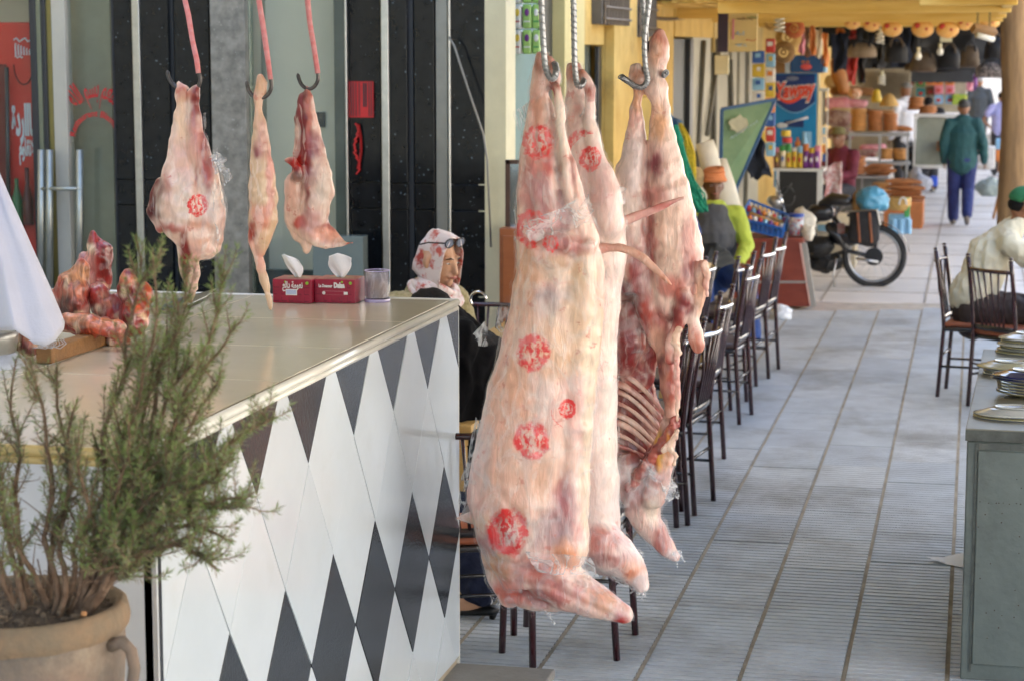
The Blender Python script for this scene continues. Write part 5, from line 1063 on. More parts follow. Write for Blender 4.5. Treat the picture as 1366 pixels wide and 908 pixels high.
def human(label, loc, rz, pose, over={}, scale=1., skinh=SK2, top=None, bottom=None, sleeve='long', shoes=None, hair=None, voxel=.012, look=(0, 0), extra=None, group=None, thick=1., fist=True):
    J = dict(pose); J.update(over); J = {k: Vector(v) for k, v in J.items()}
    t = thing('person', label, 'person', loc, group, rz); t.scale = (scale,)*3
    sk_ = skin(skinh); m = MB(); S = (1, 0, 0); TH = thick
    H = J['head']; yaw, pit = R(look[0]), R(look[1]); HM = Matrix.Rotation(yaw, 3, 'Z') @ Matrix.Rotation(pit, 3, 'X')
    hp = lambda x, y, z: H+HM @ Vector((x, y, z))
    def C(ps, ru, rv=None, side=S, n=12): m.loft(ps, ru, rv, side=side, n=n, round_cap=True)
    C([hp(0,-.015,-.03), hp(0,-.012,.03), hp(0,-.01,.06)], [.068,.074,.055], [.085,.092,.07], HM @ Vector(S))
    C([hp(0,.025,-.085), hp(0,.03,-.05), hp(0,.028,0)], [.036,.052,.062], [.042,.055,.060], HM @ Vector(S))   # jaw
    C([hp(0,.088,.012), hp(0,.100,-.012), hp(0,.108,-.028)], [.009,.011,.013], None, HM @ Vector(S), 8)     # nose
    C([hp(-.02,.088,-.052), hp(0,.094,-.053), hp(.02,.088,-.052)], [.006,.009,.006], None, None, 8)              # lips
    C([hp(0,.078,-.085), hp(0,.082,-.08)], [.016,.016], None, HM @ Vector(S), 8)
    for s in (-1, 1):
        C([hp(s*.074,-.005,-.03), hp(s*.08,-.012,-.005), hp(s*.078,-.010,.015)], [.008,.011,.008], [.014,.018,.012], HM @ Vector(S), 8)
        C([hp(s*.018,.082,.028), hp(s*.045,.07,.03)], [.009,.008], None, None, 8)       # brow ridge
    C([J['neck']+(J['chest']-J['neck'])*.2, J['neck'], H+(J['neck']-H)*.4], [.06,.052,.05])
    C([J['pelvis'], J['waist'], J['chest'], J['neck']+(J['chest']-J['neck'])*.35], [.145*TH,.132*TH,.155*TH,.11], [.105*TH,.095*TH,.11*TH,.075])
    hs = []
    for s, q in ((-1, 'L'), (1, 'R')):
        sh, el, wr = J['sh'+q], J['el'+q], J['wr'+q]
        C([J['neck']+(J['chest']-J['neck'])*.25, sh], [.05,.05], None, None)
        C([sh, (sh+el)/2, el], [.050,.043,.036], None, None); C([el, (el*.6+wr*.4), wr], [.037,.034,.025], None, None)
        d = (wr-el).normalized(); sd = Vector((0, 0, 1)).cross(d); sd = sd.normalized() if sd.length > .1 else Vector((0, 1, 0)); 
        if abs(d.z) > .7: sd = Vector((0, 1, 0))-d*d.y; sd.normalize()
        pal = wr+d*.075; C([wr, wr+d*.04, pal], [.024,.034,.034], [.018,.016,.014], sd)
        cu = d.cross(sd)*(.35*(-s if abs(d.z) > .7 else 1))
        for f in range(4):
            o_ = sd*(.027-.018*f); L = (.068,.078,.074,.058)[f]; C([pal+o_*.9, pal+o_+(d+cu*.4)*L*.5, pal+o_+(d+cu)*L*.9], [.0088,.0082,.007], None, None, 6)
        C([wr+d*.02+sd*.026, wr+d*.05+sd*.05, wr+d*.082+sd*.055], [.011,.010,.008], None, None, 6)
        hip, kn, an = J['hip'+q], J['kn'+q], J['an'+q]; fw = Vector((0, 1, 0)) if 'toe'+q not in J else (J['toe'+q]-an).normalized()
        C([hip, (hip+kn)/2, kn], [.085*TH,.072,.055], None, None); C([kn, kn*.65+an*.35, an], [.054,.052,.036], None, None)
        toe = J.get('toe'+q, an+fw*.16-Vector((0,0,.05))); C([an-fw*.03-Vector((0,0,.035)), an+fw*.05-Vector((0,0,.03)), toe], [.035,.038,.028], [.035,.04,.022], None)
    o = m.build('body', sk_, t, local=True); d = o.modifiers.new('r', 'REMESH'); d.mode = 'VOXEL'; d.voxel_size = voxel; d.use_smooth_shade = True
    e = o.modifiers.new('c', 'SMOOTH'); e.factor = .5; e.iterations = 2; apply_mods(o)
    return t, J, HM, hp
def garment(t, rows, name, mt, voxel=.012, disp=.006, dscale=14., seed=0, smooth_it=2):
    m = MB()
    for ps, ru, rv, side in rows: m.loft(ps, ru, rv, side=side, n=12, round_cap=True)
    o = m.build(name, mt, t, local=True); d = o.modifiers.new('r', 'REMESH'); d.mode = 'VOXEL'; d.voxel_size = voxel; d.use_smooth_shade = True
    e = o.modifiers.new('c', 'SMOOTH'); e.factor = .5; e.iterations = smooth_it; apply_mods(o)
    nr_ = [v.normal.copy() for v in o.data.vertices]
    for v, vn in zip(o.data.vertices, nr_):
        q = v.co*dscale+Vector((seed*4.1, 0, 0)); v.co += vn*disp*(1-2.2*abs(noise.noise(Vector((q.x, q.y, q.z*.6))))+.4*noise.noise(q*2.2))
    return o
def dress(t, J, top, bottom, sleeve=1., voxel=.012, grow=.018, TH=1., hem=.0, disp=.006, seed=0):
    X = (1, 0, 0)
    if top:
        rows = [([J['pelvis']+Vector((0,0,.02-hem)), J['waist'], J['chest'], J['neck']+(J['chest']-J['neck'])*.3], [.155*TH+grow,.145*TH+grow,.165*TH+grow,.125+grow*.4], [.115*TH+grow,.105*TH+grow,.12*TH+grow,.082+grow*.3], X),
                ([J['neck']+(J['chest']-J['neck'])*.25, J['neck']+(J['chest']-J['neck'])*-.12], [.075,.062], None, X)]
        for q in 'LR':
            sh, el, wr = J['sh'+q], J['el'+q], J['wr'+q]
            rows.append(([J['neck']+(J['chest']-J['neck'])*.3, sh], [.06+grow*.5,.055+grow*.6], None, None))
            if sleeve >= 1: rows += [([sh, (sh+el)/2, el], [.056+grow*.7,.05+grow*.7,.044+grow*.6], None, None), ([el, (el+wr)/2, wr], [.044+grow*.6,.040+grow*.6,.034+grow*.4], None, None)]
            else: rows += [([sh, sh.lerp(el, sleeve)], [.056+grow*.7,.055+grow*.7], None, None)]
        garment(t, rows, 'top', top, voxel, disp, seed=seed)
    if bottom:
        rows = [([J['pelvis']+Vector((0,0,.03)), J['pelvis']-Vector((0,0,.03))], [.15*TH+grow*.6,.15*TH+grow*.6], [.11*TH+grow,.11*TH+grow], X)]
        for q in 'LR':
            h, k, a = J['hip'+q], J['kn'+q], J['an'+q]
            rows += [([h, (h+k)/2, k], [.092*TH+grow*.5,.082+grow*.5,.066+grow*.6], None, None), ([k, k.lerp(a, .5), a+Vector((0,0,.01))], [.064+grow*.6,.060+grow*.6,.055+grow*.5], None, None)]
        garment(t, rows, 'trousers', bottom, voxel, disp*.8, seed=seed+3)
def shoes(t, J, mt, r=.042):
    for q in 'LR':
        an = J['an'+q]; toe = J.get('toe'+q, an+Vector((0,.16,-.05))); f = (toe-an); f.z = 0; f = f.normalized() if f.length > .01 else Vector((0,1,0))
        up = Vector((0,0,1)); m = MB(); h = an-f*.035-Vector((0,0,.045)); tt = toe+f*.02; m.loft([h, h.lerp(tt, .5), tt], [r,r*.98,r*.8], [r*.9,r*.85,r*.6], side=None, n=10, round_cap=True); m.build('shoe', mt, t, smooth=True, local=True)
def cap_mesh(t, hp, mt, name='hair', r=(.082,.104,.085), c=(0,-.018,.035), cut=-.01, back=True, thick=0, disp=.004, vox=None):
    m = MB(); m.ball((0,0,0), r, 20, 14); vs = []
    for v in m.v:
        p = v.copy()
        if p.z < cut+(0 if p.y < 0 and back else .035): p.z = cut+(0 if p.y < 0 and back else .035)+(p.z-cut)*.12; p.x *= .93; p.y *= .93
        p += v.normalized()*disp*noise.noise(v*60); vs.append(hp(p.x+c[0], p.y+c[1], p.z+c[2]))
    m.v = vs; return m.build(name, mt, t, smooth=True, local=True)
def face(t, hp, lids=True):
    W_ = mat('eye_white', (.7,.68,.64), .3); D_ = mat('eye_dark', (.02,.012,.01), .2)
    for s in (-1, 1):
        m = MB(); m.ball(hp(s*.031,.080,.008), (.011,.006,.0038), 10, 6); m.build('eye', W_, t, smooth=True, local=True)
        m = MB(); m.ball(hp(s*.031,.0855,.008), (.0045,.003,.0045), 8, 6); m.build('pupil', D_, t, smooth=True, local=True)
        m = MB(); m.loft([hp(s*.014,.092,.028), hp(s*.03,.091,.034), hp(s*.05,.080,.028)], [.0025,.004,.002], n=6); m.build('eyebrow', D_, t, local=True)
    m = MB(); m.loft([hp(-.022,.096,-.052), hp(0,.103,-.053), hp(.022,.096,-.052)], [.003,.006,.003], n=6); m.build('lips', mat('lips', (.32,.10,.08), .45), t, smooth=True, local=True)
HAIRM = mat('black_hair', (.006,.005,.005), .75, .4, 40, .5, 120, spec=.25); HAIRG = mat('greying_hair', (.06,.055,.05), .7, .4, 40, .5, 120)
def wl(px, py, Y, z=0.): p = P(px, py, Y); return (p.x, Y, z)
# -- walking man, teal jacket
w = G(1281, 301); s_ = .93
J0 = dict(knR=(.10,-.02,.49), anR=(.10,.06,.09), knL=(-.09,.08,.50), anL=(-.08,-.13,.20), toeL=(-.08,-.06,.05), elL=(-.26,-.05,1.12), wrL=(-.24,.05,.88), elR=(.27,-.08,1.12), wrR=(.30,.03,.88))
J0['anL'], J0['anR'] = (-.09,.12,.09), (.07,-.24,.17); J0['knL'], J0['knR'] = (-.10,.10,.49), (.09,.04,.48); J0['toeL'] = (-.10,.28,.04); J0['toeR'] = (.08,-.16,.04)
t, J, HM, hp = human('man walking away down the aisle in a teal jacket and blue trousers', (w.x, w.y, 0), R(4), STAND, J0, .925, SK2, voxel=.014)
dress(t, J, mat('teal_jacket', (.018,.085,.090), .75, .15, 6, .2, 30), mat('blue_work_trousers', (.022,.035,.15), .8, .2, 6, .2, 30), 1., .014, .035, 1.14, .05, .006, 1)
shoes(t, J, mat('grey_shoe', (.18,.16,.14), .6)); cap_mesh(t, hp, HAIRG, cut=-.03)
# -- far men
p = P(1306, 150, 46); t, J, HM, hp = human('distant man walking away in a dark grey suit', (p.x, 46, 0), R(3), STAND, J0, .95, SK2, voxel=.02)
dress(t, J, mat('grey_suit', (.045,.055,.065), .8, .15, 6), mat('dark_trousers', (.03,.032,.04), .8), 1., .02, .04, 1.15, .16, .008, 2); shoes(t, J, mat('black_leather', (.01,.01,.01), .35)); cap_mesh(t, hp, mat('grey_hair', (.3,.28,.26), .8), cut=-.02)
p = P(1336, 150, 38); t, J, HM, hp = human('distant person in a lavender shirt with a hand on the hip beside the wooden pole', (p.x, 38, 0), R(-4), STAND, dict(elL=(-.36,-.02,1.14), wrL=(-.2,.0,.98)), .86, SK2, voxel=.02)
dress(t, J, mat('lavender_shirt', (.40,.40,.68), .8, .08, 6), mat('dark_trousers', (.03,.032,.04), .8), .5, .02, .03, 1.1, .02, .008, 3); shoes(t, J, mat('black_leather', (.01,.01,.01))); cap_mesh(t, hp, HAIRM, cut=-.04)
p = P(1238, 240, 34); t, J, HM, hp = human('boy in a bright green shirt bending beside the bread shelves', (p.x, 34, 0), R(75), STAND, dict(chest=(0,.10,1.2), neck=(0,.2,1.33), head=(0,.30,1.46), shL=(-.17,.16,1.28), shR=(.17,.16,1.28), elL=(-.2,.3,1.06), elR=(.2,.3,1.06), wrL=(-.12,.48,1.0), wrR=(.12,.48,1.0)), .58, SK2, voxel=.022, look=(0,-25))
dress(t, J, mat('lime_shirt', (.24,.55,.05), .8, .08, 6), mat('dark_trousers', (.03,.032,.04)), .5, .022, .03, 1.1, .02, .008, 4); shoes(t, J, mat('black_leather', (.01,.01,.01))); cap_mesh(t, hp, HAIRM, cut=-.04)
p = P(1208, 150, 33); t, J, HM, hp = human('man in a white shirt and grey cap standing behind the bread stall', (p.x, 33, .0), R(40), STAND, dict(elR=(.25,.12,1.15), wrR=(.18,.36,1.15)), .99, SK2, voxel=.02)
dress(t, J, mat('white_shirt', (.68,.70,.76), .8, .05, 6), mat('dark_trousers', (.03,.032,.04)), 1., .02, .03, 1.2, .02, .008, 5); cap_mesh(t, hp, mat('grey_cap', (.22,.22,.21), .8), 'cap', (.09,.112,.075), (0,-.01,.05), -.01); shoes(t, J, mat('black_leather', (.01,.01,.01)))
p = P(1240, 150, 33.5); t, J, HM, hp = human('dark clothed bread seller bowing the head behind the round loaves', (p.x, 33.5, 0), R(165), STAND, dict(head=(0,.08,1.52)), .90, SK3, voxel=.02, look=(0,-30))
dress(t, J, mat('black_shirt', (.015,.015,.018), .8), mat('dark_trousers', (.03,.032,.04)), 1., .02, .03, 1.1, .02, .008, 6); cap_mesh(t, hp, HAIRM, cut=-.05); shoes(t, J, mat('black_leather', (.01,.01,.01)))
p = P(1124, 200, 27); t, J, HM, hp = human('seated vendor in a maroon top and olive hat behind the snack stand', (p.x, 27, -.10), R(150), SIT, {}, .98, SK2, voxel=.02)
dress(t, J, mat('maroon_top', (.16,.02,.04), .8), mat('dark_trousers', (.03,.032,.04)), 1., .02, .025, 1., .02, .008, 7); face(t, hp)
m = MB(); m.lathe((0,0,0), [(.15,0),(.15,.008),(.09,.012),(.085,.07),(.05,.09),(0,.092)], 20)
m.v = [hp(v.x, v.y, v.z+.055) for v in m.v]; m.build('hat', mat('olive_hat', (.22,.19,.08), .8), t, smooth=True, local=True); shoes(t, J, mat('black_leather', (.01,.01,.01)))
# -- seller with orange turban
YV = 16.6; p = P(952, 240, YV)
t, J, HM, hp = human('seated vendor in an orange turban, lime sweater and grey vest', (p.x, YV, -.10), R(188), SIT, dict(head=(0,.04,1.24), wrL=(-.20,.30,.66), elL=(-.27,.02,.76), elR=(.24,.08,.78), wrR=(.12,.32,.68), knL=(-.26,.44,.50), anL=(-.30,.62,.12), knR=(.08,.46,.54), anR=(.05,.50,.12)), 1.0, SK3, voxel=.011, look=(8,-4))
dress(t, J, mat('lime_sweater', (.42,.50,.06), .85, .1, 8, .2, 40), mat('blue_trousers', (.02,.06,.22), .8, .15, 6), 1., .012, .022, 1.05, .0, .008, 8); face(t, hp)
garment(t, [([J['pelvis']+Vector((0,0,.05)), J['waist'], J['chest'], J['neck']+(J['chest']-J['neck'])*.45], [.190,.186,.200,.150], [.165,.155,.172,.125], (1,0,0))], 'vest', mat('grey_vest', (.08,.08,.085), .85, .2, 10), .012, .005)
m = MB()
for k in range(5): m.loft([hp((.092-.006*k)*math.cos(a), -.012+(.112-.008*k)*math.sin(a), .04+.020*k+.012*math.sin(a+k*1.1)) for a in [2*math.pi*i/18 for i in range(18)]], .017, n=6, closed=True)
m.ball(hp(0,-.01,.09), (.07,.08,.05), 12, 8); m.build('turban', mat('orange_turban', (.58,.20,.07), .85, .15, 12, .3, 40), t, smooth=True, local=True); shoes(t, J, mat('black_leather', (.01,.01,.01)))
# -- seated man at the right
p = P(1372, 262, 12.9)
t, J, HM, hp = human('seated man in a cream polo shirt and green cap at the right edge', (p.x-.16, 13.7, .0), R(-88), SIT, dict(pelvis=(0,-.14,.56), waist=(0,-.10,.74), chest=(0,-.045,.91), neck=(0,.10,1.08), head=(0,.17,1.22), shL=(-.19,.06,1.0), shR=(.19,.06,1.0), elL=(-.25,.27,.84), wrL=(-.18,.50,.80), elR=(.25,.27,.84), wrR=(.18,.50,.80), hipL=(-.1,-.08,.56), hipR=(.1,-.08,.56), knL=(-.12,.40,.55), knR=(.14,.40,.55)), 1.0, SK2, voxel=.0085, look=(0,-12))
dress(t, J, mat('cream_polo', (.62,.58,.44), .85, .05, 6, .2, 40), mat('dark_brown_trousers', (.035,.022,.018), .8, .2, 6), .62, .009, .014, 1.08, -.10, .013, 9); face(t, hp)
cap_mesh(t, hp, mat('green_cap', (.02,.15,.06), .8, .15, 10, .2, 60), 'cap', (.092,.112,.09), (0,-.012,.035), -.015, disp=.0)
cap_mesh(t, hp, HAIRM, 'hair', (.081,.101,.06), (0,-.018,-.005), -.04)
m = MB(); m.loft([J['neck']+Vector((.065*math.cos(a), .055*math.sin(a)-.005, .03+.01*math.sin(a))) for a in [2*math.pi*i/16 for i in range(16)]], .013, n=6, closed=True); m.build('collar', mat('cream_polo', 0), t, smooth=True, local=True); shoes(t, J, mat('black_leather', (.01,.01,.01)))
table(.95, 13.2, .9, 1.3, 'table the man in the green cap leans on')
# -- woman in the headscarf
YW = 9.0; p = P(570, 343, YW)
t, J, HM, hp = human('seated woman in a white and red patterned headscarf with sunglasses on top', (p.x-.02, YW, p.z-1.225), R(-118), SIT, dict(head=(0,.10,1.22), neck=(0,.02,1.06)), 1.0, SK1, voxel=.0065, look=(0,-14))
SILK = mat('patterned_scarf', 'd8c8c4', .5, .05, 9, .15, 60, col2='b8483c', sheen=.3)
nn = SILK.node_tree; rp_ = [x for x in nn.nodes if x.type == 'VALTORGB'][0]; rp_.color_ramp.elements[0].position = .50; rp_.color_ramp.elements[1].position = .62
[x for x in nn.nodes if x.type == 'TEX_NOISE'][0].inputs['Scale'].default_value = 20
dress(t, J, mat('olive_knit', (.22,.19,.08), .9, .4, 60, .5, 90, col2=(.40,.34,.2)), mat('dark_trousers', (.03,.032,.04)), 1., .012, .025, 1.1, .1, .01, 10)
m = MB(); face(t, hp)
def scarf(u, v):      # hood from the brow over the crown and down round the neck
    a = math.pi*(u*1.0)            # 0 = one cheek, pi = other cheek
    if v < .5:
        w = v/.5; x = math.cos(a)*(.090+.010*w)*(.70+.30*math.sin(a)); z = -.055-.045*(1-math.sin(a))+math.sin(a)*(.178+.014*w); y = .082-.10*w*1.0-.012*math.sin(a); r_ = 1
        if w > .5: k = (w-.5)/.5; x *= 1-.15*k; z = z*(1-.10*k); y -= .045*k
    else:
        w = (v-.5)/.5; x = math.cos(a)*(.098-.06*w)*(1-.3*w); z = -.055+math.sin(a)*(.170-.13*w)*1.0; y = -.018-.045-.045*math.sin(w*math.pi*.5)
    f = .004*math.sin(u*34)+.004*noise.noise(Vector((u*9, v*7, 3)))
    return hp(x*(1+f*6), y, z+f)
m = MB(); m.sheet(scarf, 40, 22); m.build('headscarf', SILK, t, smooth=True, thick=.004, local=True)
m = MB()
for k in range(4): m.loft([hp((.075+.012*k)*math.cos(a), .012+(.075+.013*k)*math.sin(a), -.105-.020*k+.016*math.sin(a*2+k)-.02*math.sin(a)) for a in [2*math.pi*i/20 for i in range(20)]], .020, n=8, closed=True)
m.jitter(.005, 20); m.build('scarf_wrap', SILK, t, smooth=True, local=True)
SG = mat('sunglass_frame', (.02,.012,.012), .2); m = MB()
for s in (-1, 1): m.loft([hp(s*.036+.027*math.cos(a), .070+.0*a, .098+.020*math.sin(a)) for a in [2*math.pi*i/14 for i in range(14)]], .0035, n=6, closed=True)
m.loft([hp(-.01,.075,.10), hp(.01,.075,.10)], .003, n=5)
for s in (-1, 1): m.loft([hp(s*.066,.068,.10), hp(s*.094,.0,.085), hp(s*.090,-.05,.06)], .0035, n=5)
g = m.build('sunglasses', SG, t, smooth=True, local=True)
m = MB()
for s in (-1, 1): m.add([hp(s*.036+.025*math.cos(a), .071, .098+.018*math.sin(a)) for a in [2*math.pi*i/14 for i in range(14)]], [tuple(range(14))])
m.build('lens', mat('lens_glass', (.25,.27,.33), .08, .1, 9, metal=.5), g, local=True); shoes(t, J, mat('black_leather', (.01,.01,.01)))
# -- person in black bending over the table, seen past the counter corner
YB = 8.2; f0 = G(650, 866); hd = P(577, 402, YB+.15)
X0 = P(640, 640, YB).x
L_ = lambda px, py, dy=0.: (lambda q: (-(q.y-YB), q.x-X0, q.z) )(P(px, py, YB+dy))    # frame turned so that +y points along -x ... see rz
# the figure faces -x : rz = 90 deg, local y -> -x, local x -> y
def LB(px, py, dy=0.): q = P(px, py, YB+dy); return Vector((q.y-YB, -(q.x-X0), q.z))
BJ = dict(head=LB(574,424,.1), neck=LB(600,436,.05), chest=LB(622,470), waist=LB(634,560), pelvis=LB(638,625), shL=LB(612,452,-.17), shR=LB(612,448,.17), elL=LB(600,560,-.19), wrL=LB(570,560,-.1), elR=LB(596,550,.19), wrR=LB(570,550,.1),
  hipL=LB(636,640,-.09), hipR=LB(636,636,.10), knL=LB(600,655,-.13), knR=LB(596,650,.13), anL=LB(640,835,-.42), anR=LB(652,800,-.10))
BJ['knL'] = LB(618,690,-.25); BJ['knR'] = LB(612,680,.02); BJ['toeL'] = BJ['anL']+Vector((0,.16,-.075)); BJ['toeR'] = BJ['anR']+Vector((0,.16,-.075))
for q in 'LR': 
    BJ['an'+q].z = .11; BJ['toe'+q].z = .035
t, J, HM, hp = human('person in black top and jeans bending over the table at the counter corner', (X0, YB, 0), R(90), SIT, BJ, 1.0, SK1, voxel=.009, look=(0,-35))
dress(t, J, mat('black_top', (.005,.005,.006), .95, .3, 8, .2, 40, spec=.1), mat('dark_jeans', (.005,.010,.035), .9, .3, 12, .3, 80), 1., .011, .03, 1.05, .05, .014, 11); cap_mesh(t, hp, HAIRM, 'hair', (.082,.104,.10), (0,-.015,.02), -.08, disp=.010)
for q in 'LR':
    an, toe = J['an'+q], J['toe'+q]; m = MB(); m.loft([an+Vector((0,-.05,-.075)), an+Vector((0,.04,-.085)), toe+Vector((0,-.02,-.018)), toe+Vector((0,.03,-.02))], [.030,.032,.040,.026], [.022,.016,.014,.012], side=(1,0,0), n=12, round_cap=True)
    m.cyl(an+Vector((0,-.055,-.08)), an+Vector((0,-.05,-.11)), .018, .012); m.build('pump_shoe', mat('black_leather', (.01,.01,.01)), t, smooth=True, local=True)
m = MB(); q0 = P(638, 400, 8.75); m.loft([q0+Vector((.035*math.cos(a), 0, .035*math.sin(a))) for a in [.2*i for i in range(20)]], .006, n=6); 
tag(m.build('chrome_ring', CHR, smooth=True), 'small chrome ring behind the shoulder of the person in black', 'ring')
m = MB()
# ================================================================ RIGHT CABINET AND PLATES
zc = .90; A = G(1288, 571, zc); B_ = G(1311, 470, zc); d_ = (B_-A).normalized(); n_ = Vector((d_.y, -d_.x, 0)); A2 = A+d_*2.1
cab = thing('metal_cabinet', 'grey painted metal cabinet with stacked plates at the right edge', 'cabinet', (A.x+.4, A.y+.6, 0))
CABM = mat('grey_green_enamel', '6a726c', .42, .1, 4, .25, 30, col2='5b625d', stain=('44453f', 3, .56, .72, .6)); TOPM = mat('stained_cabinet_top', '8f8d7f', .4, .12, 5, col2='7d7866', stain=('6e6040', 5, .55, .7, .6))
def obox(m, o, u, v, a0, a1, b0, b1, z0, z1):
    q = [o+u*a+v*b for a, b in ((a0,b0),(a1,b0),(a1,b1),(a0,b1))]; return m.add([(*p.xy, z0) for p in q]+[(*p.xy, z1) for p in q], [(0,3,2,1),(4,5,6,7),(0,1,5,4),(1,2,6,5),(2,3,7,6),(3,0,4,7)])
m = MB(); obox(m, A, n_, d_, .006, .9, .006, 2.0, .0, zc-.045); m.build('body', CABM, cab, bevel=.006)
m = MB(); obox(m, A, n_, d_, 0, .91, 0, 2.02, zc-.04, zc); m.build('top', TOPM, cab, bevel=.003)
m = MB(); obox(m, A, n_, d_, .0, .91, -.003, .0, zc-.042, zc-.004); m.build('edge_strip', mat('chipped_dark_edge', '5c6059', .5, .3, 20, .3, 60, col2='3e3f3a'), cab)
m = MB(); obox(m, A, n_, d_, .045, .88, -.004, .005, .06, zc-.075); m.build('door', CABM, cab, bevel=.004)
m = MB(); obox(m, A, n_, d_, .045, .88, .0, .0045, zc-.07, zc-.050); obox(m, A, n_, d_, .036, .043, .0, .0045, .03, zc-.05); m.build('door_gap', mat('chipped_dark_edge', 0), cab)
m = MB(); rg = random.Random(8)
for i in range(26):
    x = .05+.02*rg.random() if i < 10 else rg.uniform(.06, .2); z = rg.uniform(.15,.8) if i >= 8 else .64+.004*rg.random(); obox(m, A, n_, d_, x+(.02*i if i < 8 else 0), x+.004+(.02*i if i < 8 else 0), -.0052, -.0042, z, z+rg.uniform(.002,.005))
tag(m.build('rust_spots', mat('rust', (.05,.03,.02), .9), cab), kind='stuff')
CER = mat('cream_ceramic', 'b8b18c', .25, .04, 8, coat=.3, col2='aea67f'); CBL = mat('cobalt_ceramic', (.012,.018,.09), .12, .2, 8, coat=.6); CWH = mat('white_ceramic', 'bdbdb4', .15, .03, 8, coat=.4)
RIMB = mat('blue_grey_rim_line', (.08,.10,.14), .3)
def plate_mesh(rx, ry, h=.022, inv=False):
    m = MB(); prof = [(0,.004),(.55,.004),(.66,.008),(.86,.75*h/.9),(1.,h),(.995,h+.003),(.85,.75*h/.9+.004),(.64,.012),(.5,.009),(0,.008)]
    m.lathe((0,0,0), prof, 36)
    for v in m.v: v.x *= rx; v.y *= ry
    if inv:
        for v in m.v: v.z = h+.003-v.z
    return m
def stack(px, py, n, rx, ry, where, mats_, ang=0, jit=.004, inv=False, cat='plate', step=.0095):
    c = G(px, py, zc); rg = random.Random(px)
    proto_ = None
    for k in range(n):
        lab = ('%s plate' % ('cobalt blue' if mats_[k % len(mats_)] is CBL else 'white' if mats_[k % len(mats_)] is CWH else 'cream'))
        pos = 'top' if k == n-1 else 'bottom' if k == 0 else ('second','third','fourth','fifth','sixth','seventh','eighth')[k-1]+' from bottom'
        key = 'plate' ; m = plate_mesh(rx, ry, inv=inv); m.xform(Matrix.Rotation(ang+rg.uniform(-.1,.1), 4, 'Z'))
        o = m.build('plate', mats_[k % len(mats_)], None, smooth=True); o.location = (c.x+rg.uniform(-jit,jit), c.y+rg.uniform(-jit,jit), zc+.001+k*step)
        tag(o, ('%s, %s, %s' % (lab, pos if n > 1 else 'single', where)), cat, 'plates on the grey cabinet')
        r_ = MB(); r_.lathe((0,0,0), [(.992,.0235),(1.006,.0235),(1.006,.0262),(.992,.0262)] if not inv else [(.992,-.0005),(1.006,-.0005),(1.006,.002),(.992,.002)], 36)
        for v in r_.v: v.x *= rx; v.y *= ry
        r_.xform(Matrix.Rotation(ang, 4, 'Z')); r_.build('rim_line', RIMB, o, smooth=True, local=True)
        if inv and k == n-1:
            f = MB(); f.lathe((0,0,.0235), [(.50,0),(.50,.003),(.47,.003),(.47,.0),(0,0)], 30)
            for v in f.v: v.x *= rx; v.y *= ry
            f.build('foot', CWH, o, smooth=True, local=True)
            f = MB()
            for q in range(5): f.box((-.02+.009*q, -.004, .0262), (-.014+.009*q, .004+.002*(q % 2), .0266))
            f.build('maker_mark', mat('blue_mark', (.05,.12,.45), .4), o, local=True)
stack(1352, 556, 2, .145, .105, 'upside down platter nearest the camera', [CER, CWH], inv=True, step=.012)
stack(1378, 528, 6, .135, .125, 'in the stack behind the upside down platters', [CER], step=.011)
def lifted(px, py, base, n, rx, ry, where, mats_, **k):
    s0 = len(bpy.data.objects); before = set(bpy.data.objects); stack(px, py, n, rx, ry, where, mats_, **k)
    for o in set(bpy.data.objects)-before:
        if o.parent is None: o.location.z += base
    return
lifted(1376, 528, .069, 2, .150, .13, 'upside down on top of the middle stack', [CBL, CBL], inv=True, step=.008)
stack(1356, 499, 4, .14, .12, 'in the leaning pile behind the cobalt plates', [CWH, CER], inv=True, step=.010, jit=.02)
stack(1375, 470, 6, .14, .12, 'in the rearmost stack', [CER, CWH], inv=True, step=.012, jit=.012)
# paper on the floor
pq = [G(1235, 748)+Vector((0,0,.02)), G(1262, 753)+Vector((0,0,.004)), G(1286, 758)+Vector((0,0,.006)), G(1286, 745)+Vector((0,0,.03)), G(1258, 746)+Vector((0,0,.012))]
m = MB(); m.add(pq, [(0,1,4),(1,2,3),(1,3,4)]); tag(m.build('paper_scrap', mat('white_paper', (.9,.9,.9), .8, .02, 5), thick=.0012), 'white scrap of paper lying on the ribbed floor tiles', 'paper')
# ================================================================ THINGS ALONG THE ARCADE
def qbox(name, mt, x0, y0, x1, y1, Y, d, parent=None, label=None, cat=None, grp=None, bevel=.004):
    m = MB(); rect(m, x0, y0, x1, y1, Y, d); o = m.build(name, mt, parent, bevel=bevel)
    return tag(o, label, cat, grp) if label else o
PAL = {'red':(.50,.04,.03),'blue':(.03,.10,.35),'yellow':(.65,.45,.04),'green':(.06,.30,.08),'white':(.7,.68,.64),'orange':(.65,.20,.04),'purple':(.16,.03,.20),'pink':(.62,.22,.28),'teal':(.04,.30,.36),'black':(.015,.015,.018),'brown':(.20,.10,.05),'cream':(.68,.58,.40),'sky':(.25,.48,.68)}
def pm(n, **k): return mat('print_'+n, PAL[n], .55, .12, 12, **k)
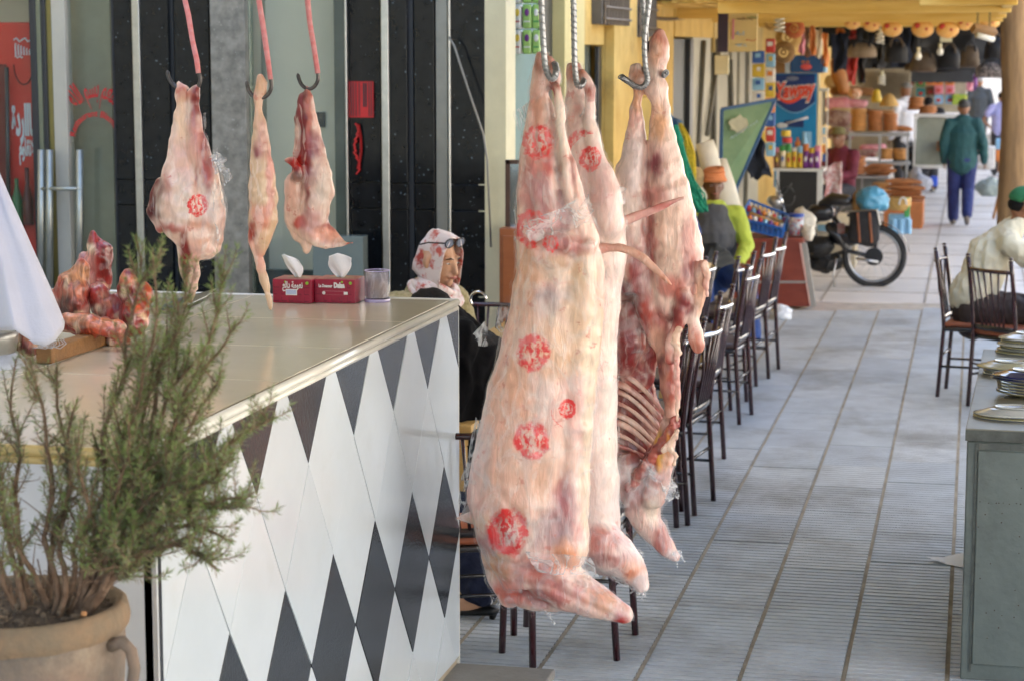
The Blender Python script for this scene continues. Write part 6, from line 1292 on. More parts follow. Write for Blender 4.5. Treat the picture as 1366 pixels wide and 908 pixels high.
# -- packs hanging at the top left of the aisle
pk = thing('hanging_packs', 'white and green tissue packs hanging in rows above the dark doorway', 'packs', P(697, 70, 12.1))
pw, pg_ = mat('white_pack', 'd6d3cc', .3, .06, 14, coat=.3), mat('green_pack', '9cc468', .3, .1, 10, coat=.3)
for r in range(4):
    for c, (x0, x1) in enumerate(((674,684),(685,695),(696.5,709),(709.5,721))):
        y0 = -62+r*34; q = qbox('pack', pw if c < 2 else pg_, x0, y0, x1, y0+32.5, 12.1, .10, pk, bevel=.012)
        m = MB(); cc_ = P((x0+x1)/2, y0+11, 12.095); m.ball(cc_, (.014,.004,.022), 8, 6); m.build('logo', pm(('red','yellow','purple','white')[c]), q)
        m = MB(); a = P(x0+2, y0+24, 12.097); b = P(x1-2, y0+22, 12.097); m.box(a, (b.x, b.y-.002, b.z)); m.build('print', pm(('pink','red','white','green')[c]), q)
mb_ = thing('meter_box', 'cream electric meter box with a dark window under the hanging packs', 'meter', P(685, 102, 12.2))
qbox('casing', CREAM, 677, 75, 692, 103, 12.2, .08, mb_); qbox('display', mat('dark_red_display', (.08,.01,.01), .2), 679, 96, 687, 101, 12.19, .01, mb_)
m = MB(); rect(m, 662, 20, 672, 186, 12.0, .06); ld = MB()
for k in range(16): rect(ld, 673, 10+k*11.5, 674.6, 14+k*11.5, 11.98, .05)
cl_ = thing('wall_conduit', 'cream conduit with small clips running up beside the packs', 'conduit', P(668, 190, 12.0)); m.build('tube', CREAM, cl_, bevel=.01); ld.build('clip', mat('pale_yellow', 0), cl_)
tag(qbox('white_post', mat('old_white_paint', 'b9bab4', .6, .1, 4), 658, 186, 676, 330, 11.9, .08), 'short whitish post beside the black granite pillar', 'post')
# -- nets and tarps
NET_G, NET_Y, NET_M = mat('green_net', (.01,.20,.11), .8, .3, 60, .8, 120, col2=(.02,.36,.20)), mat('yellow_net', (.60,.42,.02), .8, .25, 50, .8, 120), mat('magenta_net', (.22,.02,.10), .8, .25, 50, .8, 120)
def hank(name, label, rows, Y, mt, r=.006, n=60, seed=0):
    rg = random.Random(seed); m = MB(); P3 = [(P(a, b, Y), w*Y/FPX) for a, b, w in rows]
    for k in range(n):
        a0 = rg.random()*6.28; rr = math.sqrt(rg.random()); pts = []
        for i, (p, w) in enumerate(P3):
            a = a0+i*rg.uniform(-.3,.5); pts.append(p+Vector((math.cos(a)*w*rr, math.sin(a)*w*rr*.6, rg.uniform(-.02,.02))))
        m.loft(pts, r, n=4)
    return tag(m.build(name, mt, smooth=True), label, 'net', 'bundles of net hung on the shutters')
YN = 15.8
hank('net_bundle', 'green net bundle hanging between the magenta and yellow nets', [(902,170,2),(902,190,9),(905,215,13),(912,240,15),(922,262,19),(930,280,16)], YN, NET_G, .008, 90, 1)
hank('net_bundle', 'yellow net bundle hanging right of the green net', [(908,168,2),(914,185,6),(920,205,7),(923,230,5),(924,245,3)], YN+.1, NET_Y, .008, 50, 2)
hank('net_bundle', 'magenta net bundle hanging left of the green net', [(898,172,2),(896,190,6),(894,210,6),(892,222,3)], YN+.05, NET_M, .008, 40, 3)
def tarp(name, label, pts, Y, mt, amp=.05, seed=0, dY=.25, cat='tarp', fold=8):
    a, b, c, d = [P(x, y, Y+(dY if i < 2 else 0)) for i, (x, y) in enumerate(pts)]
    def fn(u, v): 
        p = (a*(1-u)+b*u)*(1-v)+(d*(1-u)+c*u)*v; return p+noise.noise_vector(Vector((u*3+seed, v*3, seed)))*amp+Vector((0, -math.sin(u*fold+v*3)*amp*.5, 0))
    m = MB(); m.sheet(fn, 24, 24); return tag(m.build(name, mt, smooth=True, thick=.006), label, cat)
BT = mat('blue_tarp', (.010,.055,.22), .5, .25, 6, .3, 30)
tarp('blue_sheet', 'blue plastic sheet hanging behind the coloured nets', [(886,140),(910,165),(908,200),(888,225)], 16.3, mat('sky_blue_sheet', (.06,.16,.30), .4, .25, 8), .05, 1)
tarp('blue_tarp', 'blue tarpaulin draped over goods beside the vendor', [(898,258),(928,272),(936,318),(900,318)], 15.9, BT, .05, 2)
tarp('blue_tarp', 'blue cloth bundle lying low under the green net', [(895,280),(925,270),(930,320),(900,325)], 15.6, BT, .07, 3)
tarp('dark_sacks', 'dark grey folded sacking on the floor below the blue tarpaulin', [(908,318),(965,322),(975,355),(905,352)], 15.9, mat('dark_sacking', (.05,.05,.045), .9, .4, 8, .4, 40), .09, 4)
m = MB(); m.loft([P(940, 190, 16.9), P(944, 205, 16.9), P(950, 232, 16.85)], [.075,.08,.085], n=16); m.jitter(.008, 12); tag(m.build('rolled_sack', mat('cream_sack', 'd9d3c2', .8, .08, 8, .3, 40), smooth=True), 'white rolled sack leaning behind the vendor head', 'sack')
m = MB(); m.loft([P(955, 215, 17.1), P(965, 250, 17.0), P(984, 300, 16.9)], [.09,.10,.07], [.04,.04,.04], side=_R, n=12); m.jitter(.008, 12); tag(m.build('white_sack', mat('cream_sack', 0), smooth=True), 'long white sack standing behind the vendor shoulder', 'sack')
m = MB(); m.ball(P(930, 238, 16.5), (.06,.06,.09), 12, 8); tag(m.build('straw_bundle', mat('straw', (.42,.30,.14), .9, .3, 20), smooth=True), 'small straw coloured bundle left of the vendor head', 'bundle')
# -- red brown desk
Yd = 18.0; dk_ = thing('vendor_desk', 'red brown wooden desk with a slanted end standing on the paving', 'desk', (P(1030,400,Yd).x, Yd+.3, 0))
DW = mat('red_brown_wood', (.20,.035,.02), .45, .2, 3, .1, 30, col2=(.27,.055,.03), stretch=(1,1,3))
def prism(m, poly, y0, y1):
    n = len(poly); return m.add([(x, y0, z) for x, z in poly]+[(x, y1, z) for x, z in poly], [tuple(range(n)), tuple(range(2*n-1, n-1, -1))]+[(i, i+n, (i+1) % n+n, (i+1) % n) for i in range(n)])
q = lambda x, y, Y=Yd: (P(x, y, Y).x, max(0.0, P(x, y, Y).z))
m = MB(); prism(m, [q(977,409), q(1080,409), q(1066,324), q(977,324)], Yd, Yd+.55); m.build('body', DW, dk_)
m = MB(); prism(m, [q(975,324), q(1072,324), q(1071,318), q(975,318)], Yd-.03, Yd+.58); m.build('top', DW, dk_)
m = MB(); prism(m, [q(1082,409), q(1089,409), q(1076,324), q(1069,324)], Yd-.02, Yd+.02); m.build('end_trim', mat('grey_trim', '9b9790', .4, .1, 5), dk_)
m = MB(); prism(m, [q(976,375,Yd-.004), q(1076,375,Yd-.004), q(1076,378,Yd-.004), q(976,378,Yd-.004)], Yd-.006, Yd-.001); m.build('joint', mat('grey_trim', 0), dk_)
zd = P(1020, 318, Yd).z
jr = P(1062, 316, Yd+.2); jar = thing('plastic_jar', 'clear plastic jar of coloured sweets with a blue lid on the red brown desk', 'jar', (jr.x, Yd+.2, zd+.012))
m = MB(); m.cyl((jr.x, Yd+.2, zd+.013), (jr.x, Yd+.2, zd+.17), .062, n=20); JM = mat('sweets_print', 'd8d2c8', .3, .1, 20, col2='8fa3b8'); m.build('body', JM, jar, smooth=True)
m = MB(); m.cyl((jr.x, Yd+.2, zd+.172), (jr.x, Yd+.2, zd+.20), .066, n=20); m.build('lid', mat('blue_lid', (.01,.06,.35), .35), jar, bevel=.006)
m = MB(); rg = random.Random(3)
for k in range(40): a = rg.uniform(3.4, 6.0); m.ball((jr.x+.061*math.cos(a), Yd+.2+.061*math.sin(a), zd+rg.uniform(.02,.16)), .007, 6, 4)
m.build('sweets', pm('red'), jar)
def bagblob(name, label, px, py, Y, r, mt, seed, cat='bag', parent=None, grp=None):
    m = MB(); c = P(px, py, Y); m.ball(c, r, 40, 28)
    for v in m.v:
        q_ = (v-c)*(.8/min(r))+Vector((seed*3.,0,0)); f_ = 1+.35*noise.noise(q_)+.22*(1-2.4*abs(noise.noise(q_*1.9)))*.5+.10*(1-2.4*abs(noise.noise(q_*4.)))
        v.xyz = c+(v-c)*f_; v.z = max(v.z, c.z-r[2]*.85)
    o = m.build(name, mt, parent, smooth=True)
    return tag(o, label, cat, grp) if parent is None else o
bagblob('paper_bag', 'crumpled whitish bag standing behind the blue lidded jar', 1072, 300, Yd+.35, (.09,.07,.14), mat('offwhite_bag', 'd5cdbb', .6, .08, 10), 3)
bagblob('paper_bag', 'small pale bag at the desk edge right of the jar', 1078, 312, Yd+.15, (.05,.05,.07), mat('offwhite_bag', 0), 4)
cr = thing('blue_crate', 'tilted blue plastic crate full of wrapped packets on the red brown desk', 'crate', (P(1018,300,Yd).x, Yd+.2, zd+.013))
A_ = [P(986,296,Yd+.02), P(1044,310,Yd+.02), P(1052,292,Yd+.42), P(1000,272,Yd+.42)]
BL = mat('blue_crate_plastic', (.02,.12,.42), .4, .15, 10)
m = MB()
for i in range(4): m.loft([A_[i]+Vector((0,0,.03)), A_[(i+1)%4]+Vector((0,0,.03))], .012, n=6); m.loft([A_[i]-Vector((0,0,.05)), A_[(i+1)%4]-Vector((0,0,.05))], .010, n=6)
for i in range(4):
    for k in range(9): p = A_[i].lerp(A_[(i+1)%4], k/9); m.loft([p+Vector((0,0,.03)), p-Vector((0,0,.05))], .006, n=5)
m.build('frame', BL, cr); m = MB(); m.add([a-Vector((0,0,.045)) for a in A_], [(0,1,2,3)]); m.build('base', BL, cr, thick=.01)
for k in range(16):
    p = A_[0].lerp(A_[1], (k % 8+.5)/8).lerp(A_[3].lerp(A_[2], (k % 8+.5)/8), .25 if k < 8 else .7); m = MB(); m.ball(p+Vector((0,0,.012)), (.022,.035,.03), 8, 6); m.build('packet', pm(('purple','orange','white','red','sky')[k % 5]), cr, smooth=True)
m = MB(); m.loft([P(1003,276,Yd+.3), P(1046,298,Yd+.28)], .018, n=8); m.loft([P(1000,284,Yd+.2), P(1046,302,Yd+.2)], .014, n=8); tag(m.build('wood_sticks', TWD, smooth=True), 'pale wooden sticks laid over the blue crate', 'sticks')
m = MB(); m.loft([P(979,312,17.2), P(990,312,17.9)], .035, n=14); tag(m.build('black_pipe', mat('black_rubber', (.015,.015,.016), .6), smooth=True), 'open end of a black pipe beside the desk', 'pipe')
# -- green board in a blue frame
Yg = 18.6; gb = thing('green_board', 'green board in a blue frame tilted above the vendor', 'board', P(980, 248, Yg))
corners = [P(963,146,Yg), P(1034,133,Yg+.25), P(982,251,Yg+.2), P(961,243,Yg)]
m = MB(); m.add([c for c in corners]+[c+Vector((0,.03,0)) for c in corners], [(3,2,1,0),(4,5,6,7),(0,1,5,4),(1,2,6,5),(2,3,7,6),(3,0,4,7)]); m.build('panel', mat('chalk_green', '5b7a55', .6, .15, 6, col2='6f8a62'), gb)
for i in range(4):
    m = MB(); a, b = corners[i], corners[(i+1) % 4]; m.loft([a, b], [.022]*2, [.018]*2, n=4); m.build('frame_bar', mat('blue_frame', (.02,.08,.20), .5, .15, 10), gb)
m = MB(); cc_ = P(986, 166, Yg-.01+.06); rg = random.Random(2); n = 22
m.add([cc_+Vector((.082*(1+.3*noise.noise(Vector((math.cos(a)*2, math.sin(a)*2, 1))))*math.cos(a), -.035+.02*math.cos(a), .072*(1+.4*noise.noise(Vector((math.cos(a)*3, math.sin(a)*3, 5))))*math.sin(a))) for a in [2*math.pi*i/n for i in range(n)]], [tuple(range(n))])
m.build('torn_poster', mat('torn_paper', 'b9b9a2', .8, .1, 14), gb, thick=.004)
m = MB()
for k in range(9): c = P(976+k*4.1, 184-k*2.6, Yg+.0); m.loft([c+Vector((-.01,0,-.008)), c+Vector((.004,0,.012)), c+Vector((.014,0,-.004))], .004, n=4)
m.build('chalk_script', mat('pale_blue_chalk', '8fa8b8', .8), gb)
m = MB(); m.loft([P(982,251,Yg+.2), P(981,320,Yg+.2)], .02, n=6); m.build('post', mat('blue_frame', 0), gb)
tarp('dark_jacket', 'dark navy jacket hanging behind the green board', [(1000,182),(1018,180),(1028,238),(998,240)], 21, mat('navy_cloth', (.012,.018,.035), .85, .3, 10), .07, 7, .1, 'jacket')
# -- hanging sign board
sgn = thing('sign_board', 'beige hand written sign board with a dark purple side hung from the roof', 'sign', P(990, 72, 17))
qbox('face', mat('beige_board', 'd3bd83', .7, .08, 3), 972, -10, 1011, 69, 17, .04, sgn); qbox('side', mat('dark_purple_side', (.035,.02,.04), .6), 957, -8, 971.5, 70, 17.0, .04, sgn)
m = MB(); rg = random.Random(9)
def scrawl(x0, x1, y, mt, h=3):
    m = MB(); x = x0
    while x < x1: 
        c = P(x, y, 16.985); m.loft([c, c+Vector((.006, 0, rg.uniform(-.3,1)*h*.006)), c+Vector((.014, 0, rg.uniform(-.5,.6)*h*.006))], .0028, n=4); x += 2.4
    m.build('handwriting', mt, sgn)
scrawl(983, 1008, 26, pm('brown'), 4); scrawl(996, 1008, 24, pm('green'), 3); scrawl(981, 992, 46, pm('sky'), 5); scrawl(995, 1007, 54, pm('red'), 3); scrawl(981, 993, 61, pm('sky'), 5); scrawl(981, 990, 5, pm('sky'), 3)
m = MB(); rect(m, 976.5, 26, 979.5, 53, 16.985, .01); m.build('red_stripe', pm('pink'), sgn)
tag(qbox('louvre_box', CREAM, 953, 74, 972, 100, 18, .06), 'small cream fuse box on the shutter under the sign board', 'box')
# -- poster strips and banner
g4 = 'packet strips hanging by the banner'
for k, (x0, x1, y0, y1, cols, lab) in enumerate(((1003,1020,68,212,('blue','yellow','sky','white','blue'),'tall strip of blue packets hanging left of the banner'),(1021,1034,52,210,('red','sky','white','yellow','orange','blue'),'narrow strip of mixed packets next to the banner'))):
    t = thing('packet_strip', lab, 'packets', P((x0+x1)/2, y1, 22.5)); n = 8
    for i in range(n):
        ya = y0+(y1-y0)*i/n; q_ = qbox('packet', pm(cols[i % len(cols)]), x0, ya, x1, ya+(y1-y0)/n-1, 22.5+.02*(i % 2), .05, t, bevel=.015)
        m = MB(); xx = (x0+x1)/2; rect(m, xx-4+2*(i%2), ya+(y1-y0)/n*.2, xx+3, ya+(y1-y0)/n*.5, 22.49, .01); m.build('motif', pm(cols[(i+2) % len(cols)]), q_)
bn = thing('banner', 'tall blue banner with a red Yawmy logo and a spoon picture behind the snack table', 'banner', P(1066, 225, 24.6))
Yb_ = 24.6
qbox('panel', mat('banner_blue', (.005,.17,.42), .4, .12, 1.2, col2=(.01,.26,.52)), 1032, 98, 1092, 250, Yb_, .05, bn); 
m = MB(); c0_ = [P(1034, 100, Yb_-.01), P(1087, 100, Yb_-.01)]+[P(1087-53*t, 136+14*math.sin(math.pi*t), Yb_-.01) for t in [i/12 for i in range(13)]]
m.add(c0_, [tuple(range(len(c0_)))]); m.build('dark_field', mat('banner_navy', (.008,.035,.16), .4, .2, 3), bn, thick=.004)
m = MB(); m.loft([P(1087-53*t, 137+14*math.sin(math.pi*t), Yb_-.016) for t in [i/12 for i in range(13)]], .006, n=4); m.build('pale_line', pm('sky'), bn)
m = MB(); m.ball(P(1057, 105, Yb_-.015), (.075,.006,.028), 16, 8); m.build('oval_badge', mat('badge_grey', '6f7484', .5), bn)
WR, RR = mat('logo_white', (.72,.70,.68), .5), mat('logo_red', (.75,.07,.03), .5)
lettering("Yawmy", P(1059.5, 121, Yb_-.02), .26, WR, bn, width=.47, shear=.2, bold=.020, up=(-.0,0,1), right=(1,0,.09))
lettering("Yawmy", P(1059.5, 121, Yb_-.028), .25, RR, bn, width=.45, shear=.2, bold=.008, up=(0,0,1), right=(1,0,.09))
m = MB(); m.loft([P(1034+48*t, 123+16*math.sin(math.pi*t**.8)-7*t, Yb_-.02) for t in [i/14 for i in range(15)]], [.006+.016*math.sin(math.pi*i/14) for i in range(15)], [.006]*15, side=(0,0,1), n=6); m.build('logo_swoosh', RR, bn)
lettering("\ufef1\ufee3\ufeee\ufef3", P(1049, 128, Yb_-.02), .09, WR, bn, width=.12, bold=.004)
m = MB(); m.ball(P(1043, 168, Yb_-.02), (.065,.01,.032), 14, 8); m.loft([P(1049,165,Yb_-.02), P(1063,161,Yb_-.02), P(1078,157,Yb_-.02)], [.014,.010,.018], [.006]*3, side=(0,0,1), n=6); m.build('spoon_print', mat('spoon_white', 'c8cdd2', .4), bn, smooth=True)
m = MB(); rect(m, 1046, 161, 1072, 170, Yb_-.012, .004); m.build('print_block', mat('banner_navy', 0), bn)
m = MB(); rect(m, 1070, 176, 1083, 205, Yb_-.012, .004); m.build('pale_bottle_print', pm('sky'), bn)
bx = thing('blue_box', 'blue carton with a red emblem standing above the banner', 'box', P(1075, 98, 24.8))
qbox('carton', mat('carton_blue', (.01,.07,.20), .5, .1, 6), 1054, 74, 1098, 97.5, 24.4, .3, bx, bevel=.006); qbox('carton_end', mat('carton_print', 'b9c4cc', .5, .2, 20), 1047, 76, 1053.8, 97.5, 24.42, .28, bx)
m = MB(); m.ball(P(1075.5, 89.5, 24.39), (.065,.008,.036), 14, 8); m.build('emblem', mat('emblem_red', (.60,.08,.07), .5), bx); m = MB()
for k in (-1, 1): m.box(P(1074.5+k*3-2, 84, 24.392), P(1074.5+k*3+2, 81.5, 24.38))
m.build('emblem_text', pm('orange'), bx); qbox('pale_end', pm('sky'), 1098.2, 76, 1102, 97, 24.42, .28, bx)
# white framed post
ps = thing('white_frame_post', 'white framed upright of the stall right of the banner', 'post', P(1097, 235, 24))
for x0, x1 in ((1093,1096.5),(1101.5,1105)): qbox('upright', mat('old_white_paint', 'b9bab4'), x0, 120, x1, 228, 24, .05, ps)
qbox('upright', CREAM, 1088, 98, 1094, 228, 24.2, .05, ps); qbox('cross_bar', mat('old_white_paint', 0), 1093, 118, 1105, 122, 23.98, .08, ps); qbox('panel', mat('grey_print_panel', '8f8d84', .6, .2, 10), 1096.7, 122, 1101.3, 168, 24.03, .02, ps)
for k in range(4): qbox('sticker', pm(('sky','white','orange','blue')[k]), 1096.7, 170+k*12, 1101.3, 180+k*12, 24.01, .02, ps)
# snack table
Yt = 23.6; zt1 = P(1070, 229, Yt).z
st = thing('snack_table', 'white framed black fronted table holding snack packets under the banner', 'table', (P(1068,300,Yt).x, Yt+.3, 0))
WP_ = mat('white_paint', 'cfcfca', .5, .06, 6)
zb_ = 0.0
for x0, x1 in ((1034,1038),(1089,1096)): 
    m = MB(); a, b = P(x0, 300, Yt), P(x1, 300, Yt); m.box((a.x, Yt, 0), (b.x, Yt+.05, zt1)); m.build('leg', WP_, st)
m = MB(); a, b = P(1030, 300, Yt), P(1098, 300, Yt); m.box((a.x, Yt-.02, zt1), (b.x, Yt+.55, zt1+.03)); m.build('tabletop', WP_, st, bevel=.004)
m = MB(); a, b = P(1038.3, 300, Yt), P(1088.7, 300, Yt); m.box((a.x, Yt+.01, .05), (b.x, Yt+.04, zt1-.001)); m.build('front_panel', mat('black_panel', (.012,.012,.012), .5), st)
cols = ['brown','cream','yellow','yellow','yellow','purple','purple','purple']; names = ['brown','cream','yellow','yellow','yellow','purple','purple','purple']
rg = random.Random(12)
def pouch(px, Yq, zq, col, w, h, lab, grp):
    c = P(px, 200, Yq); m = MB(); a = rg.uniform(-.3,.3)
    m.loft([(c.x, Yq, zq), (c.x, Yq, zq+h*.12), (c.x, Yq, zq+h*.5), (c.x, Yq, zq+h*.85), (c.x, Yq, zq+h)], [w*.5, w*.52, w*.5, w*.46, w*.48], [.008, .03, .036, .02, .003], side=(math.cos(a), math.sin(a), 0), n=12); m.jitter(.006, 18, px)
    o = m.build('snack_packet', pm(col, coat=.4), smooth=True); tag(o, lab, 'packet', grp)
    m = MB(); m.ball((c.x, Yq-.034, zq+h*.55), (w*.26,.004,h*.16), 10, 6); m.build('logo', pm({'yellow':'red','purple':'white','brown':'yellow','cream':'blue'}.get(col,'white')), o)
ordn = ['first','second','third','fourth','fifth','sixth','seventh','eighth','ninth','tenth']
for k in range(8): pouch(1037+k*7.6, Yt+.08, zt1+.031, cols[k], .062, .17+.02*(k % 2), '%s snack packet, %s from the left in the front row under the banner' % (names[k], ordn[k]), 'snack packets in the front row')
for k, col in enumerate(['pink','green','green','white','sky','orange','yellow','pink']): pouch(1036+k*7.8, Yt+.28, zt1+.031, col, .07, .22+.02*(k % 3), '%s packet, %s from the left in the back row of the snack table' % (col, ordn[k]), 'snack packets in the back row')
m = MB(); c = P(1056, 193, Yt+.4)
for k, (dx, h0, h1, col, lb) in enumerate(((1050,.30,.36,'red','red round tin stacked highest on the snack table'),(1050,.22,.29,'white','white round tin under the red tin on the snack table'),(1048,.37,.44,'yellow','yellow tin on top of the red one on the snack table'),(1073,.22,.42,'sky','pale blue bottle standing behind the snack packets'),(1064,.22,.36,'orange','orange bottle standing behind the snack packets'))):
    c = P(dx, 195, Yt+.38+.03*(k > 2)); m = MB(); z = zt1+h0; r = .055 if k < 3 else .032
    if k < 3: m.cyl((c.x, c.y, z), (c.x, c.y, zt1+h1), r, n=16)
    else: m.lathe((c.x, c.y, z), [(0,0),(r,0),(r*1.05,.1),(r*.5,h1-h0-.05),(r*.4,h1-h0),(0,h1-h0)], 12)
    tag(m.build('tin' if k < 3 else 'bottle', pm(col, coat=.3), smooth=k > 2, bevel=.004 if k < 3 else 0), lb, 'tin' if k < 3 else 'bottle')
m = MB(); a, b = P(1034, 195, Yt+.3), P(1094, 195, Yt+.3); m.box((a.x, Yt+.32, zt1+.031), (b.x, Yt+.52, zt1+.22)); tag(m.build('carton_row', pm('cream'), bevel=.01), 'low beige carton box raising the tins on the snack table', 'box')
tarp('patterned_cloth', 'white cloth with red and blue print hanging from the snack table end', [(1099,222),(1124,214),(1124,268),(1101,272)], 24.0, mat('printed_cloth', 'd9d0cc', .8, .05, 22, col2='b05a58'), .03, 8, .1, 'cloth')
# -- hats, baskets, bags, bulbs
def basket(px, py, Y, r, mt, label, name='straw_basket', cat='basket', grp=None, dep=.5):
    m = MB(); c = P(px, py, Y)
    for k in range(7): f = k/6; m.loft([c+Vector((r*math.cos(a)*math.sqrt(1-f*f*.95), -r*dep*f, r*math.sin(a)*math.sqrt(1-f*f*.95))) for a in [2*math.pi*i/20 for i in range(20)]], r*.11, n=5, closed=True)
    return tag(m.build(name, mt, smooth=True), label, cat, grp)
STR = mat('golden_straw', (.52,.32,.10), .8, .25, 30, .4, 90); STRD = mat('dark_straw', (.28,.16,.06), .8, .25, 30, .4, 90)
gs = 'straw hats and baskets hung over the banner'
basket(1046, 70, 23, .11, STRD, 'dark straw basket hanging lowest left above the banner', grp=gs); basket(1052, 50, 23.3, .13, STR, 'golden straw hat hanging highest above the banner', 'straw_hat', 'hat', gs)
basket(1060, 38, 23.1, .10, mat('floral_straw', 'c9803f', .8, .2, 20, col2='b84a40'), 'red flowered straw hat hanging above the banner', 'straw_hat', 'hat', gs); basket(1030, 30, 22.5, .08, STR, 'small pale straw hat hanging by the bulb cluster', 'straw_hat', 'hat', gs)
qbox('cloth_roll', mat('tan_cloth', 'b58c5c', .8, .15, 8), 1032, 78, 1050, 98, 24.6, .1, None, 'tan folded cloth beside the blue carton', 'cloth')
gf = 'scarves hanging under the roof by the straw hats'
for k, (x, y0, y1, col) in enumerate(((1068,36,72,'pink'),(1076,38,76,'brown'),(1084,34,74,'orange'),(1092,40,76,'cream'),(1100,44,90,'orange'))):
    tarp('scarf', '%s scarf, %s from the left under the yellow roof' % (col, ordn[k]), [(x-3,y0),(x+4,y0),(x+4,y1),(x-3,y1)], 24+.1*k, pm(col), .03, 20+k, .02, 'scarf')['group'] = gf
# spiral and bulb lamps (unlit)
BUL = mat('pearl_glass', 'd8d4c4', .25, .05, 10, coat=.5)
def bulb(px, py, Y, label, kind=0, top=None):
    c = P(px, py, Y); t = thing('hanging_bulb', label, 'bulb', c, 'unlit bulbs hung under the roof'); zc_ = 2.5
    m = MB(); m.cyl((c.x, Y, c.z+.09), (c.x, Y, zc_), .005, n=5); m.build('wire', DARKM, t)
    m = MB(); m.cyl((c.x, Y, c.z+.05), (c.x, Y, c.z+.10), .022, n=10); m.build('socket', CREAM, t, smooth=True)
    m = MB()
    if kind == 0: m.lathe((c.x, Y, c.z-.05), [(0,0),(.03,.01),(.042,.04),(.030,.08),(.018,.10)], 16)
    else: m.loft([(c.x+.04*math.cos(a), Y+.04*math.sin(a), c.z-.07+.12*a/18.8) for a in [i*.5 for i in range(38)]], .012, n=6)
    m.build('glass', BUL, t, smooth=True)
bulb(1040, 32, 19, 'large spiral lamp hanging above the beige sign end', 1); bulb(1174, 50, 24, 'spiral lamp hanging in front of the bright gap', 1); bulb(1225, 75, 25, 'pear shaped bulb hanging among the dark bags', 0); bulb(1254, 69, 26, 'round bulb with a cream holder left of the tube lamp', 0); bulb(1176, 106, 27, 'big spiral lamp hanging above the bread stacks', 1)
m = MB(); c = P(1262, 53, 26); m.box((c.x-.07, 25.95, c.z-.03), (c.x+.07, 26.05, c.z+.04)); tag(m.build('lamp_holder', CREAM, bevel=.006), 'small cream box beside the round bulb', 'holder')
tl_ = thing('tube_lamp', 'wooden boxed fluorescent tube hanging on two chains near the wooden pole', 'lamp', P(1312, 45, 18))
a, b = P(1298, 38, 18), P(1327, 44, 18.1)
m = MB(); m.loft([a, b], [.045]*2, [.055]*2, side=(0,0,1), n=4); m.build('casing', mat('tan_casing', 'a8845c', .7, .12, 8), tl_); m = MB(); m.loft([a+Vector((.03,-.03,-.055)), b+Vector((-.01,-.03,-.055))], .026, n=10); m.build('tube', BUL, tl_, smooth=True)
m = MB()
for p_ in (a.lerp(b, .2), a.lerp(b, .75)):
    for k in range(7): z0 = p_.z+.04+k*.035; m.loft([(p_.x+.006*math.cos(q), p_.y, z0+.018+.018*math.sin(q)) for q in [i*.8 for i in range(8)]], .003, n=4, closed=True)
m.build('chain', DARKM, tl_)
# round drums hung on the beam
gd = 'painted gourd drums hung in a row under the roof edge'
for k, (x, y, rr) in enumerate(((1137,24,9),(1163,26,10),(1190,31,12),(1231,31,13),(1264,32,13),(1287,25,9),(1320,22,11))):
    Yk = 22.5; c = P(x, y+8, Yk); r = rr*Yk/FPX; t = thing('painted_drum', '%s drum from the left in the row of painted drums under the roof' % ordn[k], 'drum', c, gd)
    m = MB(); m.ball(c, (r*1.12, r*.45, r*.85), 18, 12); m.build('body', mat('drum_skin', 'e09a34', .45, .12, 9, col2='eec07a'), t, smooth=True)
    m = MB(); m.ball(c+Vector((r*.35, -r*.42, -.0)), (r*.16, r*.06, r*.16), 8, 6); m.ball(c+Vector((-r*.5, -r*.34, r*.3)), (r*.34, r*.1, r*.3), 8, 6); m.build('painted_spot', pm('red'), t, smooth=True)
    m = MB(); m.cyl(c+Vector((0,0,r*.7)), (c.x, c.y, 2.5), .004, n=4); m.build('cord', DARKM, t)
# hanging dark bags and clothes
dkm = [mat('black_bag', (.012,.012,.013), .6, .4, 10), mat('brown_bag', (.10,.065,.035), .6, .3, 12), mat('taupe_bag', (.24,.17,.10), .6, .2, 12), mat('navy_cloth', 0), mat('patterned_bag', (.05,.045,.045), .6, .3, 40, col2=(.32,.27,.24))]
nn = dkm[4].node_tree; [x for x in nn.nodes if x.type == 'VALTORGB'][0].color_ramp.elements[0].position = .47; [x for x in nn.nodes if x.type == 'VALTORGB'][0].color_ramp.elements[1].position = .55
gb_ = 'bags hanging in the dark stall front'
def hbag(x0, y0, x1, y1, Y, k, label, handle=True):
    a, b = P(x0, y1, Y), P(x1, y0, Y); w = b.x-a.x; h = b.z-a.z; cx = (a.x+b.x)/2
    t = thing('hanging_bag', label, 'bag', (cx, Y, a.z), gb_); m = MB(); hb_ = h*(.72 if handle else 1)
    m.loft([(cx, Y, a.z), (cx, Y, a.z+hb_*.1), (cx, Y, a.z+hb_*.6), (cx, Y, a.z+hb_*.9), (cx, Y, a.z+hb_)], [w*.46, w*.5, w*.47, w*.36, w*.2], [.05,.09,.08,.05,.02], side=(1,0,0), n=16); m.jitter(.012, 9, x0); m.build('body', dkm[k], t, smooth=True)
    if handle:
        m = MB(); m.loft([(cx+w*.28*math.cos(q), Y-.06, a.z+hb_*.72+h*.34*math.sin(q)) for q in [math.pi*i/12 for i in range(13)]], .014, n=6); m.build('handle', dkm[0] if k != 0 else dkm[1], t, smooth=True)
hbag(1130,50,1170,77,26.5,2,'taupe handbag with dark handles, leftmost of the hanging bags'); hbag(1180,44,1212,84,27,0,'black rucksack hanging right of the bright gap'); hbag(1213,60,1250,96,27.5,1,'dark brown satchel hanging behind the pear shaped bulb')
hbag(1250,52,1282,92,27.5,0,'black shoulder bag hanging behind the round bulb'); hbag(1280,50,1308,90,27.2,1,'brown bag with crossed straps hanging below the tube lamp'); hbag(1300,76,1345,104,27,4,'large black and white patterned bag beside the wooden pole'); hbag(1312,40,1345,80,27.4,0,'black bag hanging above the patterned one')
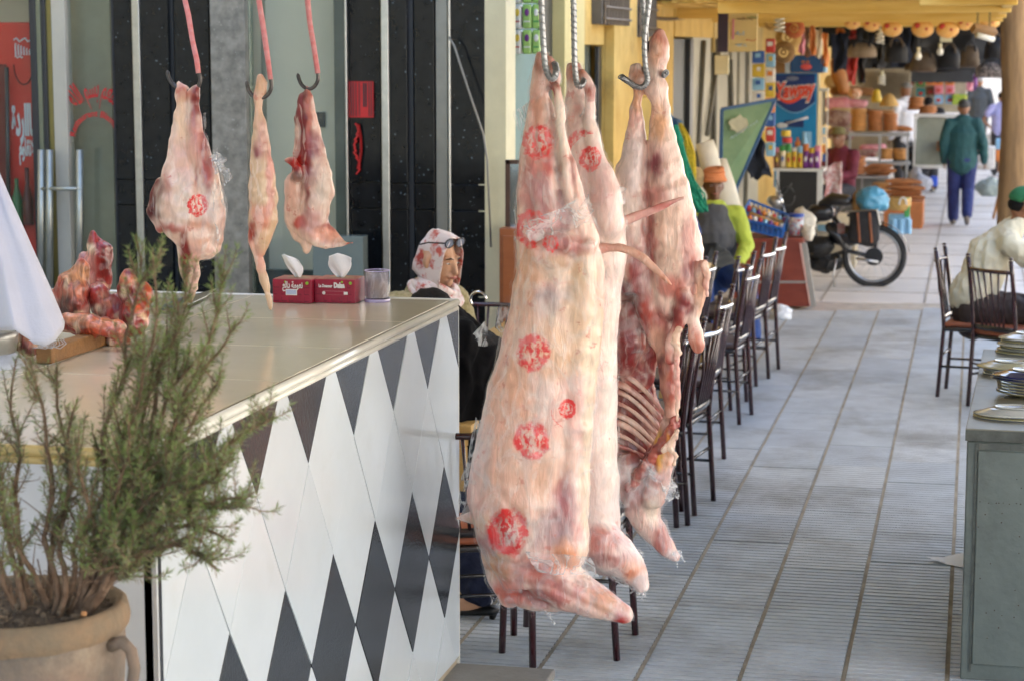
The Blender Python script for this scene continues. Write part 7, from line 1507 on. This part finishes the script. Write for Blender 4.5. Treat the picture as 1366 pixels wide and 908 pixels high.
hbag(1206,84,1232,94,28,1,'small brown purse hanging low among the bags',False)
gc = 'clothes hanging in the dark stall front'
for k, (x0,x1,y0,y1,mt_,lab) in enumerate(((1110,1130,44,94,dkm[3],'black coat hanging at the left of the stall opening'),(1131,1142,77,112,pm('red'),'red skirt hanging under the taupe handbag'),(1142,1157,40,112,dkm[0],'long black dress hanging behind the taupe handbag'),(1116,1128,38,48,pm('orange'),'small orange garment high at the stall corner'),(1134,1142,40,52,pm('red'),'small red garment high above the handbag'),(1158,1180,46,92,dkm[0],'black trousers hanging right of the handbag'),(1190,1215,38,90,dkm[3],'dark blue gown hanging behind the black rucksack'),(1215,1300,38,95,dkm[0],'wide black curtain of clothes at the back of the stall'),(1296,1350,36,100,dkm[0],'black shawls hanging beside the wooden pole'))):
    o = tarp('garment', lab, [(x0,y0),(x1,y0),(x1,y1),(x0,y1)], 28.2+.05*k, mt_, .05, 30+k, .05, 'garment'); o['group'] = gc
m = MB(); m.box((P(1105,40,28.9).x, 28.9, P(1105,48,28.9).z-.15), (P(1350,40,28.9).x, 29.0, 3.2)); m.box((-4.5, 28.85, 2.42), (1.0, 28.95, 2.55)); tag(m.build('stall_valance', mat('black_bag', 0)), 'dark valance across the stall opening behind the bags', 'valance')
# back stall walls and shelves
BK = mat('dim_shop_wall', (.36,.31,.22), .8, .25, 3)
tag(qbox('stall_partition', BK, 1108, 92, 1215, 210, 34.5, .1), 'pale plank partition behind the bread shelves', 'partition')
m = MB()
for k in range(12): rect(m, 1160+k*5, 96, 1161+k*5, 130, 34.4, .05)
tag(m.build('plank_joints', mat('dark_plank_joint', (.10,.07,.04), .8)), 'dark upright laths on the pale partition', 'laths')
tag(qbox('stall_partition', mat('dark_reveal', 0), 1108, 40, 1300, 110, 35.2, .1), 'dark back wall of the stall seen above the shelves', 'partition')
tag(qbox('pale_panel', mat('pale_awning', (.72,.64,.42), .8, .1, 4), 1151, 44, 1188, 56, 30.5, .05), 'pale awning strip between the dark clothes', 'awning')  # flat panel in an even pale colour
def stackobj(name, px, py, Y, n, r, h, mt, labf, grp, cat):
    c = P(px, py, Y); rg2 = random.Random(int(px)); pos = ['bottom','second','third','fourth','fifth','sixth','seventh','eighth']; me = None
    for k in range(n):
        if me is None:
            m = MB(); m.lathe((0,0,0), [(0,0),(r*.8,0),(r*.97,h*.2),(r,h*.5),(r*.95,h*.8),(r*.7,h*.98),(0,h)], 18); me = m.mesh(name); me.materials.append(mt); me.shade_smooth()
        o = bpy.data.objects.new(name, me); link(o); o.location = (c.x+rg2.uniform(-.012,.012), Y+rg2.uniform(-.012,.012), c.z+k*h*.97); o.rotation_euler = (0,0,rg2.random()*6); tag(o, labf % (pos[k] if k < n-1 else 'top'), cat, grp)
BR1, BR2, BR3 = mat('golden_bread', (.55,.28,.09), .7, .2, 14, .3, 40), mat('brown_bread', (.42,.17,.06), .7, .2, 14, .3, 40), mat('dark_crust', (.38,.15,.05), .7, .25, 14, .3, 40)
YS_ = 30.; gbr = 'round loaves stacked on the grey shelf'
stackobj('round_loaf', 1145, 175, YS_, 8, .115, .040, BR1, '%s golden loaf in the left stack on the top of the grey shelf', gbr, 'bread')
stackobj('round_loaf', 1167, 175, YS_, 7, .110, .042, BR2, '%s brown loaf in the middle stack on the top of the grey shelf', gbr, 'bread')
stackobj('round_loaf', 1187, 175, YS_, 6, .105, .042, BR2, '%s brown loaf in the right stack on the top of the grey shelf', gbr, 'bread')
stackobj('round_loaf', 1182, 213, YS_, 4, .10, .040, BR1, '%s golden loaf in the left stack inside the grey shelf', gbr, 'bread')
stackobj('round_loaf', 1200, 213, YS_, 4, .10, .040, BR1, '%s golden loaf in the right stack inside the grey shelf', gbr, 'bread')
YL = 28.; gl2 = 'loaves on the low stand'
stackobj('round_loaf', 1142, 233, YL, 6, .125, .042, BR2, '%s loaf in the big stack on the low stand behind the moped', gl2, 'bread')
stackobj('round_loaf', 1123, 233, YL+.1, 4, .11, .046, BR2, '%s loaf in the left stack on the low stand behind the moped', gl2, 'bread')
stackobj('round_loaf', 1175, 264, 27., 5, .11, .040, BR1, '%s loaf in the stack left of the long loaves near the ground', gl2, 'bread')
stackobj('round_loaf', 1221, 147, 32., 4, .115, .05, BR3, '%s loaf in the stack before the man in the white shirt', gl2, 'bread')
stackobj('round_loaf', 1238, 152, 32., 3, .13, .04, BR3, '%s loaf in the stack before the dark clothed seller', gl2, 'bread')
gl3 = 'long loaves laid in piles'
def longloaf(px, py, Y, L, lab, ang=0.):
    c = P(px, py, Y); m = MB(); m.loft([c+Vector((-L/2*math.cos(ang), 0, -L/2*math.sin(ang))), c+Vector((-L/4, 0, .008)), c+Vector((L/4, 0, .008)), c+Vector((L/2*math.cos(ang), 0, L/2*math.sin(ang)))], [.022,.038,.038,.022], n=10, round_cap=True); tag(m.build('long_loaf', BR3, smooth=True), lab, 'bread', gl3)
for k, (x, y, L) in enumerate(((1205,243,.42),(1200,250,.3),(1216,252,.3),(1206,257,.40),(1200,263,.26),(1214,264,.34))): longloaf(x, y, 26.8+.05*k, L, '%s long loaf from the top in the pile near the ground' % ordn[k], .02*(k % 3-1))
for k, (x, y, L) in enumerate(((1172,223,.34),(1160,228,.24),(1180,229,.26),(1170,233,.3))): longloaf(x, y, 28+.05*k, L, '%s long loaf from the top in the pile on the low stand' % ordn[k], .10)
for k, (x, y, L) in enumerate(((1199,172,.22),(1207,173,.18))): longloaf(x, y, 30, L, '%s dark loaf at the right end of the grey shelf top' % ('left','right')[k], 0)
# the grey metal shelf
gsf = thing('bread_shelf', 'grey metal grid shelf carrying stacks of round bread', 'shelf', (P(1172,240,YS_).x, YS_, 0)); GM = mat('pale_grey_metal', '9ea1a3', .45, .08, 6, metal=.2)
for Yk in (YS_-.14, YS_+.18):
    for x in (1134, 1174, 1211):
        a = P(x, 177, Yk); m = MB(); m.box((a.x-.016, Yk-.016, 0), (a.x+.016, Yk+.016, P(x,177,YS_).z)); m.build('upright', GM, gsf)
for y in (177, 215):
    a, b = P(1132, y, YS_), P(1214, y, YS_); m = MB(); m.box((a.x, YS_-.16, a.z-.045), (b.x, YS_+.20, a.z-.005)); m.build('shelf_board', GM, gsf)
lst = thing('low_stand', 'low grey glass stand with bread on top behind the moped', 'stand', (P(1145,270,YL).x, YL, 0)); a, b = P(1114, 234, YL), P(1186, 234, YL)
m = MB(); m.box((a.x, YL-.15, a.z-.03), (b.x, YL+.25, a.z-.001)); m.build('top', GM, lst)
for x in (1116, 1150, 1184): c = P(x, 240, YL-.1); m = MB(); m.box((c.x-.014, YL-.12, 0), (c.x+.014, YL-.09, a.z-.031)); m.build('leg', GM, lst)
m = MB(); m.box((a.x+.03, YL-.02, .05), (b.x-.03, YL, a.z-.04)); m.build('glass_panel', mat('dull_glass', '7b7f7c', .2, .2, 3), lst)
c = P(1206, 268, 26.7); m = MB(); m.box((c.x-.24, 26.5, 0), (c.x+.24, 27.3, c.z-.0)); tag(m.build('bread_crate', mat('orange_crate', 'b8703c', .7, .15, 8), bevel=.01), 'low orange crate under the pile of long loaves', 'crate')
# white display case on the right of the shelf
dc = thing('display_case', 'white framed glass display case beside the walking man', 'display case', (P(1255,200,31).x, 31.2, 0)); a, b = P(1219, 153, 31), P(1292, 153, 31)
m = MB(); m.box((a.x, 31, a.z-.04), (b.x, 31.5, a.z)); m.build('top', WP_, dc)
for x in (1219, 1290): c = P(x, 170, 31); m = MB(); m.box((c.x, 31, 0), (c.x+.03, 31.05, a.z-.041)); m.build('leg', WP_, dc)
m = MB(); m.box((a.x+.04, 31.06, .55), (b.x-.03, 31.08, a.z-.05)); m.build('panel', mat('dull_green_glass', '868c80', .2, .2, 2), dc); m = MB(); m.box((a.x+.04, 31.05, .50), (b.x-.03, 31.5, .545)); m.build('shelf_board', WP_, dc)
stackobj('round_loaf', 1262, 202, 30.9, 3, .13, .05, BR3, '%s loaf in the stack leaning inside the display case', gl2, 'bread')
# cloth and blanket heaps
gh = 'folded blankets heaped behind the bread'
BLK_ = [('pink_blanket','c9788a','e0a8ae'),('cream_blanket','bfa878','d8c8a0'),('brown_blanket','7d5436','a77a4c'),('mottled_blanket','b9a8a0','6a2b2b')]
def blanket(px, py, Y, r, k, label, seed):
    n_, c1, c2 = BLK_[k]; m = MB(); c = P(px, py, Y); m.loft([c-Vector((r[0],0,0)), c, c+Vector((r[0],0,0))], [r[2]]*3, [r[1]]*3, side=(0,0,1), n=14, round_cap=True); m.jitter(.03, 6, seed); tag(m.build('blanket', mat(n_, c1, .9, .1, 9, .2, 30, col2=c2), smooth=True), label, 'blanket', gh)
for k, a in enumerate(((1118,138,33,(.12,.12,.10),0,'pink rolled blanket, lower left of the heap by the banner'),(1140,138,33,(.14,.12,.06),0,'pink folded blanket lying across the middle of the heap'),(1120,110,33.4,(.12,.1,.12),1,'cream blanket under the leaning brown roll'),(1128,122,33.2,(.18,.1,.07),2,'brown folded blanket in the middle of the heap'),(1118,158,32,(.10,.1,.12),3,'mottled red and white blanket left of the golden loaves'),(1128,150,32.4,(.16,.1,.06),1,'cream striped blanket above the mottled one'),(1122,178,31,(.1,.1,.1),3,'mottled blanket low beside the grey shelf'),(1152,122,33.6,(.12,.1,.06),2,'brown blanket at the right of the heap'),(1165,198,31,(.14,.1,.05),0,'pink cloth folded inside the grey shelf'),(1150,205,31,(.16,.1,.06),3,'dark patterned cloth inside the grey shelf'))): blanket(*a, seed=k)
m = MB(); m.loft([P(1112,84,33), P(1118,100,33), P(1124,118,33)], [.06,.12,.10], n=12, round_cap=True); m.jitter(.02,8); tag(m.build('leather_roll', mat('tan_leather', 'a8703c', .6, .2, 8), smooth=True), 'large tan leather roll leaning right of the white post', 'roll')
m = MB(); m.lathe(P(1169,137,31.5), [(0,0),(.07,0),(.08,.05),(.06,.1),(.05,.16),(.03,.19),(0,.19)], 14); tag(m.build('yellow_jug', pm('yellow'), smooth=True), 'yellow plastic jug standing above the bread shelf', 'jug')
m = MB(); c = P(1186,142,31.2); m.lathe(c, [(.14,0),(.13,.05),(.06,.16),(0,.19)], 16); tag(m.build('straw_cone', STR, smooth=True), 'conical straw lid above the right bread stack', 'lid')
bagblob('orange_bundle', 'orange and white patterned bundle above the blankets', 1140, 126, 32.5, (.09,.07,.08), mat('orange_patterned', 'c9662c', .8, .15, 25, col2='ddd0b8'), 8, 'bundle')
blanket(1172, 150, 31, (.20,.1,.035), 2, 'tan flat cushion lying on top of the bread stacks', 14)
# shelves with boxes behind the walking man
rg = random.Random(21); gx = 'coloured boxes on the shelves behind the walking man'
spots = [(1228,95,'cream'),(1240,93,'yellow'),(1228,110,'green'),(1241,108,'orange'),(1254,96,'red'),(1264,96,'red'),(1252,108,'orange'),(1267,108,'orange'),(1252,120,'pink'),(1267,120,'pink'),(1252,133,'sky'),(1267,133,'sky'),(1216,96,'white'),(1216,110,'cream'),(1241,122,'brown'),(1228,124,'teal')]
rows_ = {'9':'top','1':'x'}
for k, (x, y, col) in enumerate(spots):
    w_ = 6.2; rowl = 'top' if y < 100 else 'second' if y < 115 else 'third' if y < 126 else 'lowest'; coll = {1216:'far left',1228:'left',1240:'middle left',1241:'middle left',1252:'middle right',1254:'middle right',1264:'far right',1267:'far right'}[x]
    o = qbox('goods_box', pm(col), x-w_, y-6, x+w_, y+6, 36+.03*k, .3, None, '%s box in the %s row, %s, on the shelves behind the walking man' % (col, rowl, coll), 'box', gx, .01)
    m = MB(); m.ball(P(x, y+1, 35.98+.03*k), (.04,.006,.03), 8, 6); m.build('motif', pm('red' if col not in ('red','orange') else 'black'), o)
tag(qbox('back_shelving', BK, 1208, 84, 1290, 150, 36.9, .1), 'dim shelving wall behind the coloured boxes', 'shelving')
for k, (x0,x1,y0,y1,col,lab) in enumerate(((1276,1284,88,130,'cream','pale green and white garment hanging right of the boxes'),(1288,1298,92,122,'pink','pale pink dress hanging before the bright opening'),(1298,1303,98,120,'purple','purple dress hanging at the edge of the bright opening'))):
    tarp('garment', lab, [(x0,y0),(x1,y0),(x1,y1),(x0,y1)], 37+.1*k, pm(col), .04, 60+k, .05, 'garment')
tag(qbox('yellow_bag', mat('yellow_green_print', (.50,.46,.03), .5, .3, 20, col2=(.12,.35,.05)), 1270, 126, 1290, 140, 36.2, .12, None, bevel=.02), 'yellow and green printed bag hanging above the walking man', 'bag')
m = MB(); c = P(1271, 86, 35); m.lathe(c, [(.14,0),(.10,.035),(0,.045)], 18); tag(m.build('red_dish', pm('red')), 'red dish shaped shade hanging above the coloured boxes', 'shade')
m = MB(); c = P(1177, 81, 30); m.lathe(c, [(.10,0),(.07,.03),(0,.04)], 18); tag(m.build('red_dish', pm('red')), 'small red shade hanging above the spiral lamp', 'shade')
bagblob('black_bags', 'heap of black plastic bags beside the grey shelf', 1226, 216, 32, (.22,.16,.20), mat('black_plastic', (.012,.014,.022), .25, .3, 8), 9, 'bags'); bagblob('clear_bags', 'pale plastic bags on the paving right of the long loaves', 1232, 246, 30.5, (.12,.1,.12), mat('pale_plastic', 'a9adb8', .4, .15, 10), 10, 'bags'); bagblob('clear_bags', 'small pale plastic bag behind the long loaves', 1222, 236, 31, (.09,.1,.12), mat('pale_plastic', 0), 11, 'bags')
tag(qbox('blue_basin', mat('basin_blue', (.02,.08,.5), .4), 1240, 236, 1251, 249, 30.6, .2, None, bevel=.02), 'small blue tub on the paving left of the walking man', 'tub')
bagblob('shopping_bag', 'grey green shopping bag on the ground right of the walking man', 1320, 251, 30.5, (.16,.10,.14), mat('grey_green_bag', '8f9a94', .6, .15, 8), 12)
m = MB(); m.cyl(P(1340,228,27.9), P(1325,292,27.9), .018, n=8); tag(m.build('stick', mat('brown_stick', 'a8702c', .6), smooth=True), 'brown wooden stick leaning against the roof post', 'stick')
# right side goods near the pole, steps
for k, (x0,y0,x1,y1,Y,col,lab) in enumerate(((1316,196,1328,226,34,'white','white carton standing before the right hand goods'),(1328,186,1344,200,33,'sky','pale blue carton, top of the goods by the wooden pole'),(1328,200,1344,216,33,'orange','orange fruit crate in the goods by the wooden pole'),(1330,216,1345,230,33,'brown','brown crate under the orange one by the wooden pole'),(1336,230,1346,262,31,'black','black sack at the foot of the goods by the wooden pole'))):
    qbox('goods_box', pm(col), x0, y0, x1, y1, Y, .3, None, lab, 'box', 'goods piled by the wooden pole', .02)
m = MB()
for k in range(5): a, b = P(1296, 210, 40+k*.5), P(1335, 210, 40+k*.5); m.box((a.x, 40+k*.5, 0), (b.x, 40.5+k*.5, .10+.12*k))
struct(m.build('steps', mat('pale_concrete', 'b8b2aa', .85, .08, 3), bevel=.01))
bright = mat('white_render', (.86,.87,.88), .9, .03, 3)
m = MB(); m.box((-8, 62, -.02), (14, 62.3, 1.75)); tag(m.build('end_wall', bright), 'bright white wall closing the far end of the arcade', 'wall')
# -- moped
YM = 19.9; RB = mat('rubber', (.025,.025,.025), .75); CH2 = mat('dull_chrome', (.5,.5,.5), .3, .1, 10, metal=.9); BLP = mat('black_enamel', (.012,.012,.014), .3, .2, 8, coat=.4)
mp_ = thing('moped', 'black moped with a blue bag on its rack parked across the arcade', 'moped', (P(1120,380,YM).x, YM, 0))
def wheel(px, lab=None):
    c = P(px, 345, YM); r = .272; c = Vector((c.x, YM, r+.012))
    m = MB(); m.loft([c+Vector((r*math.cos(a), 0, r*math.sin(a))) for a in [2*math.pi*i/40 for i in range(40)]], .030, n=8, closed=True); w = m.build('wheel', RB, mp_, smooth=True)
    m = MB(); m.loft([c+Vector(((r-.032)*math.cos(a), 0, (r-.032)*math.sin(a))) for a in [2*math.pi*i/40 for i in range(40)]], .009, [.018]*40, side=(0,1,0), n=6, closed=True); m.build('rim', CH2, w, smooth=True)
    m = MB()
    for i in range(28):
        a = 2*math.pi*i/28; b = a+(.5 if i % 2 else -.5); m.cyl(c+Vector((.05*math.cos(b), .02*(-1)**i, .05*math.sin(b))), c+Vector(((r-.03)*math.cos(a), 0, (r-.03)*math.sin(a))), .0016, n=3)
    m.build('spokes', CH2, w); m = MB(); m.cyl(c+Vector((0,-.05,0)), c+Vector((0,.05,0)), .05, n=18); m.cyl(c+Vector((0,-.055,0)), c+Vector((0,-.045,0)), .085, n=22); m.build('hub', BLP, w, smooth=False, bevel=.004); return c
cr_ = wheel(1166); cf = wheel(1012)
Q = lambda x, y, d=0.: P(x, y, YM+d)
m = MB()
for path, r in (([(1166,343),(1130,335),(1100,345),(1085,350)],.022),([(1130,335),(1120,300),(1112,290)],.020),([(1085,345),(1062,320),(1045,285),(1040,265)],.024),([(1112,318),(1080,322),(1060,315)],.026),([(1166,343),(1172,305),(1160,285),(1130,288)],.014),([(1045,285),(1030,315),(1012,343)],.016)): m.loft([Q(*p) for p in path], r, n=8)
m.build('frame', BLP, mp_, smooth=True)
m = MB(); m.loft([Q(1095,342,-.02), Q(1105,352,-.02), Q(1118,348,-.02)], [.06,.085,.05], [.06,.07,.05], n=10, round_cap=True); m.loft([Q(1085,352,.0), Q(1100,362,.0)], [.05,.04], n=10, round_cap=True); m.jitter(.01, 20); m.ball(Q(1092,330,-.04), (.15,.10,.10), 14, 8); m.ball(Q(1100,352,.0), (.17,.08,.08), 12, 8); m.ball(Q(1074,318,.0), (.12,.09,.12), 12, 8); m.jitter(.02, 9, 4); m.build('engine', mat('dark_engine', (.03,.03,.03), .5, .4, 30, metal=.5), mp_)
m = MB(); m.loft([Q(1110,305,-.05), Q(1122,312,-.05), Q(1128,330,-.05)], [.07,.085,.04], [.03,.035,.03], n=10, round_cap=True); m.ball(Q(1128,315,.0), (.17,.10,.10), 14, 8); m.build('side_cover', BLP, mp_, smooth=True); m = MB(); rect(m, 1117, 298, 1127, 312, YM-.10, .01); m.build('badge', mat('worn_badge', '8a7f78', .5, .2, 20, col2='8a3a2c'), mp_)
m = MB(); m.loft([Q(1070,300), Q(1088,285), Q(1102,284)], [.05,.09,.08], [.06,.09,.09], n=12, round_cap=True); m.build('tank', BLP, mp_, smooth=True)
m = MB(); m.loft([Q(1096,272), Q(1110,266), Q(1130,268)], [.035,.065,.055], [.07,.10,.12], side=(0,0,1), n=12, round_cap=True); m.build('saddle', BLP, mp_, smooth=True)
m = MB(); m.cyl(Q(1118,283), Q(1134,266), .014); m.loft([Q(1128,282,-.10), Q(1172,284,-.10)], .010, n=6); m.loft([Q(1128,282,.12), Q(1178,284,.12)], .010, n=6); m.loft([Q(1172,284,-.10), Q(1178,284,.12)], .010, n=6); m.build('rack', CH2, mp_, smooth=True)
m = MB(); m.loft([Q(1142,345,-.1), Q(1172,350,-.09)], .014, n=8); m.build('exhaust', CH2, mp_, smooth=True)
m = MB(); m.loft([Q(1116,345,-.08), Q(1112,365,-.08), Q(1113,384,-.12)], .010, n=6); m.build('kickstand', CH2, mp_, smooth=True)
m = MB(); m.loft([Q(1040,265,-.30), Q(1036,258,-.15), Q(1040,256,0), Q(1038,258,.2), Q(1042,262,.32)], .013, n=8); m.loft([Q(1040,265), Q(1040,290)], .02, n=8); m.build('handlebar', CH2, mp_, smooth=True)
m = MB(); m.loft([Q(1050+10*math.cos(a), 262+13*math.sin(a), -.1) for a in [i*.45 for i in range(14)]], .006, n=5, closed=False); m.loft([Q(1036,240,-.25), Q(1040,262,-.2)], .006, n=5); m.loft([Q(1056,245,.2), Q(1044,262,.2)], .006, n=5); m.build('cables', DARKM, mp_, smooth=True)
m = MB(); m.loft([Q(1030,268,-.02), Q(1036,270,-.02)], [.05,.065], n=14, round_cap=True); m.build('headlight', CH2, mp_, smooth=True)
m = MB(); m.loft([cr_+Vector((.325*math.cos(a), 0, .325*math.sin(a))) for a in [.15+2.3*i/14 for i in range(15)]], .045, [.006]*15, side=(0,1,0), n=8); m.build('mudguard', BLP, mp_, smooth=True)
pn = thing('pannier', 'black saddlebag with two brown straps on the moped side', 'pannier', Q(1150,328,-.2)); PAN = mat('black_canvas', (.02,.02,.022), .8, .3, 20, .3, 60)
m = MB(); m.loft([Q(1152,282,-.22), Q(1153,296,-.23), Q(1152,318,-.23), Q(1150,326,-.22)], [.135,.14,.145,.12], [.04,.06,.06,.04], side=(1,0,0), n=16); m.jitter(.006,12); m.build('pouch', PAN, pn, smooth=True)
for x in (1144, 1160): m = MB(); m.loft([Q(x,284,-.285), Q(x+1,300,-.30), Q(x+3,324,-.285)], .012, [.004]*3, side=(1,0,0), n=6); m.build('strap', mat('brown_strap', (.24,.08,.03), .6), pn)
m = MB(); m.loft([Q(1134,282,-.26), Q(1170,280,-.26), Q(1174,300,-.26)], .007, n=5); m.build('piping', CH2, pn)
bagblob('blue_bag', 'shiny blue plastic bag tied on the moped rack', 1164, 268, YM, (.14,.12,.11), mat('blue_plastic', (.09,.32,.48), .3, .2, 8), 15)
bagblob('tan_bag', 'small tan bag on the rack left of the blue one', 1144, 272, YM+.05, (.05,.08,.09), mat('tan_cloth', 0), 16)
hb2 = thing('handled_basket', 'woven basket with white handles, green cloth and a blue bottle pack behind the moped wheel', 'basket', P(1200,320,20.8))
m = MB(); c = P(1198,272,20.8); m.lathe((c.x,20.8,c.z-.06), [(0,0),(.10,0),(.125,.05),(.13,.12),(.12,.12)], 20)
m.build('body', STR, hb2, smooth=True)
for k in (-1, 1): m = MB(); m.loft([(c.x+.05+.035*math.cos(a)*k, 20.67, c.z+.07*math.sin(a)) for a in [math.pi*i/8 for i in range(9)]], .009, n=6); m.build('handle', WP_, hb2)
qbox('green_cloth', pm('green'), 1206, 264, 1214, 290, 20.75, .04, hb2); qbox('blue_pack', pm('sky'), 1184, 286, 1214, 312, 20.85, .08, hb2, bevel=.02)
m = MB()
for k in range(3): c = P(1192+k*10, 312, 20.7); m.cyl((c.x,20.7,c.z), (c.x,20.7,c.z+.14), .028, n=10)
m.build('bottle', pm('sky'), hb2)
g7 = 'cartons behind the moped'
for k, (x0,y0,x1,y1,col,lab) in enumerate(((1086,284,1108,300,'cream','beige tray of eggs behind the moped, lower left'),(1096,280,1112,290,'brown','brown carton behind the moped saddle'),(1090,300,1110,310,'sky','pale blue water pack behind the moped frame'),(1116,286,1136,300,'cream','beige carton behind the moped rack'))): qbox('carton', pm(col), x0, y0, x1, y1, 21.6+.1*k, .25, None, lab, 'carton', g7, .01)
c = P(1110, 312, 21.5); m = MB(); m.box((c.x-.26, 21.5, 0), (c.x+.24, 22.0, c.z)); tag(m.build('goods_stand', mat('dim_shop_wall', 0), bevel=.01), 'low stand under the cartons behind the moped', 'stand')
pr = G(1042, 425); bagblob('plastic_bag', 'crumpled white plastic bag on the floor behind the far chairs', 1042, 418, pr.y, (.08,.07,.06), mat('white_bag', (.75,.77,.8), .4, .06, 10), 19)
